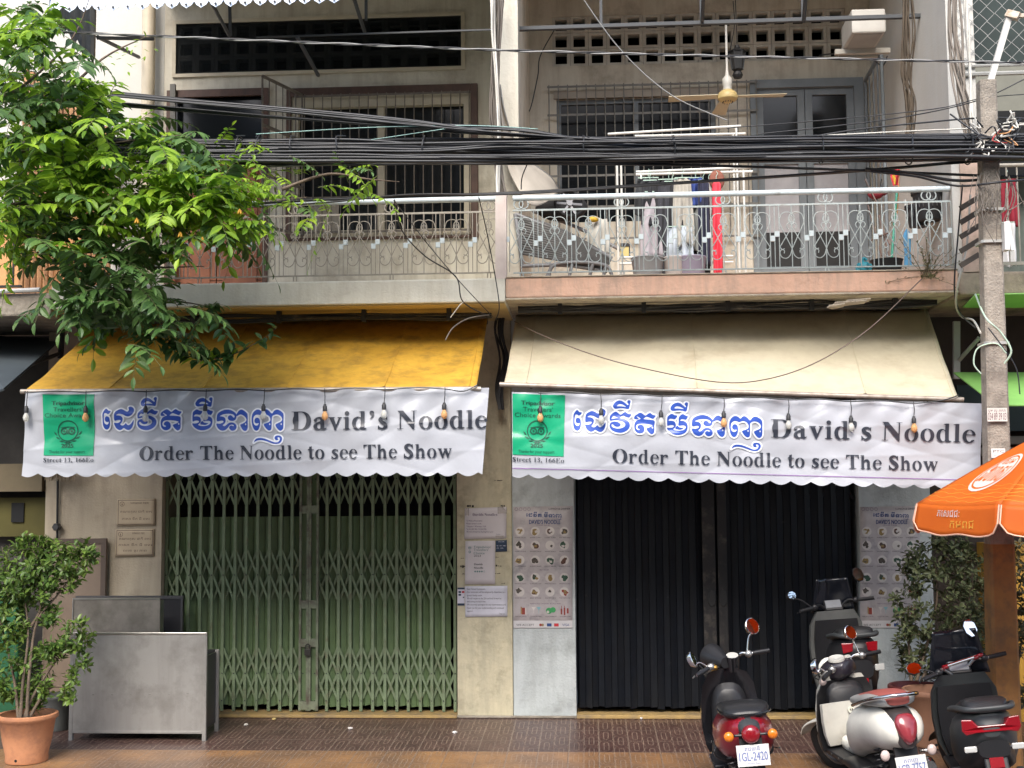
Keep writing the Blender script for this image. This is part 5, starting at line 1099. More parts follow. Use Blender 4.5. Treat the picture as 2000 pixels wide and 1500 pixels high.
for k in range(26):
    x = rc.uniform(1895, 1990); y = rc.uniform(335, 370)
    mb.tube(catmull([W(x, y, YP-.15), W(x + rc.uniform(-15, 15), y + rc.uniform(20, 60), YP-.18), W(x + rc.uniform(-25, 25), y + rc.uniform(40, 120), YP-.14)], 5), rc.uniform(.003, .005), 4)
mb.build('strand', mat('dusty dark cable', (.15,.13,.11)), t)
# ------------------------------------------------------------------ orange market umbrella
ORG = mat('orange umbrella cloth', (.76,.185,.018), .6, col2=(.70,.15,.015), scale=2.5, transl=.4)
ORL = mat('pale umbrella print', (.66,.54,.48), .6); ORT = mat('umbrella hem', (.75,.45,.32), .7); ORD = mat('gold umbrella print', (.75,.33,.04), .6)
tipL = W(1791, 1002, -1.80*KY); apx = Vector((tipL.x + 1.14, -1.80*KY, tipL.z + .67))
t = thing('market_umbrella', (apx.x, apx.y, GZ(apx.y)), 'big orange market umbrella with round white emblem, at the right edge before the pole', 'umbrella')
NS = 8; a0 = math.pi
def rim(k, f=1., dz=0.):
    a = a0 + 2*math.pi*(k + .0)/NS; r = 1.14*f
    return Vector((apx.x + r*math.cos(a), apx.y + r*math.sin(a), 0))
def US(k, u, v):
    """panel k, u across 0..1, v from the top 0 to the rim 1"""
    a = rim(k); b = rim(k + 1); e = a.lerp(b, u); c = Vector((apx.x, apx.y, 0)); p = c.lerp(e, v)
    z = apx.z - .60*(v**1.12) - .015*math.sin(math.pi*u)*v*v
    return Vector((p.x, p.y, z))
cv = MB(); vl = MB(); hm = MB(); pr = MB(); rb = MB()
for k in range(NS):
    cv.grid(lambda u, v: US(k, u, .02 + .98*v), 14, 16)
    def VS(u, v): 
        p = US(k, .01 + .98*u, 1.); c = Vector((apx.x, apx.y, p.z)); o = (p - c).normalized()
        h = .20*(1 - max(0, (abs(u - .5) - .42)/.08)**2*.35)
        return p + o*.03*v + Vector((0, 0, -h*v + .008*math.sin(u*14 + k)*v))
    vl.grid(VS, 20, 6)
    hm.tube([VS(0, v/4) for v in range(5)] + [VS(u/20, 1) for u in range(21)] + [VS(1, 1 - v/4) for v in range(5)], .006, 5)
    rb.tube([US(k, 0, .03) + Vector((0,0,-.015)), US(k, 0, .5) + Vector((0,0,-.015)), US(k, 0, .99) + Vector((0,0,-.015))], .009, 6)
canopy = cv.build('canopy', ORG, t, smooth=30, solid=.003); vl.build('valance', ORG, t, smooth=60, solid=.003); hm.build('hem', ORT, t); rb.build('rib', CHROME, t)
MB().tube([(apx.x, apx.y, GZ(apx.y) + 0.05), (apx.x, apx.y, apx.z + .04)], .022, 10).build('pole', mat('white painted steel', (.72,.71,.66)), t)
MB().lathe([(0,0),(.28,0),(.30,.03),(.29,.09),(.05,.12),(.03,.3),(0,.3)], Matrix.Translation((apx.x, apx.y, GZ(apx.y) + .001)), 24).build('base', CONC, t, smooth=40)
mb = MB()
# round emblem printed on the panel left of the middle, wave lines along every rim
def disc(k, uc, vc, ru, rv, off, n=30): return [US(k, uc + ru*math.cos(2*math.pi*i/n), vc + rv*math.sin(2*math.pi*i/n)) + Vector((-.0018, -.0018, .004))*off for i in range(n)]
for k in (0, 2, 4, 6): MB().add(disc(k, .5, .66, .24, .20, 1), [tuple(range(30))]).build('emblem', ORL, t)
for k in (0, 2, 4, 6):
    em2 = MB(); vs = disc(k, .5, .66, .215, .178, 1.7) + disc(k, .5, .66, .20, .165, 1.7); em2.add(vs, [(i, (i+1)%30, 30+(i+1)%30, 30+i) for i in range(30)])
    fe = lambda a, b, k=k: US(k, .5 + a, .66 + b) + Vector((-.0036, -.0036, .008))
    flat_text(em2, sans("ងហស"), -.16, .16, -.06, .10, fe, cap=.6); flat_text(em2, sans("សម"), -.10, .10, -.14, -.08, fe, cap=.6)
    em2.build('emblem_print', ORG, t)
wl = MB()
for k in range(NS):
    for j in range(5): wl.tube([US(k, u/24, .80 + .04*j + .008*math.sin(u*1.1 + j)) + Vector((0,0,.002)) for u in range(25)], .0022, 4)
wl.build('wave_print', ORD, t)
def VF(k, a, b):
    p = US(k, a, 1.); c = Vector((apx.x, apx.y, p.z)); o = (p - c).normalized(); return p + o*(.03*b + .006) + Vector((0, 0, -.2*b))
mb = MB(); flat_text(mb, sans("ភេសជជៈ"), .28, .55, .12, .38, lambda a, b: VF(0, a, b), cap=.7); mb.build('valance_print', ORL, t)
mb = MB(); flat_text(mb, sans("កមពជ"), .45, .72, .46, .76, lambda a, b: VF(0, a, b), cap=.7); mb.build('valance_print', ORD, t)
# ------------------------------------------------------------------ steel noodle carts
YC0 = G(270, 1447).y; zg = GZ(YC0)
q = rect(136, 1238, 403, 1447, YC0)
t = thing('noodle_cart', ((q[0]+q[1])/2, YC0 + .2, zg), 'stainless steel noodle cart with plain front panel, standing before the green gate', 'cart')
x0, x1 = q[0], q[1]; zt = q[3]; zl = PZ(270, 1430, YC0); yb = YC0 + .40; zr = PZ(425, 1268, yb)
MB().box(x0 + .003, x1 - .003, YC0, YC0 + .015, zl, zt - .006).build('front_panel', STEEL, t, bevel=.002)
mb = MB()
for x in (x0, x1 - .035):
    for y in (YC0 - .004, yb - .035): mb.box(x, x + .035, y, y + .035, GZ(y), zt if y < YC0 + .1 else zr)
mb.box(x0 + .035, x1 - .035, YC0 - .004, YC0, zl - .012, zl + .012).build('leg', STEEL, t, bevel=.003)
MB().box(x0, x1, YC0 - .008, YC0 + .032, zt - .005, zt + .012).build('top_rim', mat('bright steel edge', (.66,.64,.60), .3, metal=1.), t, bevel=.003)
MB().box(x0 + .036, x1 - .036, YC0 + .04, yb, zr - .02, zr).box(x1 - .03, x1 - .022, YC0 + .04, yb - .04, .06, zr - .021).box(x0 + .022, x0 + .03, YC0 + .04, yb - .04, .06, zr - .021).box(x0 + .036, x1 - .036, YC0 + .04, yb - .03, .07, .085).build('shelf', STEELD, t)
mb = MB()
for k in range(6): p = W(182 + 37*k, 1357 - .5*k, YC0 - .002); mb.ellip(p, (.012, .003, .004), 8, 5)
mb.build('rivet', mat('dull rivet', (.3,.29,.27), .5, metal=.8), t)
yk = -.55; q = rect(143, 1171, 312, 1300, yk)
t = thing('steel_cabinet', ((q[0]+q[1])/2, yk, GZ(yk)), 'shorter dull steel cabinet standing behind the noodle cart', 'cabinet')
MB().box(q[0], q[1], yk, yk + .015, .15, q[3]).build('panel', mat('dull smeared steel', (.30,.28,.25), .5, metal=.9, col2=(.22,.2,.18), scale=3, dirt=(.14,.13,.11), dscale=4), t, bevel=.002)
MB().box(q[0] - .01, q[1], yk - .008, yk + .02, q[3], q[3] + .015).box(q[0] - .012, q[0], yk - .008, yk + .02, GZ(yk), q[3]).box(q[1] - .02, q[1], yk + .02, yk + .1, GZ(yk), q[3]-.01).build('frame', mat('bright steel edge', (.66,.64,.60)), t)
yk = -.20; q = rect(148, 1164, 356, 1300, yk)
t = thing('display_case', ((q[0]+q[1])/2, yk, 0), 'dark framed case behind the steel cabinet, against the green gate', 'cabinet')
MB().box(q[0], q[1], yk + .01, yk + .03, 0, q[3] - .03).build('panel', mat('near black panel', (.03,.03,.033), .35), t)
MB().box(q[0]-.01, q[1], yk, yk + .045, q[3] - .03, q[3]).box(q[1] - .02, q[1], yk, yk + .045, 0, q[3]-.03).box(q[0]-.01, q[0]+.01, yk, yk + .045, 0, q[3]-.03).build('frame', mat('dark grey steel', (.10,.10,.105), .4, metal=.5), t)
# ------------------------------------------------------------------ pots and shrubs
TERR = mat('terracotta', (.52,.235,.115), .75, col2=(.44,.19,.09), scale=3, dirt=(.24,.11,.07), dscale=5, dthr=.62, bump=.15)
SOIL = mat('soil', (.05,.035,.025), 1., bump=.6, bscale=60)
BARK = mat('grey brown bark', (.16,.12,.085), .9, col2=(.09,.065,.045), scale=12, bump=.5, bscale=40)
def pot(name, c, R, H, M, label, group=None):
    t = thing(name, c, label, 'flower pot', group); T_ = Matrix.Translation(c)
    MB().lathe([(0,.012),(R*.66,.012),(R*.68,.0),(R*.70,.015),(R*.69,.06),(R*.80,H*.45),(R*.90,H*.86),(R*.99,H*.90),(R*1.0,H*.94),(R*.99,H*.985),(R*.95,H),(R*.88,H*.99),(R*.86,H*.90),(R*.83,H*.80)], T_, 36).build('body', M, t, smooth=50)
    MB().lathe([(0,H*.84),(R*.845,H*.84)], T_, 30).build('soil', SOIL, t)
    mb = MB().ellip(Vector(c) + Vector((-.06*R, -R*.695, .035)), (.012,.004,.012), 8, 6); mb.build('drain_hole', DARKIN, t)
    return t
LEAFS = mat('shrub leaves', (.14,.225,.04), .40, col2=(.085,.155,.03), scale=3, island=.4, spec=.5, transl=.3)
LEAFK = mat('dark shrub leaves', (.115,.135,.06), .5, col2=(.07,.09,.04), scale=3, island=.35, transl=.2)
def leaf(mb, b, d, n, L, w, m=0, droop=.12, fold=.18):
    d = d.normalized(); s = d.cross(n)
    if s.length < 1e-4: s = d.orthogonal()
    s.normalize(); n = s.cross(d)
    vs = [b]; fs = []
    for i, (t_, k) in enumerate(((.28, .85), (.58, 1.), (.84, .55))):
        c = b + d*L*t_ - n*(droop*L*t_*t_); o = s*w*.5*k; up = n*(fold*w*k)
        vs += [c - o + up, c, c + o + up]
    vs.append(b + d*L - n*droop*L*1.25)
    fs = [(0,2,1),(0,3,2),(1,2,5,4),(2,3,6,5),(4,5,8,7),(5,6,9,8),(7,8,10),(8,9,10)]
    mb.add(vs, fs, m)
def shrub(name, base, blobs, n, L, M, label, seed, stems, cat='shrub'):
    """stems: list of point lists; blobs: (centre, radii); leaf whorls on twigs that point out of every blob"""
    rr = random.Random(seed); t = thing(name, base, label, cat); mb = MB(); tw = MB(); st = MB()
    for s_ in stems: st.tube(catmull(s_, 5), [.016 - .011*i/(len(catmull(s_, 5)) - 1) for i in range(len(catmull(s_, 5)))], 6)
    tot = sum(b[1][0]*b[1][2] for b in blobs)
    for c, r in blobs:
        for k in range(int(n*r[0]*r[2]/tot)):
            v = Vector((rr.gauss(0, 1), rr.gauss(0, 1), rr.gauss(0, 1))).normalized(); f = rr.uniform(.35, 1.)**.6
            p = Vector(c) + Vector((v.x*r[0], v.y*r[1], v.z*r[2]))*f
            ax = (v*.6 + Vector((rr.uniform(-.5,.5), rr.uniform(-.5,.5), rr.uniform(.1,.9)))).normalized()
            tw.tube([p - ax*.07, p + ax*.02], .0018, 4)
            for q in range(rr.randint(5, 8)):
                a = q*2.4 + rr.uniform(0, 1); o = ax.orthogonal().normalized(); o = Matrix.Rotation(a, 3, ax) @ o
                dd = (ax*rr.uniform(.25, .9) + o).normalized(); leaf(mb, p - ax*.012*q + o*.004, dd, ax, L*rr.uniform(.7, 1.2), L*.45*rr.uniform(.85, 1.1))
    mb.build('foliage', M, t); tw.build('twig', BARK, t); st.build('stem', BARK, t, smooth=80); return t
pc = G(52, 1486)
Rp = 58*(12.185 + pc.y)/FPX
pot('flower_pot', pc, Rp, .40, TERR, 'big terracotta pot with orange rim at the left edge, holding a leafy shrub')
def B(px, py, Y, rx, rz, ry=None): w = W(px, py, Y*KY); s = (12.185 + Y*KY)/FPX; return (w, (rx*s, (ry or min(rx, rz))*s, rz*s))
Ys = -1.05
def S3(*p): return [W(a, b, y*KY) for a, b, y in p]
shrub('potted_shrub', pc + Vector((0,0,.36)), [B(40,1110,Ys,60,55), B(110,1090,Ys,60,42), B(165,1085,Ys,32,34), B(60,1150,Ys,70,40), B(12,1180,Ys,34,40), B(125,1130,Ys,45,30), B(150,1245,Ys,36,38), B(110,1265,Ys,24,30), B(165,1290,Ys,14,16), B(142,1320,Ys,17,26), B(45,1290,Ys,34,30), B(30,1350,Ys,42,24), B(132,1352,Ys,26,16), B(10,1240,Ys,24,34), B(60,1062,Ys,50,20), B(100,1200,Ys,30,24), B(0,1330,Ys,20,40), B(80,1335,Ys,30,30), B(60,1375,Ys,34,14), B(95,1270,Ys,26,26), B(40,1225,Ys,30,26)], 600, .062, LEAFS, 'round leaved green shrub growing in the terracotta pot at the left edge', 4,
      [S3((40,1402,-1.12),(45,1330,-1.1),(55,1230,-1.08),(40,1120,Ys)), S3((52,1402,-1.12),(58,1310,-1.1),(72,1215,-1.06),(110,1165,Ys),(140,1125,Ys)), S3((46,1402,-1.1),(70,1350,-1.08),(110,1290,Ys),(150,1245,Ys)), S3((36,1402,-1.1),(28,1330,Ys),(10,1250,Ys),(-10,1180,Ys)), S3((58,1400,-1.1),(95,1345,Ys),(135,1345,Ys)), S3((60,1225,-1.06),(80,1180,Ys),(60,1100,Ys))])
pg = G(112, 1425)
pot('flower_pot', pg, .15, .33, mat('dark grey pot', (.10,.105,.10), .6), 'dark grey pot in the shadow behind the terracotta one')
p1 = G(1796, 1425); pot('flower_pot', p1, .27, .40, mat('dark red pot', (.16,.03,.028), .5, col2=(.12,.025,.022)), 'dark red pot with bushy plant, right of the silver black scooter')
p2 = G(1822, 1455); pot('flower_pot', p2, .25, .48, mat('brown terracotta', (.33,.17,.10), .75, col2=(.26,.13,.08), scale=4), 'brown terracotta pot with bare soil, before the dark red pot')
Yr = -.45
shrub('potted_shrub', p1 + Vector((0,0,.34)), [B(1830,1090,Yr,70,46), B(1895,1110,Yr,46,50), B(1790,1130,Yr,36,40), B(1760,1190,Yr,20,36), B(1800,1210,Yr,44,50), B(1870,1180,Yr,55,50), B(1775,1260,Yr,30,36), B(1820,1290,Yr,40,34), B(1770,1305,Yr,24,20), B(1905,1230,Yr,30,50), B(1850,1060,Yr,50,22)], 390, .064, LEAFK, 'dark bushy shrub in the dark red pot before the right menu poster', 5,
      [S3((1790,1330,-.5),(1810,1260,Yr),(1830,1170,Yr),(1825,1090,Yr)), S3((1800,1330,-.5),(1840,1250,Yr),(1890,1180,Yr),(1900,1110,Yr)), S3((1780,1330,-.5),(1775,1260,Yr),(1765,1190,Yr))])
Yq = -.75
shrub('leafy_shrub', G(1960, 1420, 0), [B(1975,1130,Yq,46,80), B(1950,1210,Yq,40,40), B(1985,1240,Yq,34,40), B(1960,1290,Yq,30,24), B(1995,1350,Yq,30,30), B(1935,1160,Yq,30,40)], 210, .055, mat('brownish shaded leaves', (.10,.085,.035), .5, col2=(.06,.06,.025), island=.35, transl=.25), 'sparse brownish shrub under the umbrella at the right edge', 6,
      [S3((1965,1440,-.7),(1955,1330,Yq),(1940,1230,Yq),(1950,1100,Yq)), S3((1975,1440,-.7),(1985,1330,Yq),(2000,1220,Yq)), S3((1945,1250,Yq),(1930,1190,Yq),(1935,1130,Yq))])
# green crate and clutter behind the left pot
t = thing('green_bin', W(30, 1300, -.3*KY), 'dark green plastic bin behind the left shrub', 'bin')
r = rect(-30, 1165, 46, 1380, -.3); MB().box(r[0], r[1], -.42, -.2, 0, r[3]).build('body', mat('dark green plastic', (.012,.085,.035), .5), t, bevel=.02)
MB().box(r[0]-.015, r[1]+.015, -.435, -.185, r[3], r[3]+.03).build('lid', mat('dark green plastic', (.012,.085,.035)), t, bevel=.01)
# ------------------------------------------------------------------ the tree hanging in from the left
YOUNG = mat('young sunlit leaves', (.26,.42,.034), .42, col2=(.18,.33,.026), scale=2.2, island=.38, transl=.45, spec=.5)  # new growth; the sun on it is put into the colour too
OLD = mat('mature shaded leaves', (.088,.17,.04), .45, col2=(.056,.12,.03), scale=2.2, island=.35, transl=.22, spec=.5)  # older leaves; their shade is put into the colour too
FLOW = mat('yellow flower petals', (.62,.33,.03), .6, col2=(.5,.28,.03), transl=.3)
tr_ = thing('tree', (-5.2, -3.6, GZ(-3.6)), 'leafy tree reaching in from the left, sunlit young sprays over shaded mature leaves', 'tree')
rt = random.Random(21); young = MB(); old = MB(); twig = MB(); flow = MB()
def spray(p, d, L, n, mb, leafL, droop):
    """an arching twig with leaves in two ranks"""
    d = d.normalized(); up = Vector((0, 0, 1)); P = [p + d*L*i/n - up*droop*L*(i/n)**2 for i in range(n + 1)]
    twig.tube(P, [.0035 - .002*i/n for i in range(n + 1)], 4)
    for i in range(1, n + 1):
        ax = (P[i] - P[i-1]).normalized(); side = ax.cross(up)
        if side.length < .1: side = Vector((1, 0, 0))
        side.normalize(); nn = side.cross(ax)
        for s_ in ((-1, 1) if i < n else (0,)):
            if rt.random() < .06: continue
            dd = (ax*(.55 if s_ else 1) + side*s_*1. + nn*rt.uniform(-.25, .15) - up*rt.uniform(0, .45)).normalized()
            l = leafL*(.75 + .35*math.sin(math.pi*min(1, i/n*1.1)))*rt.uniform(.85, 1.12)
            leaf(mb, P[i] - ax*L/n*.5*(s_ < 0), dd, nn, l, l*rt.uniform(.32, .44), droop=rt.uniform(.08, .3))
def fill(px, py, rx, ry, n, kind, y0=-2.1, y1=-1.25, Lf=.138):
    for _ in range(int(n*1.3)):
        a = rt.uniform(0, 6.283); f = math.sqrt(rt.random()); x = px + rx*f*math.cos(a); y = py + ry*f*math.sin(a)
        p = W(x, y, rt.uniform(y0, y1)*KY)
        d = Vector((rt.uniform(-.4, 1.0), rt.uniform(-.9, .35), rt.uniform(-.35, .45)))
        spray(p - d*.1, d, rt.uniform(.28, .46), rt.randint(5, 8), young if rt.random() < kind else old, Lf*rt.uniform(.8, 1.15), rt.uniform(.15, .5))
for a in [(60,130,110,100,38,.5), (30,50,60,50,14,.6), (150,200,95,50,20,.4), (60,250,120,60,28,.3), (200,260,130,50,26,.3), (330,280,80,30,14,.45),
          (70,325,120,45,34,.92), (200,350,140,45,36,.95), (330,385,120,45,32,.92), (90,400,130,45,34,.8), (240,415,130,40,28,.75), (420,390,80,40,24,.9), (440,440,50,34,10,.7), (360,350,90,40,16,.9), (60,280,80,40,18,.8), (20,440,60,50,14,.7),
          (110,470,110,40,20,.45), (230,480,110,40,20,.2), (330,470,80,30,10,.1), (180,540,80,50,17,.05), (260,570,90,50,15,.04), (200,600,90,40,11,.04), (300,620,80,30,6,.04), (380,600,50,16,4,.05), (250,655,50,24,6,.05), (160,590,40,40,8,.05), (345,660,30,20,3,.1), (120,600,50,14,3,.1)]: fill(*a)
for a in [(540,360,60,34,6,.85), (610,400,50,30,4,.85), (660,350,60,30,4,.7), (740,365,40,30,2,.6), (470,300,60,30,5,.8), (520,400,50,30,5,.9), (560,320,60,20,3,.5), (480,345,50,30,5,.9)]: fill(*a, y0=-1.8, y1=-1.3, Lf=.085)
# main limbs inside the crown, the trunk stands left of the frame
limb = MB(); TB = Vector((-5.2, -3.6, GZ(-3.6)))
limb.tube(catmull([TB, TB + Vector((.05,.02,1.2)), TB + Vector((.0,.05,2.4)), TB + Vector((.12,.1,3.4)), TB + Vector((.25,.1,4.4)), TB + Vector((.3,.1,5.8)), TB + Vector((.5,.2,7.0))], 5), [.13 - .003*i for i in range(31)], 10)
limb.build('trunk', BARK, tr_, smooth=80)
limb = MB()
for pts in ([(-180,420,-2.2),(0,400,-1.9),(150,395,-1.7),(300,400,-1.6),(450,400,-1.55),(600,385,-1.5)], [(-180,330,-2.2),(0,300,-1.9),(140,290,-1.7),(290,270,-1.6),(380,262,-1.5)], [(-180,200,-2.2),(0,190,-1.9),(100,120,-1.8),(150,60,-1.7),(180,-20,-1.7)], [(-180,440,-2.2),(0,450,-1.9),(120,490,-1.7),(200,560,-1.6),(260,620,-1.5),(330,665,-1.5),(420,700,-1.45),(500,670,-1.4),(540,640,-1.4)], [(130,490,-1.7),(260,520,-1.6),(400,520,-1.5)], [(200,560,-1.6),(300,580,-1.5),(420,600,-1.45)], [(110,200,-1.8),(200,115,-1.6),(285,72,-1.5)], [(550,370,-1.5),(640,340,-1.45),(720,350,-1.45),(780,355,-1.4)], [(40,300,-1.8),(40,380,-1.8),(35,470,-1.8)]):
    P = catmull(S3(*pts), 5); limb.tube(P, [max(.003, .015 - .0135*i/len(P)) for i in range(len(P))], 6)
limb.build('branch', BARK, tr_, smooth=80)
# the low bough over the yellow awning: single leaves along it
P = catmull(S3((290,655,-1.5),(345,680,-1.48),(400,708,-1.45),(450,695,-1.42),(500,672,-1.4),(540,640,-1.4)), 8)
for i, p in enumerate(P):
    k = 3 if i < 26 else 1
    for q in range(k):
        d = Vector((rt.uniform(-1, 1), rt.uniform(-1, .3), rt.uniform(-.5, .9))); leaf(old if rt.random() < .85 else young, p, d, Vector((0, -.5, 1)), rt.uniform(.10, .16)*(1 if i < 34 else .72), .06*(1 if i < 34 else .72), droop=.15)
for pts in (((210,110),(285,72)), ((250,140),(300,95)), ((270,90),(205,130))):
    a = W(*pts[0], -1.6*KY); b = W(*pts[1], -1.5*KY)
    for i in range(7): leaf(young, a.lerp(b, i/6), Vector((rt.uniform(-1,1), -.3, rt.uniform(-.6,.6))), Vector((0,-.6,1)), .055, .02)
for px, py in ((267,425),(468,407),(352,452),(395,462)):
    c = W(px, py, -2.15*KY)
    for k in range(7):
        a = k*.9; leaf(flow, c, Vector((.35*math.cos(a), .35*math.sin(a), -1)), Vector((math.cos(a), math.sin(a), 0)), .05, .015, droop=-.1)
young.build('young_sunlit_foliage', YOUNG, tr_); old.build('mature_shaded_foliage', OLD, tr_); twig.build('twig', mat('green twig', (.10,.11,.04), .7), tr_); flow.build('flower', FLOW, tr_)
# dry weed on the slab corner of the right balcony
t = thing('dry_weed', W(1810, 540, -.7*KY), 'dry olive weed growing from the right corner of the salmon slab', 'plant'); st = MB(); lf = MB(); rr = random.Random(13)
for k in range(30):
    b = W(1812 + rr.uniform(-12, 12), 540, -.72*KY); d = Vector((rr.uniform(-.9, .9), rr.uniform(-.7, .2), rr.uniform(-.15, 1.2))); L = rr.uniform(.15, .48)
    P = [b + d*L*i/6 + Vector((rr.uniform(-.012,.012), rr.uniform(-.012,.012), -.14*L*(i/6)**2)) for i in range(7)]; st.tube(P, .0028, 4)
    for p in P[2:]:
        for q in range(2): leaf(lf, p, Vector((rr.uniform(-1,1), rr.uniform(-1,.4), rr.uniform(-.6,1))), Vector((0,0,1)), .03, .011)
st.build('stem', mat('dry stem', (.20,.165,.10), .9), t); lf.build('foliage', mat('dry olive leaves', (.19,.19,.09), .8, island=.35, transl=.2), t)
# ------------------------------------------------------------------ things high on the front
CORR = mat('blue white corrugated sheet', (.66,.71,.78), .4, col2=(.45,.55,.70), scale=7, dirt=(.40,.42,.44), dscale=5, dthr=.64)
t = thing('corrugated_awning', W(400, 0, -1.3*KY), 'blue and white corrugated awning edge with scalloped fringe at the top left', 'awning')
mb = MB(); a = W(95, 12, -1.4*KY); b = W(668, -8, -1.4*KY); n = 20
for i in range(n):
    p = a.lerp(b, i/n); q = a.lerp(b, (i+1)/n); w = q - p
    pts = [(0,0),(.16,-.035),(.34,-.05),(.5,-.065),(.66,-.05),(.84,-.035),(1,0)]
    vs = [p + w*x + Vector((0, -.012*math.sin(math.pi*x), z)) for x, z in pts]; m_ = len(vs)
    vs += [p + w*x + Vector((0, .05 - .012*math.sin(math.pi*x), .10)) for x, z in pts]; vs += [p + w*x + Vector((0, 1.9 + .0*x, 1.75)) for x, z in pts]
    mb.add(vs, [(k, k+1, m_+k+1, m_+k) for k in range(m_-1)] + [(m_+k, m_+k+1, 2*m_+k+1, 2*m_+k) for k in range(m_-1)])
mb.build('sheet', CORR, t, solid=.004)
hb = MB()
for i in range(n): p = a.lerp(b, (i+.5)/n) + Vector((0,-.017,-.035)); hb.lathe([(0,0),(.011,0),(.011,.004),(0,.004)], Matrix.Translation(p) @ Matrix.Rotation(rad(90),4,'X'), 8)
hb.build('punched_hole', IRONK, t)
mb = MB(); p0 = W(96, 22, -1.4*KY); p1 = W(186, 112, .15*KY); n = 9
for i in range(n):
    p = p0.lerp(p1, i/n); q = p0.lerp(p1, (i+1)/n); w = q - p; o = Vector((.018 if i % 2 else -.018, 0, 0))
    mb.add([p, p + w*.3 + Vector((.01,0,-.07)) + o, p + w*.55 + Vector((0,0,-.11)), p + w*.75 + Vector((.01,0,-.06)) + o, q, q + Vector((0,0,1.2)), p + Vector((0,0,1.2)), p + w*.5 + o + Vector((0,0,1.2))], [(0,1,2,3,4,5,7,6)])
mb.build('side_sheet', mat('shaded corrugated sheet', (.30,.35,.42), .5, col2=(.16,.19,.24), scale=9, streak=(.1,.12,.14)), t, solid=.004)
MB().box(W(195, 50, .2*KY).x - .02, W(195, 50, .2*KY).x, .18, .22, W(195, 118, .2*KY).z, W(195, -60, .2*KY).z).build('edge_post', mat('weathered wood strip', (.33,.27,.2), .8), t)
mb = MB()
for p, q, y0, y1 in (((405,-10),(448,70),-.9,.2), ((448,-20),(450,70),.2,.25), ((686,-20),(712,62),-.6,.3), ((715,-20),(715,40),.3,.3), ((580,72),(622,148),-.3,.45), ((190,72),(272,112),.0,.9), ((190,74),(300,76),.0,.3), ((1173,-30),(1174,50),-.2,-.2), ((1368,-30),(1370,45),-.2,-.2), ((1375,-30),(1371,45),-.6,-.2), ((1566,-30),(1568,35),-.2,-.2), ((1575,-30),(1570,40),-.6,-.2)):
    mb.beam(W(*p, y0*KY), W(*q, y1*KY), .028, .028)
mb.beam(W(1000, 57, -.2*KY), W(1900, 28, -.2*KY), .035, .05); mb.beam(W(500, 73, -.2*KY), W(960, 58, -.2*KY), .015, .015)
mb.build('strut', mat('dark painted strut', (.06,.065,.07), .6), t)
# air conditioner on the right
t = thing('air_conditioner', W(1700, 90, .3*KY), 'pale tilted air conditioner box under the ceiling of the right balcony', 'air conditioner')
q = [W(1672, 52, -.2*KY), W(1733, 52, -.2*KY), W(1722, 92, .5*KY), W(1652, 92, .5*KY)]
a = W(1668, 54, -.15*KY); b = W(1735, 54, -.15*KY); 
mb = MB(); mb.box(a.x, b.x, -.15, .35, a.z - .02, a.z + .22)
mb.build('body', mat('aged white plastic', (.50,.48,.43), .6, col2=(.4,.38,.34)), t, bevel=.015)
mb = MB(); z = a.z - .021; mb.box(a.x + .03, b.x - .03, -.12, .32, z - .004, z); mb.box(b.x + .001, b.x + .006, -.13, .33, z + .03, z + .2)
mb.build('grille', mat('dull grey plastic', (.36,.35,.32), .6), t)
MB().beam((a.x - .08, .30, a.z - .05), (b.x + .14, .30, a.z - .05), .05, .05).beam((a.x - .03, .36, a.z - .07), (b.x + .03, .36, a.z - .07), .05, .04).build('bracket', mat('pale shelf', (.48,.45,.39), .7), t)
MB().tube(catmull(S3((1733,110,.3),(1722,128,.5),(1690,106,.6),(1640,104,.8),(1600,108,.95)), 5), .008, 6).build('cable', CABLE, t)
# ceiling fan
FANP = mat('yellowed cream enamel', (.60,.53,.36), .4)
fc = W(1421, 190, .25*KY)
t = thing('ceiling_fan', fc, 'old cream ceiling fan with three blades on the right balcony', 'ceiling fan')
MB().lathe([(0,.075),(.05,.075),(.085,.05),(.105,.01),(.10,-.02),(.075,-.04),(.04,-.055),(0,-.058)], Matrix.Translation(fc), 24).build('motor', mat('brass yellow enamel', (.62,.47,.20), .4), t, smooth=40)
MB().lathe([(0,.075),(.045,.075),(.045,.12),(.05,.13),(.05,.19),(.02,.23),(.012,.30),(.012,.78),(0,.78)], Matrix.Translation(fc), 14).build('stem', mat('off white plastic', (.62,.60,.54), .5), t, smooth=40)
mb = MB()
for ang in (178, 8, 93):
    a = rad(ang); dx = Vector((math.cos(a), math.sin(a), 0)); sy = Vector((-math.sin(a), math.cos(a), 0))
    def BS(u, v, dx=dx, sy=sy): return fc + dx*(.10 + .50*u) + sy*((v - .5)*(.10 + .05*u)) + Vector((0, 0, .012 + (v-.5)*.012 - .01*u + (.03*u if ang == 8 else .0)))
    mb.grid(BS, 8, 4)
mb.build('blade', FANP, t, solid=.006)
mb = MB(); 
for k in range(12): a = k*.5236; mb.box(fc.x + .05*math.cos(a) - .004, fc.x + .05*math.cos(a) + .004, fc.y + .05*math.sin(a) - .012, fc.y + .05*math.sin(a) + .012, fc.z - .056, fc.z - .05)
mb.build('vent_slot', IRONK, t)
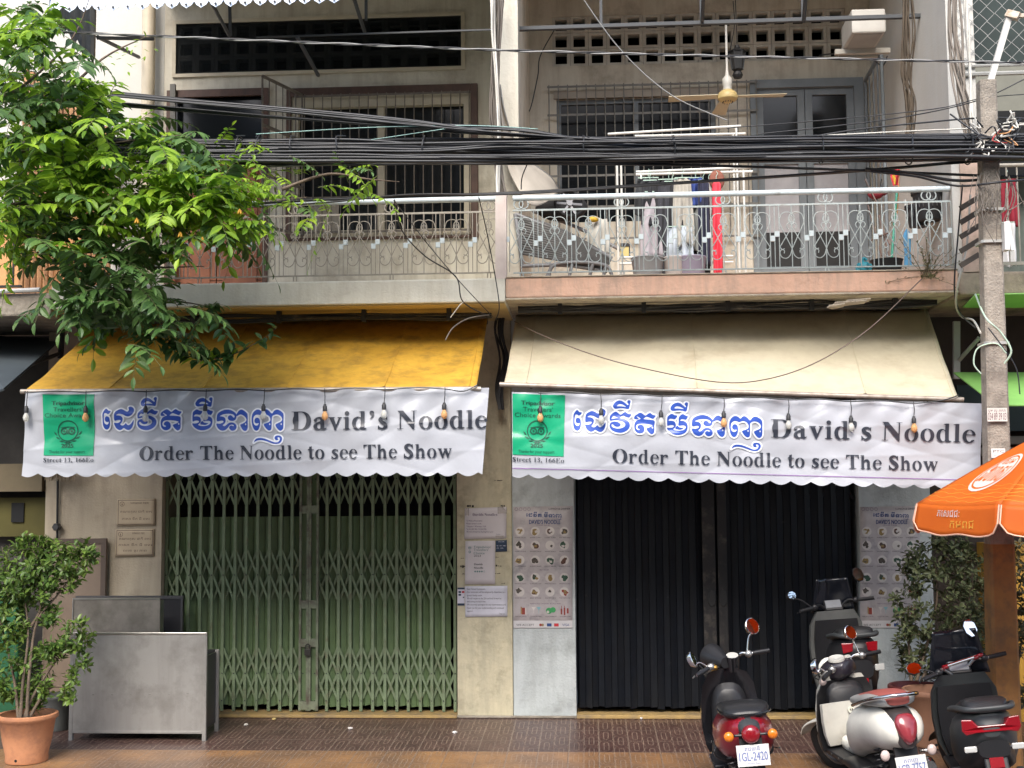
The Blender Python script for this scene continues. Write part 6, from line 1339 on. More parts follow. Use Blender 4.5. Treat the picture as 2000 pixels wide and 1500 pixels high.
# lantern
lc = W(1440, 112, .3*KY)
t = thing('lantern', lc, 'black coach lantern hanging before the pale vent blocks', 'lantern')
MB().lathe([(0,.14),(.02,.13),(.03,.10),(.095,.06),(.09,.05),(.03,.05)], Matrix.Translation(lc), 6).lathe([(.055,-.13),(.03,-.15),(.045,-.16),(.055,-.19),(.04,-.22),(0,-.23)], Matrix.Translation(lc), 12).build('cap', IRONK, t)
MB().lathe([(.078,.05),(.05,-.13)], Matrix.Translation(lc), 6).build('glass', mat('smoked lantern glass', (.05,.05,.05), .1), t)
mb = MB()
for k in range(6): a = k*1.0472; mb.beam(lc + Vector((.082*math.cos(a), .082*math.sin(a), .055)), lc + Vector((.054*math.cos(a), .054*math.sin(a), -.135)), .01, .01)
mb.tube(catmull([lc + Vector((0,0,.13)), lc + Vector((.0,0,.25)), lc + Vector((-.01,0,.9))], 4), .005, 5).tube(catmull([lc + Vector((-.09,0,.0)), lc + Vector((-.06,0,.13)), lc + Vector((-.02,0,.35)), lc + Vector((-.03,0,.6))], 4), .005, 5).build('frame', IRONK, t)
# ------------------------------------------------------------------ things standing on the right balcony
def cloth(x0, y0, x1, y1, Y, M, label, cat, name, seed, top=.7, flare=1., nf=5, amp=.022, group=None, hanger=True):
    rr = random.Random(seed); a0, b0, c0, d0 = rect(x0, y0, x1, y1, Y); ph = rr.uniform(0, 6); cx = (a0+b0)/2; w = (b0-a0)/2
    def S(u, v):
        k = top + (flare - top)*min(1, v*1.6)**.8 if v < .65 else flare
        x = cx + (u*2-1)*w*k; z = d0 + (c0-d0)*v - .015*math.sin(u*nf*1.7+ph)*v - (.06*(abs(u*2-1)**2) if v < .05 else 0)
        return Vector((x, Y + amp*(.3+v)*math.sin(u*nf*3.1+ph+v*.8) + .01*math.sin(v*9+u*4), z))
    t = thing(name, (cx, Y, c0), label, cat, group)
    MB().grid(S, 24, 20).build('cloth', M, t, smooth=60, solid=.004)
    if hanger: MB().tube(catmull([Vector((cx, Y, d0)), Vector((cx, Y, d0+.03)), Vector((cx+.015, Y, d0+.055)), Vector((cx, Y, d0+.075))], 4), .003, 5).beam((cx - w*top, Y, d0 - .01), (cx + w*top, Y, d0 - .01), .008, .008).build('hanger', mat('pale green hanger', (.45,.6,.5), .5), t)
    return t
YC = -.15*KY
t = thing('drying_rack', W(1330, 540, YC), 'white tubular clothes drying rack holding the laundry', 'rack'); mb = MB()
for a, b, y0, y1 in (((1242,336),(1464,327),YC,YC), ((1242,341),(1470,335),YC+.12,YC+.12), ((1187,262),(1447,246),.05,.05), ((1240,266),(1456,261),.2,.2)): mb.tube([W(*a, y0), W(*b, y1)], .013, 8)
for x, yt, Y in ((1205,318,.05), (1213,318,.08), (1252,338,YC), (1438,250,.05), (1452,332,YC), (1432,262,.2)): p = W(x, yt, Y); mb.tube([p, (p.x, p.y, ZF2)], .011, 8)
for y in (500, 512): mb.tube([W(1210, y+3, YC), W(1432, y, YC)], .011, 8)
mb.build('tube', mat('off white enamel tube', (.68,.68,.63), .4), t)
GB_ = 'laundry on the drying rack'
cl = [(1246,345,1288,420,'dark patterned shirt', (.045,.048,.05), 'dark shirt with pale pattern at the left end of the laundry', 'shirt'), (1258,372,1310,502,'grey pink cloth', (.42,.38,.40), 'grey pink dress on the drying rack', 'dress'),
      (1290,348,1326,540,'charcoal cloth', (.05,.05,.058), 'charcoal trousers on the drying rack', 'trousers'), (1318,345,1350,480,'beige cloth', (.44,.41,.35), 'pale beige shirt on the drying rack', 'shirt'), (1332,392,1349,448,'green towel', (.26,.38,.06), 'small lime green towel on the drying rack', 'towel'),
      (1344,400,1378,492,'grey cloth', (.27,.28,.27), 'plain grey skirt on the drying rack', 'skirt'), (1346,345,1372,400,'blue cloth', (.04,.07,.26), 'blue and white football shirt on the drying rack', 'shirt'), (1366,350,1384,520,'navy cloth', (.03,.032,.06), 'navy trousers on the drying rack', 'trousers'), (1376,350,1394,420,'offwhite cloth', (.60,.60,.57), 'narrow white vest on the drying rack', 'vest')]
cl += [(1256,350,1284,440,'ink cloth',(.03,.031,.035),'black tank top near the left end of the laundry','shirt'), (1298,352,1330,478,'soot cloth',(.025,.025,.028),'black long shirt in the middle of the laundry','shirt'), (1308,440,1348,530,'pale blue cloth',(.48,.53,.58),'pale blue and white cloth hanging low in the laundry','towel'), (1340,478,1380,536,'slate cloth',(.06,.06,.065),'dark shorts hanging low under the grey skirt','shorts')]
for i, (a, b, c, d, mn, colr, lab, cat) in enumerate(cl):
    m_ = (a + c)/2; h_ = (c - a)*.66; a, c = m_ - h_, m_ + h_
    o_ = cloth(a, b, c, d, YC - .03 - .035*(i % 4), mat(mn, colr, .9, col2=tuple(x*.72 for x in colr), scale=8), lab, cat, cat, 20 + i, .72 if cat in ('shirt','dress') else .9, 1., group=GB_)
cloth(1392, 350, 1410, 540, YC - .10, mat('red strip cloth', (.66,.035,.06), .6), 'long red cloth strip hanging at the right end of the laundry', 'cloth', 'cloth_strip', 40, .9, 1., 3, .01)
t = tag(MB().ellip(W(1400, 352, YC - .06), (.075, .025, .10), 18, 12).build('sun_hat', mat('red brown felt', (.24,.09,.06), .85), smooth=60), 'round red brown hat hung at the end of the drying rack', 'hat')
for (x, y, M, lab, cat, w_) in ((1318,520,mat('pale stool', (.55,.50,.46), .7),'pale plastic stool half hidden under the laundry','stool',.1), (1265,515,mat('grey bin plastic', (.35,.36,.36), .6),'grey bucket standing under the pink grey dress','bucket',.15), (1352,518,mat('lavender bucket', (.36,.33,.42), .6),'lavender bucket under the grey skirt','bucket',.13)):
    p = W(x, 540, YS+.55); p.z = ZF2; t = thing(cat, p, lab, cat); MB().lathe([(0,0),(w_*.8,0),(w_,.24),(w_*1.05,.25),(w_*1.02,.26),(w_*.9,.24),(w_*.75,.02),(0,.02)], Matrix.Translation(p), 20).build('body', M, t, smooth=40)
    MB().tube([p + Vector((w_*math.cos(a*.35), -.02, .24 - .10*math.sin(a*.35))) for a in range(10)], .004, 5).build('handle', IRONG, t)
# slatted lounge chair
t = thing('lounge_chair', W(1110, 540, -.2*KY), 'folded grey slatted lounge chair leaning on the right balcony', 'chair')
SLT = mat('grey brown slats', (.085,.08,.073), .5, col2=(.05,.048,.044), scale=14); mb = MB(); fr = MB()
A0, A1, B0, B1 = W(1006, 418, -.42*KY), W(1196, 505, -.42*KY), W(1040, 412, .1*KY), W(1215, 490, .1*KY); lo = W(1020, 520, -.42*KY)
for i in range(16):
    f = i/15; p = A0.lerp(lo, f*.75); q = A1 + Vector((-.02*f*3, 0, -.10*f)); mid = p.lerp(q, .5) + Vector((0, -.03, .05*(1-f)))
    mb.tube(catmull([p, mid, q], 5), .0135, 6)
mb.build('slat', SLT, t, smooth=60); MB().grid(lambda u, v: A0.lerp(lo, v*.75).lerp(A1 + Vector((-.06*v, 0, -.10*v)), u) + Vector((0, .03, .03*math.sin(math.pi*u))), 8, 6).build('backing', mat('dark chair backing', (.05,.05,.048), .8), t)
for p, q in ((A0, A1), (A0, lo), (B0, B1), (lo, A1 + Vector((-.05,0,-.12)))): fr.tube(catmull([p, p.lerp(q, .5) + Vector((0, -.02, .03)), q], 5), .019, 7)
for x in (1078, 1118, 1158, 1185):
    p = W(x, 516, -.45*KY); q = W(x - 9, 545, -.45*KY); q.z = ZF2; fr.tube(catmull([p, p.lerp(q, .4) + Vector((-.005,0,0)), q], 4), .017, 7)
fr.tube(catmull(S3((1068,540,-.45),(1082,518,-.45),(1110,513,-.45),(1150,513,-.45),(1185,520,-.45),(1196,540,-.45)), 5), .017, 7)
fr.build('frame', mat('grey tubular frame', (.22,.22,.22), .45), t, smooth=60)
# folded pram wheel and seat behind it
t = thing('pram', W(1118, 395, -.05*KY), 'folded black pram with spoked wheel behind the lounge chair', 'pram'); wc = W(1112, 398, -.1*KY); Mx = Matrix.Translation(wc) @ Matrix.Rotation(rad(72), 4, 'X') @ Matrix.Rotation(rad(10), 4, 'Y')
MB().lathe([(.13,-.02),(.15,-.015),(.155,0),(.15,.015),(.13,.02),(.125,0),(.13,-.02)], Mx, 28).build('tyre', mat('black rubber', (.018,.018,.018), .8), t, smooth=60)
mb = MB()
for k in range(6): a = k*1.0472; mb.beam(Mx @ Vector((.02*math.cos(a), .02*math.sin(a), 0)), Mx @ Vector((.128*math.cos(a), .128*math.sin(a), 0)), .022, .012)
mb.lathe([(0,-.02),(.03,-.02),(.03,.02),(0,.02)], Mx, 12).build('spoke', mat('grey plastic spokes', (.20,.20,.21), .4), t)
MB().ellip(wc + Vector((-.08, .16, .0)), (.26, .10, .14), 18, 12).build('seat_cloth', mat('black pram cloth', (.022,.022,.024), .8), t, smooth=60)
cloth(1146, 425, 1190, 500, YS + .55, mat('off white bag cloth', (.52,.50,.44), .85, col2=(.42,.40,.35), scale=6), 'off white cloth with yellow toy on it, beside the lounge chair', 'cloth', 'draped_cloth', 77, .8, 1., 4, .03, hanger=False)
t = tag(MB().ellip(W(1160, 428, YS + .5), (.05,.03,.03), 10, 8).build('toy', mat('yellow trim', (.60,.36,.03), .6), smooth=60), 'small yellow toy lying on the off white cloth', 'toy')
t = thing('yellow_box', W(1223, 490, -.1*KY), 'small yellow paper box behind the railing beside the chair', 'box'); r = rect(1212, 478, 1228, 502, -.1)
MB().box(r[0], r[1], -.12, -.04, r[2], r[3]).build('carton', mat('pale yellow card', (.55,.45,.18), .7), t); MB().box(r[1] + .001, r[1] + .012, -.125, -.035, r[2], r[3]).box(r[0], r[1], -.128, -.121, r[3]-.02, r[3]+.01).build('edge', IRONK, t)
# right end: baskets, flag, broom, mop, pots
def basket(px, py, Y, R, H, label, key):
    p = W(px, py, Y); t = thing('hanging_basket', p, label, 'basket', 'black plastic baskets'); M = mat('black basket plastic', (.022,.021,.022), .6)
    MB().lathe([(0,-H),(R*.72,-H),(R*.98,-.03)], Matrix.Translation(p), 22).build('body', M, t, smooth=50)
    mb = MB(); mb.lathe([(R*.97,-.03),(R*1.06,-.03),(R*1.08,0),(R*1.0,0)], Matrix.Translation(p), 22).build('rim', M, t)
    mb = MB()
    for k in range(20): a = k*.314; mb.ellip(p + Vector((R*.9*math.cos(a), R*.9*math.sin(a), -H*.42)), (.008,.008,H*.2), 6, 5)
    mb.build('rib', mat('dark grey plastic rib', (.07,.07,.07), .6), t)
basket(1813, 374, -.75, .145, .27, 'larger black plastic basket hung high at the right balcony end', 1)
basket(1792, 402, -.60, .11, .20, 'smaller black plastic basket hung lower at the right balcony end', 2)
t = thing('red_flag', W(1750, 345, -.1*KY), 'small red flag with yellow stripe above the right railing', 'flag')
def FS(u, v): return W(1738 + 18*u + 6*v*(1-u), 332 + 32*v - 4*u, -.12*KY) + Vector((0, .02*math.sin(u*5+v*4), 0))
MB().grid(FS, 8, 8).build('cloth', mat('red strip cloth', (.66,.035,.06)), t, solid=.003)
MB().grid(lambda u, v: FS(.15 + .3*u, .35 + .6*v) + Vector((0,-.006,0)), 5, 5).build('stripe', mat('yellow trim', (.6,.36,.03)), t); MB().tube([W(1757, 326, -.11*KY), W(1752, 420, -.11*KY)], .007, 6).build('stick', WOODO, t)
t = thing('broom', W(1744, 520, -.15*KY), 'green handled broom leaning at the right balcony end', 'broom'); p = W(1752, 370, -.12*KY); q = W(1741, 512, -.2*KY)
MB().tube([p, q], .012, 8).build('handle', mat('green broom handle', (.02,.25,.17), .4), t); MB().box(q.x-.07, q.x+.07, q.y-.03, q.y+.03, ZF2+.0, ZF2+.12).build('head', mat('blue bristles', (.05,.2,.4), .8), t)
t = thing('mop', W(1772, 515, -.3*KY), 'blue mop standing by the white wall of the right balcony', 'mop'); mb = MB(); p = W(1771, 448, -.3*KY)
for k in range(18): a = k*.35; mb.tube(catmull([p, p + Vector((.03*math.cos(a), .02*math.sin(a), -.06)), p + Vector((.025*math.cos(a), .02*math.sin(a), -.22)), p + Vector((.03*math.cos(a+.3), .02*math.sin(a), -.34))], 4), .006, 4)
mb.build('strand', mat('blue mop yarn', (.10,.30,.50), .9), t); MB().tube([p + Vector((0,0,-.02)), p + Vector((.02,.1,.30))], .011, 7).build('handle', mat('pale mop handle', (.5,.5,.46), .5), t)
t = thing('plant_pot', W(1733, 528, -.3*KY), 'wide black plastic pot behind the right railing', 'flower pot'); p = W(1732, 528, YS+.3); p.z = ZF2
MB().lathe([(0,0),(.115,0),(.14,.13),(.148,.15),(.135,.15),(.12,.02),(0,.02)], Matrix.Translation(p), 22).build('body', mat('black basket plastic', (.022,.021,.022)), t, smooth=40); MB().lathe([(0,.12),(.13,.12)], Matrix.Translation(p), 18).build('soil', SOIL, t)
t = thing('plastic_bag', W(1688, 528, -.35*KY), 'crumpled turquoise plastic bag on the balcony floor', 'bag'); p = W(1687, 522, YS+.2); p.z = ZF2 + .055; mb = MB().ellip(p, (.07,.06,.06), 14, 10)
mb.v = [tuple(Vector(v) + Vector((R_.uniform(-1,1), R_.uniform(-1,1), R_.uniform(-.3,1)))*.012) for v in mb.v]; mb.build('body', mat('turquoise bag', (.06,.40,.50), .35, transl=.3), t); MB().tube(catmull([p + Vector((-.01,0,.05)), p + Vector((.0,0,.10)), p + Vector((.03,0,.08))], 4), .012, 6).build('knot', mat('turquoise bag', (.06,.4,.5)), t)
t = thing('red_cloth', W(1712, 380, -.2*KY), 'dark red bundle of cloth above the black pot', 'cloth'); p = W(1710, 379, -.2*KY)
MB().ellip(p, (.075,.05,.05), 12, 8).ellip(p + Vector((.07,.01,.02)), (.05,.04,.035), 12, 8).build('bundle', mat('maroon cloth', (.22,.02,.03), .85), t, smooth=60); MB().tube(catmull(S3((1690,345,-.2),(1700,370,-.22),(1712,390,-.2),(1722,350,-.2)), 4), .006, 5).build('cord', IRONK, t)
t = thing('branch_sticks', W(1740, 470, -.25*KY), 'thin bare sticks leaning beside the broom', 'stick'); mb = MB()
for a, b in (((1695,400),(1722,500)), ((1716,420),(1742,520)), ((1700,470),(1735,455)), ((1690,350),(1712,395)), ((1722,440),(1738,478))): mb.tube([W(*a, -.2*KY), W(*b, -.25*KY)], .008, 5)
mb.build('stick', WOODB, t)
# beige cloth tied between the two balconies
t = thing('party_cloth', W(1040, 300, -.4*KY), 'long beige canvas strip tied beside the party wall column', 'cloth')
CP = S3((977,165,-.55),(985,215,-.52),(1003,270,-.45),(1030,310,-.35),(1075,345,-.2),(1092,372,-.1)); CQ = S3((975,170,-.55),(974,225,-.5),(980,285,-.5),(1002,350,-.5),(1040,400,-.5),(1080,385,-.3))
P1 = catmull(CP, 6); P2 = catmull(CQ, 6)
MB().grid(lambda u, v: P1[round(v*(len(P1)-1))].lerp(P2[round(v*(len(P2)-1))], u) + Vector((0, .03*math.sin(u*8), 0)), 10, len(P1)-1).build('canvas', mat('greyed beige canvas', (.47,.42,.35), .8, col2=(.38,.34,.28), scale=4), t, smooth=60, solid=.004)
MB().tube(P1, .006, 5).build('edge_rope', CABLEL, t)
# clothes and things on the far right balcony
cloth(1912, 350, 1940, 460, -.1, mat('burgundy cloth', (.20,.02,.045), .85), 'burgundy garment on the far right balcony, left of the red one', 'cloth', 'garment', 51, .9, 1., group='garments on the far right balcony')
cloth(1944, 345, 1990, 440, -.1, mat('deep red cloth', (.25,.015,.03), .85), 'deep red garment on the far right balcony at the photo edge', 'cloth', 'garment', 52, .9, 1., group='garments on the far right balcony')
cloth(1952, 432, 1985, 520, -.15, mat('white laundry', (.66,.66,.66), .85), 'white garment hanging low on the far right balcony', 'cloth', 'garment', 53, .9, 1., group='garments on the far right balcony')
# small litter on the sidewalk
for i, (x, y, colr, lab) in enumerate(((480,1415,(.7,.68,.6),'white paper scrap on the red tiles near the cart'), (535,1404,(.65,.5,.2),'yellow scrap lying at the green gate sill'), (684,1422,(.75,.72,.68),'tiny white bit on the red tiles before the green gate'), (888,1430,(.75,.74,.72),'white scrap on the tiles before the cream pillar'), (1252,1402,(.75,.74,.72),'crumpled white tissue at the sill of the black gate'))):
    p = G(x, y, .012); mb = MB().ellip(p, (.022, .016, .011), 8, 6); mb.v = [tuple(Vector(v) + Vector((R_.uniform(-1,1), R_.uniform(-1,1), 0))*.006) for v in mb.v]
    tag(mb.build('litter', mat('litter %s' % ('abcde'[i]), colr, .8)), lab, 'litter')
# ------------------------------------------------------------------ scooters (built facing +x, ground at z 0, rear axle at the origin)
RUB = mat('scooter tyre rubber', (.017,.017,.018), .75, bump=.2, bscale=40)
BPL = mat('black scooter plastic', (.016,.016,.018), .42); BPG = mat('gloss black panel', (.010,.010,.012), .16, coat=.6); GPL = mat('dark grey scooter plastic', (.040,.044,.046), .45)
RIMM = mat('grey wheel alloy', (.22,.22,.22), .4, metal=.8); SEATB = mat('black seat vinyl', (.018,.018,.019), .38, bump=.1, bscale=90)
REDP = mat('metallic red paint', (.30,.008,.020), .28, metal=.35, coat=.8); WHP = mat('cream white paint', (.74,.72,.64), .42, coat=.2, dirt=(.5,.46,.38), dscale=9, dthr=.68); SILP = mat('grey silver paint', (.15,.155,.15), .4, metal=.2, coat=.4)
REDL = mat('red lens', (.24,.006,.012), .15, coat=.6); REDM = mat('faded pink red lens', (.27,.035,.045), .22, col2=(.19,.02,.028), scale=14, coat=.6); AMB = mat('amber lens', (.80,.20,.012), .2, coat=.5); CLR = mat('clear pink lens', (.62,.50,.46), .12, coat=.6)
MIR = mat('mirror glass', (.82,.82,.82), .03, metal=1.); PLT = mat('white number plate', (.68,.67,.64), .4, dirt=(.45,.33,.28), dscale=22, dthr=.68); PLB = mat('blue plate print', (.13,.17,.38), .6); ALU = mat('brushed aluminium', (.50,.49,.47), .35, metal=.9)
SEATR = mat('red brown seat vinyl', (.32,.085,.070), .45); SEATG = mat('grey seat vinyl', (.30,.295,.28), .45); GOLD = mat('gold anodised', (.65,.36,.08), .3, metal=.8); DIAL = mat('pale dial face', (.50,.49,.45), .25, coat=.5); BLK2 = mat('dark smoked screen', (.012,.014,.02), .10)
def sec(x, hw, zb, zt, n=18, e=2.6, xs=0., cy=0.):
    """superellipse slice across the scooter; xs leans the top forward"""
    out = []; cz = (zb + zt)/2; hz = (zt - zb)/2
    for k in range(n):
        a = 2*math.pi*k/n; c, s = math.cos(a), math.sin(a)
        yy = hw*math.copysign(abs(c)**(2/e), c); zz = hz*math.copysign(abs(s)**(2/e), s); out.append(Vector((x + xs*zz/max(hz, 1e-4), cy + yy, cz + zz)))
    return out
def shell(mb, secs, e=2.6, sub=4, n=18, m=0):
    """smooth skin through slices (x, half width, z bottom, z top[, lean])"""
    S = [(list(q) + [0])[:5] for q in secs]
    P = catmull([Vector(q[:3]) for q in S], sub); Q = catmull([Vector((q[3], q[4], 0)) for q in S], sub)
    mb.loft([sec(p.x, max(p.y, .004), p.z, max(q.x, p.z + .006), n, e, q.y) for p, q in zip(P, Q)], m); return mb
def wheel(t, x, R, w, rimM):
    M = Matrix.Translation((x, 0, R)) @ Matrix.Rotation(rad(90), 4, 'X')
    k = w/2; o = MB().lathe([(R*.66,-k*.8),(R*.80,-k),(R*.93,-k*.8),(R,-k*.25),(R,k*.25),(R*.93,k*.8),(R*.80,k),(R*.66,k*.8),(R*.62,0),(R*.66,-k*.8)], M, 32).build('wheel', RUB, t, smooth=50)
    mb = MB().lathe([(R*.60,-k*.7),(R*.67,-k*.75),(R*.67,k*.75),(R*.60,k*.7),(R*.58,0),(R*.60,-k*.7)], M, 28).lathe([(0,-k*.9),(.05,-k*.9),(.055,k*.9),(0,k*.9)], M, 14)
    for q in range(5): a = q*1.2566; mb.beam(M @ Vector((.04*math.cos(a), .04*math.sin(a), 0)), M @ Vector((R*.62*math.cos(a+.25), R*.62*math.sin(a+.25), 0)), .035, .03)
    mb.build('rim', rimM, o, smooth=40)
def mirror(t, foot, head, r, M, face, sq=False, tilt=0.):
    """stalk from foot to head, a glass looking back (-x) in a dark shell"""
    mb = MB().tube(catmull([Vector(foot), Vector(foot).lerp(Vector(head), .55) + Vector((.01, 0, .01)), Vector(head) - Vector((0, 0, r[1]*.8))], 5), .0065, 7); o = mb.build('mirror', M, t, smooth=60)
    n = 8 if sq else 22; X = Matrix.Translation(head) @ Matrix.Rotation(rad(tilt), 4, 'X') @ face
    a0 = math.pi/8 if sq else 0
    ring = lambda rr, x: [X @ Vector((x, r[0]*rr*math.cos(2*math.pi*k/n + a0), r[1]*rr*math.sin(2*math.pi*k/n + a0))) for k in range(n)]
    MB().loft([ring(.2, .045), ring(.75, .035), ring(1.0, .008), ring(1.02, -.004), ring(.93, -.007)], cap=False).add(ring(.2, .045), [tuple(range(n))]).build('shell', BPL if M is not CHROME else CHROME, o, smooth=40)
    MB().add(ring(.94, -.0055), [tuple(range(n))[::-1]]).build('glass', MIR, o)
def plate(t, x, z, w, h, rows, tiltd):
    X = Matrix.Translation((x, 0, z)) @ Matrix.Rotation(rad(tiltd), 4, 'Y')
    o = MB().obox(X, .0025, w/2, h/2).build('number_plate', PLT, t, bevel=.004)
    f = lambda a, b: X @ Vector((-.0042, -a, b))
    mb = MB(); kh, num, sm = rows
    flat_text(mb, sans(kh), -w*.25, w*.22, h*.40, h*.22, f, cap=.75); flat_text(mb, sans(sm), -w*.2, w*.2, -h*.33, -h*.40, f)
    for k in (0, .0015): flat_text(mb, sans(num), -w*.44 + k, w*.43 + k, h*.16, -h*.24, lambda a, b, k=k: X @ Vector((-.0042 - k*.1, -a, b)))
    mb.build('lettering', PLB, o)
def indicator(t, foot, c, r, M, name='indicator'):
    o = MB().tube([foot, c], .008, 7).build(name, BPL if M is AMB else CHROME, t)
    MB().ellip(c, (r*.8, r, r), 16, 10).build('lens', M, o, smooth=80)
def handle(t, hub, span, drop, back, M, gripM, leverM):
    mb = MB(); H = Vector(hub); prs = []
    for s in (-1, 1):
        gr = MB(); lv = MB(); sw = MB(); prs.append((gr, lv, sw))
        a = H + Vector((0, s*.05, .0)); b = H + Vector((-back*.35, s*span*.38, .07)); c = H + Vector((-back*.7, s*span*.55, .06 - drop*.3)); e = H + Vector((-back, s*span, .05 - drop))
        mb.tube(catmull([a, b, c, e], 6), .012, 8); d = (e - c).normalized()
        gr.tube([e - d*.135, e - d*.07, e], [.0165, .0175, .0165], 10); sw.ellip(e - d*.165, (.03, .03, .028), 10, 8)
        l0 = e - d*.15 + Vector((.045, 0, -.004)); lv.tube(catmull([l0, l0 + d*.07 + Vector((.022, 0, -.002)), e + d*.02 + Vector((.032, 0, -.012))], 5), [.007 - .002*i/10 for i in range(11)], 6)
    o = mb.build('handlebar', M, t, smooth=60)
    for gr, lv, sw in prs: gr.build('grip', gripM, o, smooth=50); lv.build('lever', leverM, o, smooth=60); sw.build('switch', ALU if M is CHROME else BPL, o, smooth=60)
    return o
def base(name, label, cfg):
    t = thing(name, (0,0,0), label, 'scooter', 'scooters parked nose to the black gate', tmpl=True)
    wheel(t, 0, .265, .115, RIMM); wheel(t, cfg['wb'], .265, .10, RIMM); return t
def engine(t, M=BPL, exh=GPL, side=-1):
    shell(MB(), [(-.10,.07,.20,.36),(.0,.10,.17,.40),(.2,.11,.15,.42),(.42,.09,.18,.40)], 3).box(-.06, .30, .085, .135, .18, .33).build('engine', M, t, smooth=50, bevel=.01)
    mb = MB(); shell(mb, [(-.38,.045,.25,.40),(-.30,.06,.22,.42),(-.05,.065,.18,.34),(.15,.03,.16,.22)], 2.3); mb.v = [(x, y + side*.165, z) for x, y, z in mb.v]; mb.build('exhaust', exh, t, smooth=50)
    mb = MB(); P = [Vector((-.14 + .0012*math.cos(a)*0 - .03*a/40 + .03*math.cos(a), .115 + .03*math.sin(a), .32 + .0058*a)) for a in [i*.6 for i in range(64)]]
    mb.tube(P, .006, 5).build('shock_spring', mat('dark spring steel', (.05,.05,.052), .4, metal=.6), t)
STEERED = ('brake_cable', 'handlebar', 'mirror', 'headlight', 'headlight_glass', 'headlight_cowl', 'headset', 'speedometer', 'dial', 'small_dial', 'front_fender', 'fork', 'brake_clamp', 'front_indicator', 'cross_bar', 'bar_clamp')
def harness(t, hub):
    """brake and throttle cables looping from the bars behind the shield"""
    H = Vector(hub)
    for s in (-1, 1):
        for q in (0, 1):
            MB().tube(catmull([H + Vector((-.03, s*(.21 - .02*q), .05)), H + Vector((.09 + .03*q, s*.17, .06 - .05*q)), H + Vector((.10, s*.10, -.06)), H + Vector((.04, s*.05, -.16))], 6), .0045, 6).build('brake_cable', mat('black rubber cable', (.02,.02,.02), .6), t, smooth=60)
def screws(t, pts, n=(0, 1, 0)):
    for p in pts: MB().ellip(p, (.009, .004, .009), 8, 6).build('screw', mat('dull screw head', (.25,.25,.24), .4, metal=.8), t)
def place(t, X, Y, head, lean=6., steer=22., k=1., sh=0., lift=0.):
    """rear axle's ground point at (X, Y), nose turned by head degrees from straight-in (+ = to the right); on its side stand, bars turned left"""
    A = Vector((.90, 0, .9)); ax = Vector((-.40, 0, .92)).normalized()
    T_ = Matrix.Translation(A) @ Matrix.Rotation(rad(steer), 4, ax) @ Matrix.Translation(-A)
    for c in t.children:
        st = c.name.split('.')[0] in STEERED or (c.name.split('.')[0] == 'wheel' and max(v.co.x for v in c.data.vertices) > .8)
        for o in [c] + list(c.children):
            if st: o.data.transform(T_)
            for v in o.data.vertices:
                b = min(1., max(0., (v.co.z - .30)/.3)); v.co.z += (lift - sh*v.co.x)*b; v.co.x *= k
    t.location = (X, Y, GZ(Y) + .004); t.rotation_euler = (rad(-lean), 0, rad(90 - head))
    if '_tmpl' in t: del t['_tmpl']
# ---- red retro scooter
t = base('scooter', 'dark red and black scooter with round mirrors and amber indicators', dict(wb=1.16))
engine(t)
shell(MB(), [(-.40,.05,.62,.74),(-.34,.12,.56,.775),(-.18,.185,.46,.79),(.05,.205,.42,.785),(.26,.195,.40,.76),(.40,.15,.40,.74),(.46,.08,.42,.72)], 2.5).build('body', REDP, t, smooth=60)
mb = MB(); shell(mb, [(.10,.215,.40,.55),(.30,.205,.34,.58),(.46,.16,.30,.56)], 2.6); shell(mb, [(.48,.13,.28,.52),(.62,.10,.27,.40),(.85,.10,.27,.36)], 3.2); mb.box(.46, .92, -.19, .19, .262, .30); mb.build('floorboard', BPL, t, smooth=50, bevel=.012)
mb = MB(); L = [(-.05,.232,.50),(.10,.236,.47),(.30,.228,.43),(.46,.205,.34),(.56,.20,.31)]
mb.tube(catmull([(a, s, c) for a, s, c in L], 5), .007, 6).tube(catmull([(a, -s, c) for a, s, c in L], 5), .007, 6).build('trim', CHROME, t, smooth=60)
mb = MB(); 
def shield(zs, th):
    secs = []
    for z, x, w, c in zs:
        out = []
        for k in range(13): v = k/6 - 1; out.append(Vector((x - c*v*v, v*w, z)))
        for k in range(12, -1, -1): v = k/6 - 1; out.append(Vector((x - c*v*v - th, v*w*.985, z)))
        secs.append(out)
    return secs
mb.loft(shield([(.27,.98,.17,.04),(.36,.985,.205,.05),(.52,.97,.225,.06),(.70,.935,.22,.06),(.84,.90,.20,.055),(.93,.875,.15,.045),(.965,.865,.07,.02)], .045)).build('leg_shield', BPG, t, smooth=60)
shell(MB(), [(.80,.10,.40,.80),(.86,.14,.36,.86),(.92,.12,.34,.88)], 3).build('inner_panel', BPL, t, smooth=60)
MB().tube([(.845,-.052,.79),(.84,-.055,.755)], .004, 5).box(.826,.838,-.075,-.043,.69,.755).build('key_fob', mat('white key tag', (.70,.70,.68), .5), t, bevel=.004)
mb = MB(); mb.lathe([(.30,-.07),(.315,-.05),(.32,0),(.315,.05),(.30,.07)], Matrix.Translation((1.16,0,.265)) @ Matrix.Rotation(rad(90),4,'X'), 32)
mb.f = [f for f in mb.f if min(mb.v[i][2] for i in f) > .34]; mb.m = mb.m[:len(mb.f)]; mb.build('front_fender', REDP, t, smooth=60, solid=.008)
MB().tube([(1.16,.075,.27),(.94,.075,.84)], .02, 8).tube([(1.16,-.075,.27),(.94,-.075,.84)], .02, 8).tube([(.95,0,.80),(.86,0,1.0)], .03, 10).build('fork', GPL, t, smooth=60)
mb = MB(); shell(mb, [(-.33,.10,.755,.80),(-.24,.16,.75,.845),(-.06,.175,.75,.850),(.10,.165,.74,.815),(.28,.14,.735,.80),(.42,.09,.73,.775)], 2.8); mb.build('seat', SEATB, t, smooth=60)
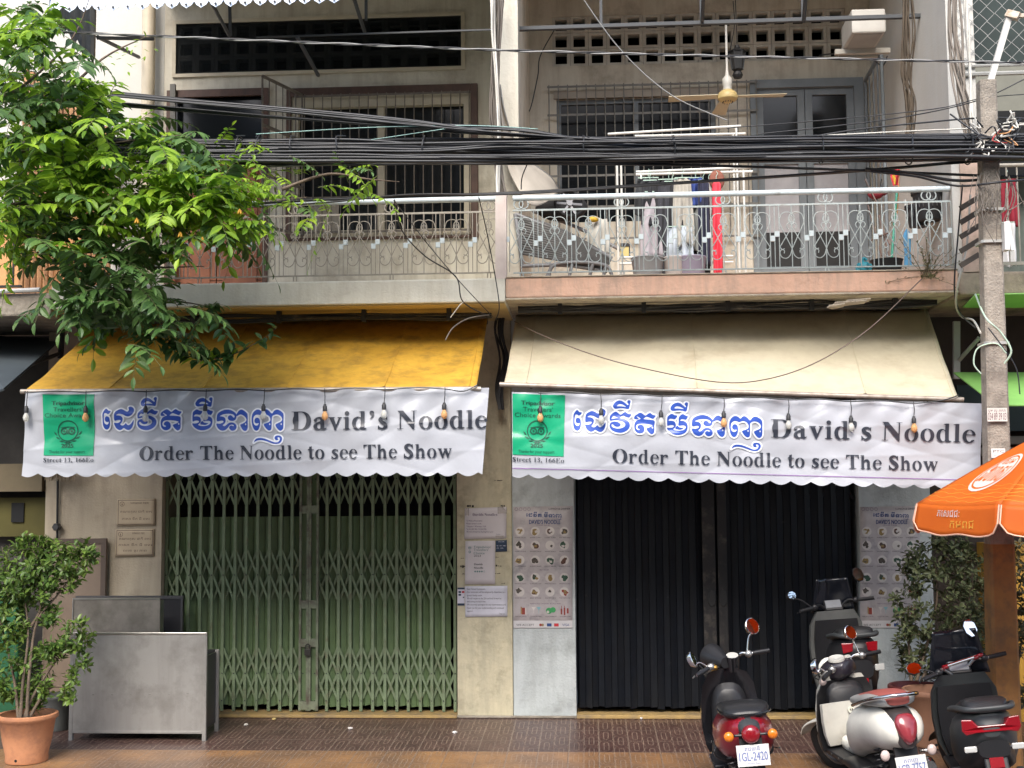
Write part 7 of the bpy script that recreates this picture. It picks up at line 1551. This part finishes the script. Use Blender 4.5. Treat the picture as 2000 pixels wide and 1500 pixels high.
MB().tube(catmull([(-.10,.17,.80),(-.24,.165,.79),(-.345,.08,.785),(-.36,0,.785),(-.345,-.08,.785),(-.24,-.165,.79),(-.10,-.17,.80)], 4), .009, 6).build('seat_piping', BPG, t, smooth=60)
handle(t, (.86,0,.965), .33, .01, .13, CHROME, BPL, ALU)
MB().tube([(.84,.10,.985),(.80,.15,1.0)], .016, 8).ellip((.82,.12,1.0), (.03,.025,.02), 10, 8).build('brake_clamp', GOLD, t, smooth=60)
mb = MB(); Mx = Matrix.Translation((.90,.02,1.03)) @ Matrix.Rotation(rad(78),4,'Y'); mb.lathe([(0,-.10),(.045,-.10),(.06,-.04),(.085,.03),(.098,.09),(.100,.12),(.09,.125)], Mx, 24).build('headlight', BPL, t, smooth=50)
MB().lathe([(0,.13),(.06,.125),(.09,.12)], Mx, 20).build('headlight_glass', CLR, t, smooth=60)
Mx = Matrix.Translation((.80,-.045,1.045)) @ Matrix.Rotation(rad(-22),4,'Y'); MB().lathe([(0,-.12),(.05,-.12),(.056,-.02),(.056,.004),(.05,.006)], Mx, 24).build('speedometer', BPG, t, smooth=40); MB().lathe([(0,.004),(.047,.0035)], Mx, 24).build('dial', DIAL, t)
F_ = Matrix.Rotation(rad(12), 4, 'Z') @ Matrix.Rotation(rad(14), 4, 'Y')
mirror(t, (.78,-.17,1.04), (.76,-.26,1.215), (.064,.064), CHROME, F_); mirror(t, (.78,.17,1.0), (.77,.30,1.12), (.040,.062), CHROME, Matrix.Rotation(rad(40),4,'Z') @ Matrix.Rotation(rad(10),4,'Y'))
shell(MB(), [(-.45,.035,.655,.715),(-.40,.07,.65,.75),(-.30,.075,.66,.79),(-.22,.03,.70,.80)], 2.4).build('tail_cowl', GPL, t, smooth=60)
Mx = Matrix.Translation((-.43,0,.672)) @ Matrix.Rotation(rad(-84),4,'Y'); MB().lathe([(.058,-.02),(.062,.03),(.055,.055),(.035,.066),(0,.070)], Mx, 24).build('tail_light', REDL, t, smooth=50)
MB().tube([(-.42,.155,.665),(-.42,-.155,.665)], .009, 7).build('indicator_bar', BPL, t)
for s in (-1, 1): indicator(t, (-.42, s*.10, .665), (-.445, s*.145, .665), .034, AMB)
MB().obox(Matrix.Translation((-.42,0,.52)) @ Matrix.Rotation(rad(14),4,'Y'), .012, .075, .16).build('mudguard', BPL, t)
plate(t, -.485, .545, .215, .132, ("រាជធានី", "1GL-2420", "Phnom Penh"), 12)
mb = MB(); f = lambda a, b: Vector((-.12 - a, .207 - .03*max(0, a)*3, .60 + b - a*.28)); flat_text(mb, sans("SCOOPY"), -.04, .11, .022, -.004, lambda a, b: Vector((.02 - a, .2085 - max(0, a)*.10, .59 + b - a*.30))); mb.build('badge', mat('silver badge', (.6,.6,.58), .3, metal=.8), t)
MB().tube(catmull([(.05,.20,.35),(.0,.24,.30),(-.05,.25,.20),(.02,.22,.05)], 5), .008, 6).build('side_stand', BPL, t)
harness(t, (.86,0,.965)); screws(t, [(.25,.209,.52),(.02,.212,.50),(.50,.195,.29),(.80,.193,.285)]); place(t, 1.845, -3.20, 0, 4.5, 26, 1., .03)
# ---- white retro scooter
t = base('scooter', 'white retro scooter with red brown seat and big teardrop tail light', dict(wb=1.18))
engine(t, BPL, mat('exhaust chrome', (.5,.5,.48), .25, metal=1.))
shell(MB(), [(-.47,.06,.545,.60),(-.43,.125,.515,.685),(-.30,.18,.475,.755),(-.10,.205,.455,.775),(.10,.222,.40,.765),(.24,.205,.33,.75),(.36,.16,.32,.735),(.45,.10,.36,.72)], 2.35).build('body', WHP, t, smooth=60)
shell(MB(), [(-.485,.045,.515,.60),(-.452,.075,.50,.69),(-.36,.095,.58,.752),(-.20,.10,.66,.785)], 2.8).build('tail_panel', mat('dark bronze panel', (.045,.038,.036), .3, coat=.4), t, smooth=60)
mb = MB(); N_ = Matrix.Translation((-.468,0,.632)) @ Matrix.Rotation(rad(-66),4,'Y')
tear = smooth2([(.085,0),(.075,.045),(.03,.066),(-.03,.056),(-.075,.032),(-.095,0),(-.075,-.032),(-.03,-.056),(.03,-.066),(.075,-.045)], 3)
mb.loft([[N_ @ Vector((a*k*1.12, b*k*1.12, h)) for a, b in tear] for k, h in ((1,-.03),(1,.012),(.9,.024),(.6,.034),(.2,.038))]); mb.build('tail_light', REDM, t, smooth=60)
mb = MB(); shell(mb, [(-.37,.09,.765,.815),(-.30,.145,.76,.85),(-.10,.165,.755,.86),(.12,.155,.75,.835),(.30,.13,.745,.82),(.42,.08,.74,.79)], 2.8); mb.build('seat', SEATG, t, smooth=60)
mb = MB(); shell(mb, [(-.385,.075,.775,.825),(-.28,.115,.78,.862),(-.10,.125,.78,.872),(.12,.115,.775,.846),(.36,.07,.77,.815)], 2.8); mb.build('seat_top', SEATR, t, smooth=60)
MB().tube(catmull([(.05,.19,.77),(-.12,.185,.80),(-.30,.165,.83),(-.42,.08,.845),(-.44,0,.845),(-.42,-.08,.845),(-.30,-.165,.83),(-.12,-.185,.80),(.05,-.19,.77)], 5), .014, 8).build('grab_rail', CHROME, t, smooth=60)
mb = MB(); mb.box(.44, .92, -.19, .19, .262, .30); shell(mb, [(.0,.235,.27,.34),(.25,.225,.25,.36),(.46,.20,.25,.32)], 3); mb.build('floorboard', BPL, t, smooth=50, bevel=.012)
shell(MB(), [(.40,.12,.30,.70),(.50,.10,.29,.55),(.62,.085,.28,.42),(.78,.085,.28,.44)], 2.8).build('tunnel', WHP, t, smooth=60)
mb = MB(); mb.loft(shield([(.27,.99,.17,.04),(.36,1.0,.205,.05),(.52,.985,.225,.06),(.70,.95,.225,.06),(.84,.92,.205,.055),(.93,.895,.15,.045)], .05)); mb.build('leg_shield', WHP, t, smooth=60)
mb = MB(); mb.loft(shield([(.28,.93,.215,.05),(.44,.935,.235,.06),(.62,.915,.237,.06),(.80,.88,.222,.055),(.90,.855,.17,.045)], .03)); mb.build('shield_edge', BPL, t, smooth=60)
mb = MB(); mb.loft(shield([(.33,.88,.17,.02),(.46,.855,.205,.035),(.60,.825,.225,.05),(.735,.80,.23,.055)], .05)); mb.build('inner_panel', WHP, t, smooth=60)
shell(MB(), [(.78,.14,.66,.84),(.86,.16,.62,.93),(.92,.13,.6,.95)], 3).build('dash_panel', BPL, t, smooth=60)
X = Matrix.Translation((.752,-.015,.665)) @ Matrix.Rotation(rad(-80),4,'Y'); MB().lathe([(0,.006),(.026,.005),(.028,0)], X, 18).build('round_badge', mat('pale badge', (.62,.60,.50), .4), t)
mb = MB()
for s in (-1, 1): mb.add([X @ Vector((a, s*b, .008)) for a, b in ((-.012,.003),(.0,.012),(.014,.010),(.004,.005),(.012,.002))], [(0,1,2,3,4)])
mb.build('wing_emblem', IRONK, t)
MB().obox(Matrix.Translation((.80,-.085,.78)) @ Matrix.Rotation(rad(-12),4,'Y') @ Matrix.Rotation(rad(12),4,'X'), .003, .018, .03).build('key_tag', mat('patterned key tag', (.35,.35,.34), .5, col2=(.05,.05,.05), scale=90), t)
mb = MB(); mb.lathe([(.305,-.085),(.325,-.06),(.332,0),(.325,.06),(.305,.085)], Matrix.Translation((1.18,0,.265)) @ Matrix.Rotation(rad(90),4,'X'), 32)
mb.f = [f for f in mb.f if min(mb.v[i][2] for i in f) > .30]; mb.m = mb.m[:len(mb.f)]; mb.build('front_fender', WHP, t, smooth=60, solid=.010)
MB().tube([(1.18,.075,.27),(.95,.075,.84)], .02, 8).tube([(1.18,-.075,.27),(.95,-.075,.84)], .02, 8).tube([(.95,0,.80),(.88,0,1.0)], .03, 10).build('fork', GPL, t, smooth=60)
handle(t, (.86,0,.965), .33, .02, .14, CHROME, BPL, ALU)
shell(MB(), [(.76,.075,.93,1.035),(.82,.11,.90,1.06),(.90,.12,.89,1.07),(.98,.10,.91,1.05)], 2.6).build('headset', mat('dark violet plastic', (.022,.018,.026), .35, coat=.3), t, smooth=60)
MB().ellip((.985,.0,.985), (.06,.10,.09), 20, 14).build('headlight_cowl', WHP, t, smooth=60)
X = Matrix.Translation((.835,.03,1.065)) @ Matrix.Rotation(rad(-14),4,'Y'); MB().lathe([(.0,.0),(.02,.006),(.05,.01),(.06,.014),(.063,.008),(.064,-.01)], X, 26).build('dial', DIAL, t, smooth=50)
X = Matrix.Translation((.80,-.055,1.052)) @ Matrix.Rotation(rad(-14),4,'Y'); MB().lathe([(0,.006),(.024,.008),(.028,0)], X, 20).build('small_dial', DIAL, t, smooth=50)
mirror(t, (.78,-.17,1.02), (.79,-.155,1.215), (.058,.058), CHROME, Matrix.Rotation(rad(4),4,'Z') @ Matrix.Rotation(rad(16),4,'Y'), tilt=-8)
mirror(t, (.78,.20,.99), (.80,.285,1.09), (.050,.062), CHROME, Matrix.Rotation(rad(34),4,'Z') @ Matrix.Rotation(rad(10),4,'Y'), tilt=30)
for s in (-1, 1): indicator(t, (-.40, s*.09, .47), (-.44, s*.165, .475), .033, CLR)
MB().ellip((.80,.27,.96), (.03,.03,.03), 12, 8).build('front_indicator', CLR, t, smooth=60)
MB().obox(Matrix.Translation((-.40,0,.42)) @ Matrix.Rotation(rad(18),4,'Y'), .012, .08, .12).build('mudguard', BPL, t)
plate(t, -.475, .395, .215, .132, ("ភពេញ", "1CP-7757", "Phnom Penh"), 14)
MB().tube([(.0,.20,.26),(-.02,.28,.26)], .012, 7).build('footpeg', ALU, t)
harness(t, (.86,0,.965)); screws(t, [(.30,.178,.42),(.55,.193,.285),(.72,.193,.285),(.88,.193,.285)]); place(t, 2.885, -2.93, -8, 6, 30, .95, .10)
# ---- silver and black scooter behind the white one
def maxi(label, big, at, head, P1, light, kind, **kw):
    t = base('scooter', label, dict(wb=1.30)); engine(t, BPL, GPL)
    shell(MB(), [(-.52,.05,.62,.70),(-.45,.11,.56,.76),(-.26,.18,.46,.80),(.0,.215,.36,.79),(.26,.20,.33,.74),(.46,.13,.33,.68)], 3.0).build('body', BPL if kind == 0 else P1, t, smooth=40)
    shell(MB(), [(-.50,.10,.50,.60),(-.30,.15,.42,.58),(.0,.19,.36,.50)], 3).build('lower_tail', BPL, t, smooth=40)
    shell(MB(), [(-.44,.10,.775,.815),(-.34,.15,.77,.875),(-.12,.165,.76,.86),(.05,.165,.75,.80),(.28,.15,.745,.795),(.46,.09,.735,.77)], 3.).build('seat', SEATB, t, smooth=50)
    mb = MB(); mb.box(.46, .96, -.21, .21, .275, .315); shell(mb, [(.42,.15,.32,.70),(.56,.13,.31,.54),(.8,.12,.31,.50)], 3); mb.build('floorboard', BPL, t, smooth=40, bevel=.012)
    mb = MB(); mb.loft(shield([(.30,1.05,.18,.05),(.48,1.06,.235,.07),(.70,1.01,.25,.08),(.88,.96,.235,.08),(1.0,.93,.17,.06)], .09)); mb.build('front_fairing', P1 if kind == 0 else GPL, t, smooth=40)
    mb = MB(); mb.loft(shield([(.34,.945,.17,.03),(.55,.935,.205,.05),(.75,.90,.21,.06),(.92,.865,.19,.05)], .05)); mb.build('inner_panel', BPL, t, smooth=40)
    ws = MB()
    def WS(u, v): w = (.20 - .06*v)*big; s = (2*u-1); return Vector((.99 - .07*s*s - .10*v, s*w, .99 + v*.30*big))
    ws.grid(WS, 10, 8).build('windscreen', BLK2, t, smooth=60, solid=.005)
    mb = MB(); mb.lathe([(.30,-.08),(.315,-.055),(.32,0),(.315,.055),(.30,.08)], Matrix.Translation((1.30,0,.265)) @ Matrix.Rotation(rad(90),4,'X'), 30); mb.f = [f for f in mb.f if min(mb.v[i][2] for i in f) > .36]; mb.m = mb.m[:len(mb.f)]; mb.build('front_fender', BPL, t, smooth=60, solid=.008)
    MB().tube([(1.30,.08,.27),(1.05,.08,.84)], .022, 8).tube([(1.30,-.08,.27),(1.05,-.08,.84)], .022, 8).tube([(1.02,0,.8),(.90,0,1.04)], .03, 8).build('fork', GPL, t, smooth=60)
    handle(t, (.88,0,1.00), .36, .0, .12, ALU if kind else BPL, BPL, BPL)
    MB().obox(Matrix.Translation((.90,.0,1.045)) @ Matrix.Rotation(rad(-38),4,'Y'), .07, .085, .012).build('dashboard', BPL, t, bevel=.01); MB().obox(Matrix.Translation((.895,0,1.055)) @ Matrix.Rotation(rad(-38),4,'Y'), .052, .07, .007).build('display', mat('grey display', (.30,.31,.33), .15, coat=.5), t)
    if kind:
        mb = MB().tube([(.80,.14,1.09),(.80,-.14,1.09)], .014, 10); o = mb.build('cross_bar', CHROME, t, smooth=60); MB().tube([(.80,.15,1.085),(.80,.115,1.085)], .018, 8).tube([(.80,-.15,1.085),(.80,-.115,1.085)], .018, 8).ellip((.79,-.17,1.09), (.02,.025,.015), 10, 8).build('bar_clamp', REDL, t, smooth=60)
        mirror(t, (.80,-.20,1.06), (.80,-.17,1.30), (.055,.075), BPL, Matrix.Rotation(rad(12),4,'Y'), True); mirror(t, (.80,.22,1.06), (.84,.36,1.14), (.072,.048), BPL, Matrix.Rotation(rad(10),4,'Z') @ Matrix.Rotation(rad(18),4,'Y'), True)
    else:
        mirror(t, (.80,-.22,1.06), (.80,-.27,1.28), (.050,.070), BPL, Matrix.Rotation(rad(14),4,'Y'), True, -12); mirror(t, (.80,.22,1.06), (.84,.38,1.20), (.060,.040), BPL, Matrix.Rotation(rad(30),4,'Z') @ Matrix.Rotation(rad(12),4,'Y'), True)
    mb = MB()
    if light:      # one wide lamp, thin in the middle
        prof = [(.185,.075),(.19,.0),(.165,-.03),(.095,-.018),(-.095,-.018),(-.165,-.03),(-.19,.0),(-.185,.075),(-.12,.07),(-.085,.026),(.085,.026),(.12,.07)]
        X = Matrix.Translation((-.515,0,.672)); mb.prism(prof, lambda p: X @ Vector((-.03 + .5*abs(p[0])*.35, p[0], p[1])), lambda p: X @ Vector((.10, p[0]*.8, p[1]*.9)))
    else:
        for s in (-1, 1): 
            prof = [(.055,.05),(.155,.055),(.145,-.035),(.065,-.02)]; X = Matrix.Translation((-.50,0,.695)); mb.prism([(s*a, b) for a, b in prof][::s], lambda p: X @ Vector((-.02 + .35*abs(p[0])*.3, p[0], p[1])), lambda p: X @ Vector((.09, p[0]*.8, p[1]*.9)))
    mb.build('tail_light', REDL, t, bevel=.006)
    MB().tube(catmull([(-.05,.20,.80),(-.30,.18,.815),(-.48,.15,.81),(-.53,.09,.805),(-.53,-.09,.805),(-.48,-.15,.81),(-.30,-.18,.815),(-.05,-.20,.80)], 4), .02, 8).build('grab_rail', GPL, t, smooth=60)
    MB().obox(Matrix.Translation((-.47,0,.50)) @ Matrix.Rotation(rad(25),4,'Y'), .015, .075, .16).build('mudguard', BPL, t, bevel=.01)
    MB().obox(Matrix.Translation((-.515,0,.475)) @ Matrix.Rotation(rad(25),4,'Y'), .004, .045, .03).build('reflector', REDL, t)
    for s in (-1, 1):
        o = MB().tube([(-.47, s*.05, .55), (-.49, s*.12, .555)], .010, 7).build('indicator', BPL, t); mb = MB(); mb.loft([[Vector((-.495 + x*.02, s*y, .557 + z)) for x, z in ((-1,-.018),(1,-.015),(1,.015),(-1,.018))] for y in (.11,.19)]); mb.build('lens', mat('clear indicator lens', (.55,.55,.52), .15, coat=.5), o, bevel=.008)
    harness(t, (.88,0,1.0)); place(t, *at, head, **kw); return t
maxi('silver and black scooter with twin red tail lights, parked behind the white one', 1.0, (3.05, -1.05), -2, SILP, 0, 0, lean=4, steer=14, k=.62, sh=.05, lift=.15)
maxi('black scooter with wide red tail light and chrome cross bar, rightmost, under the umbrella', 1.12, (3.52, -3.19), 8, GPL, 1, 1, lean=7, steer=26, k=.85, sh=.10)
# ------------------------------------------------------------------ done: drop the lettering helper
bpy.data.objects.remove(_to_); bpy.data.curves.remove(_tc)
for o in list(bpy.data.objects):
    if '_tmpl' in o: del o['_tmpl']
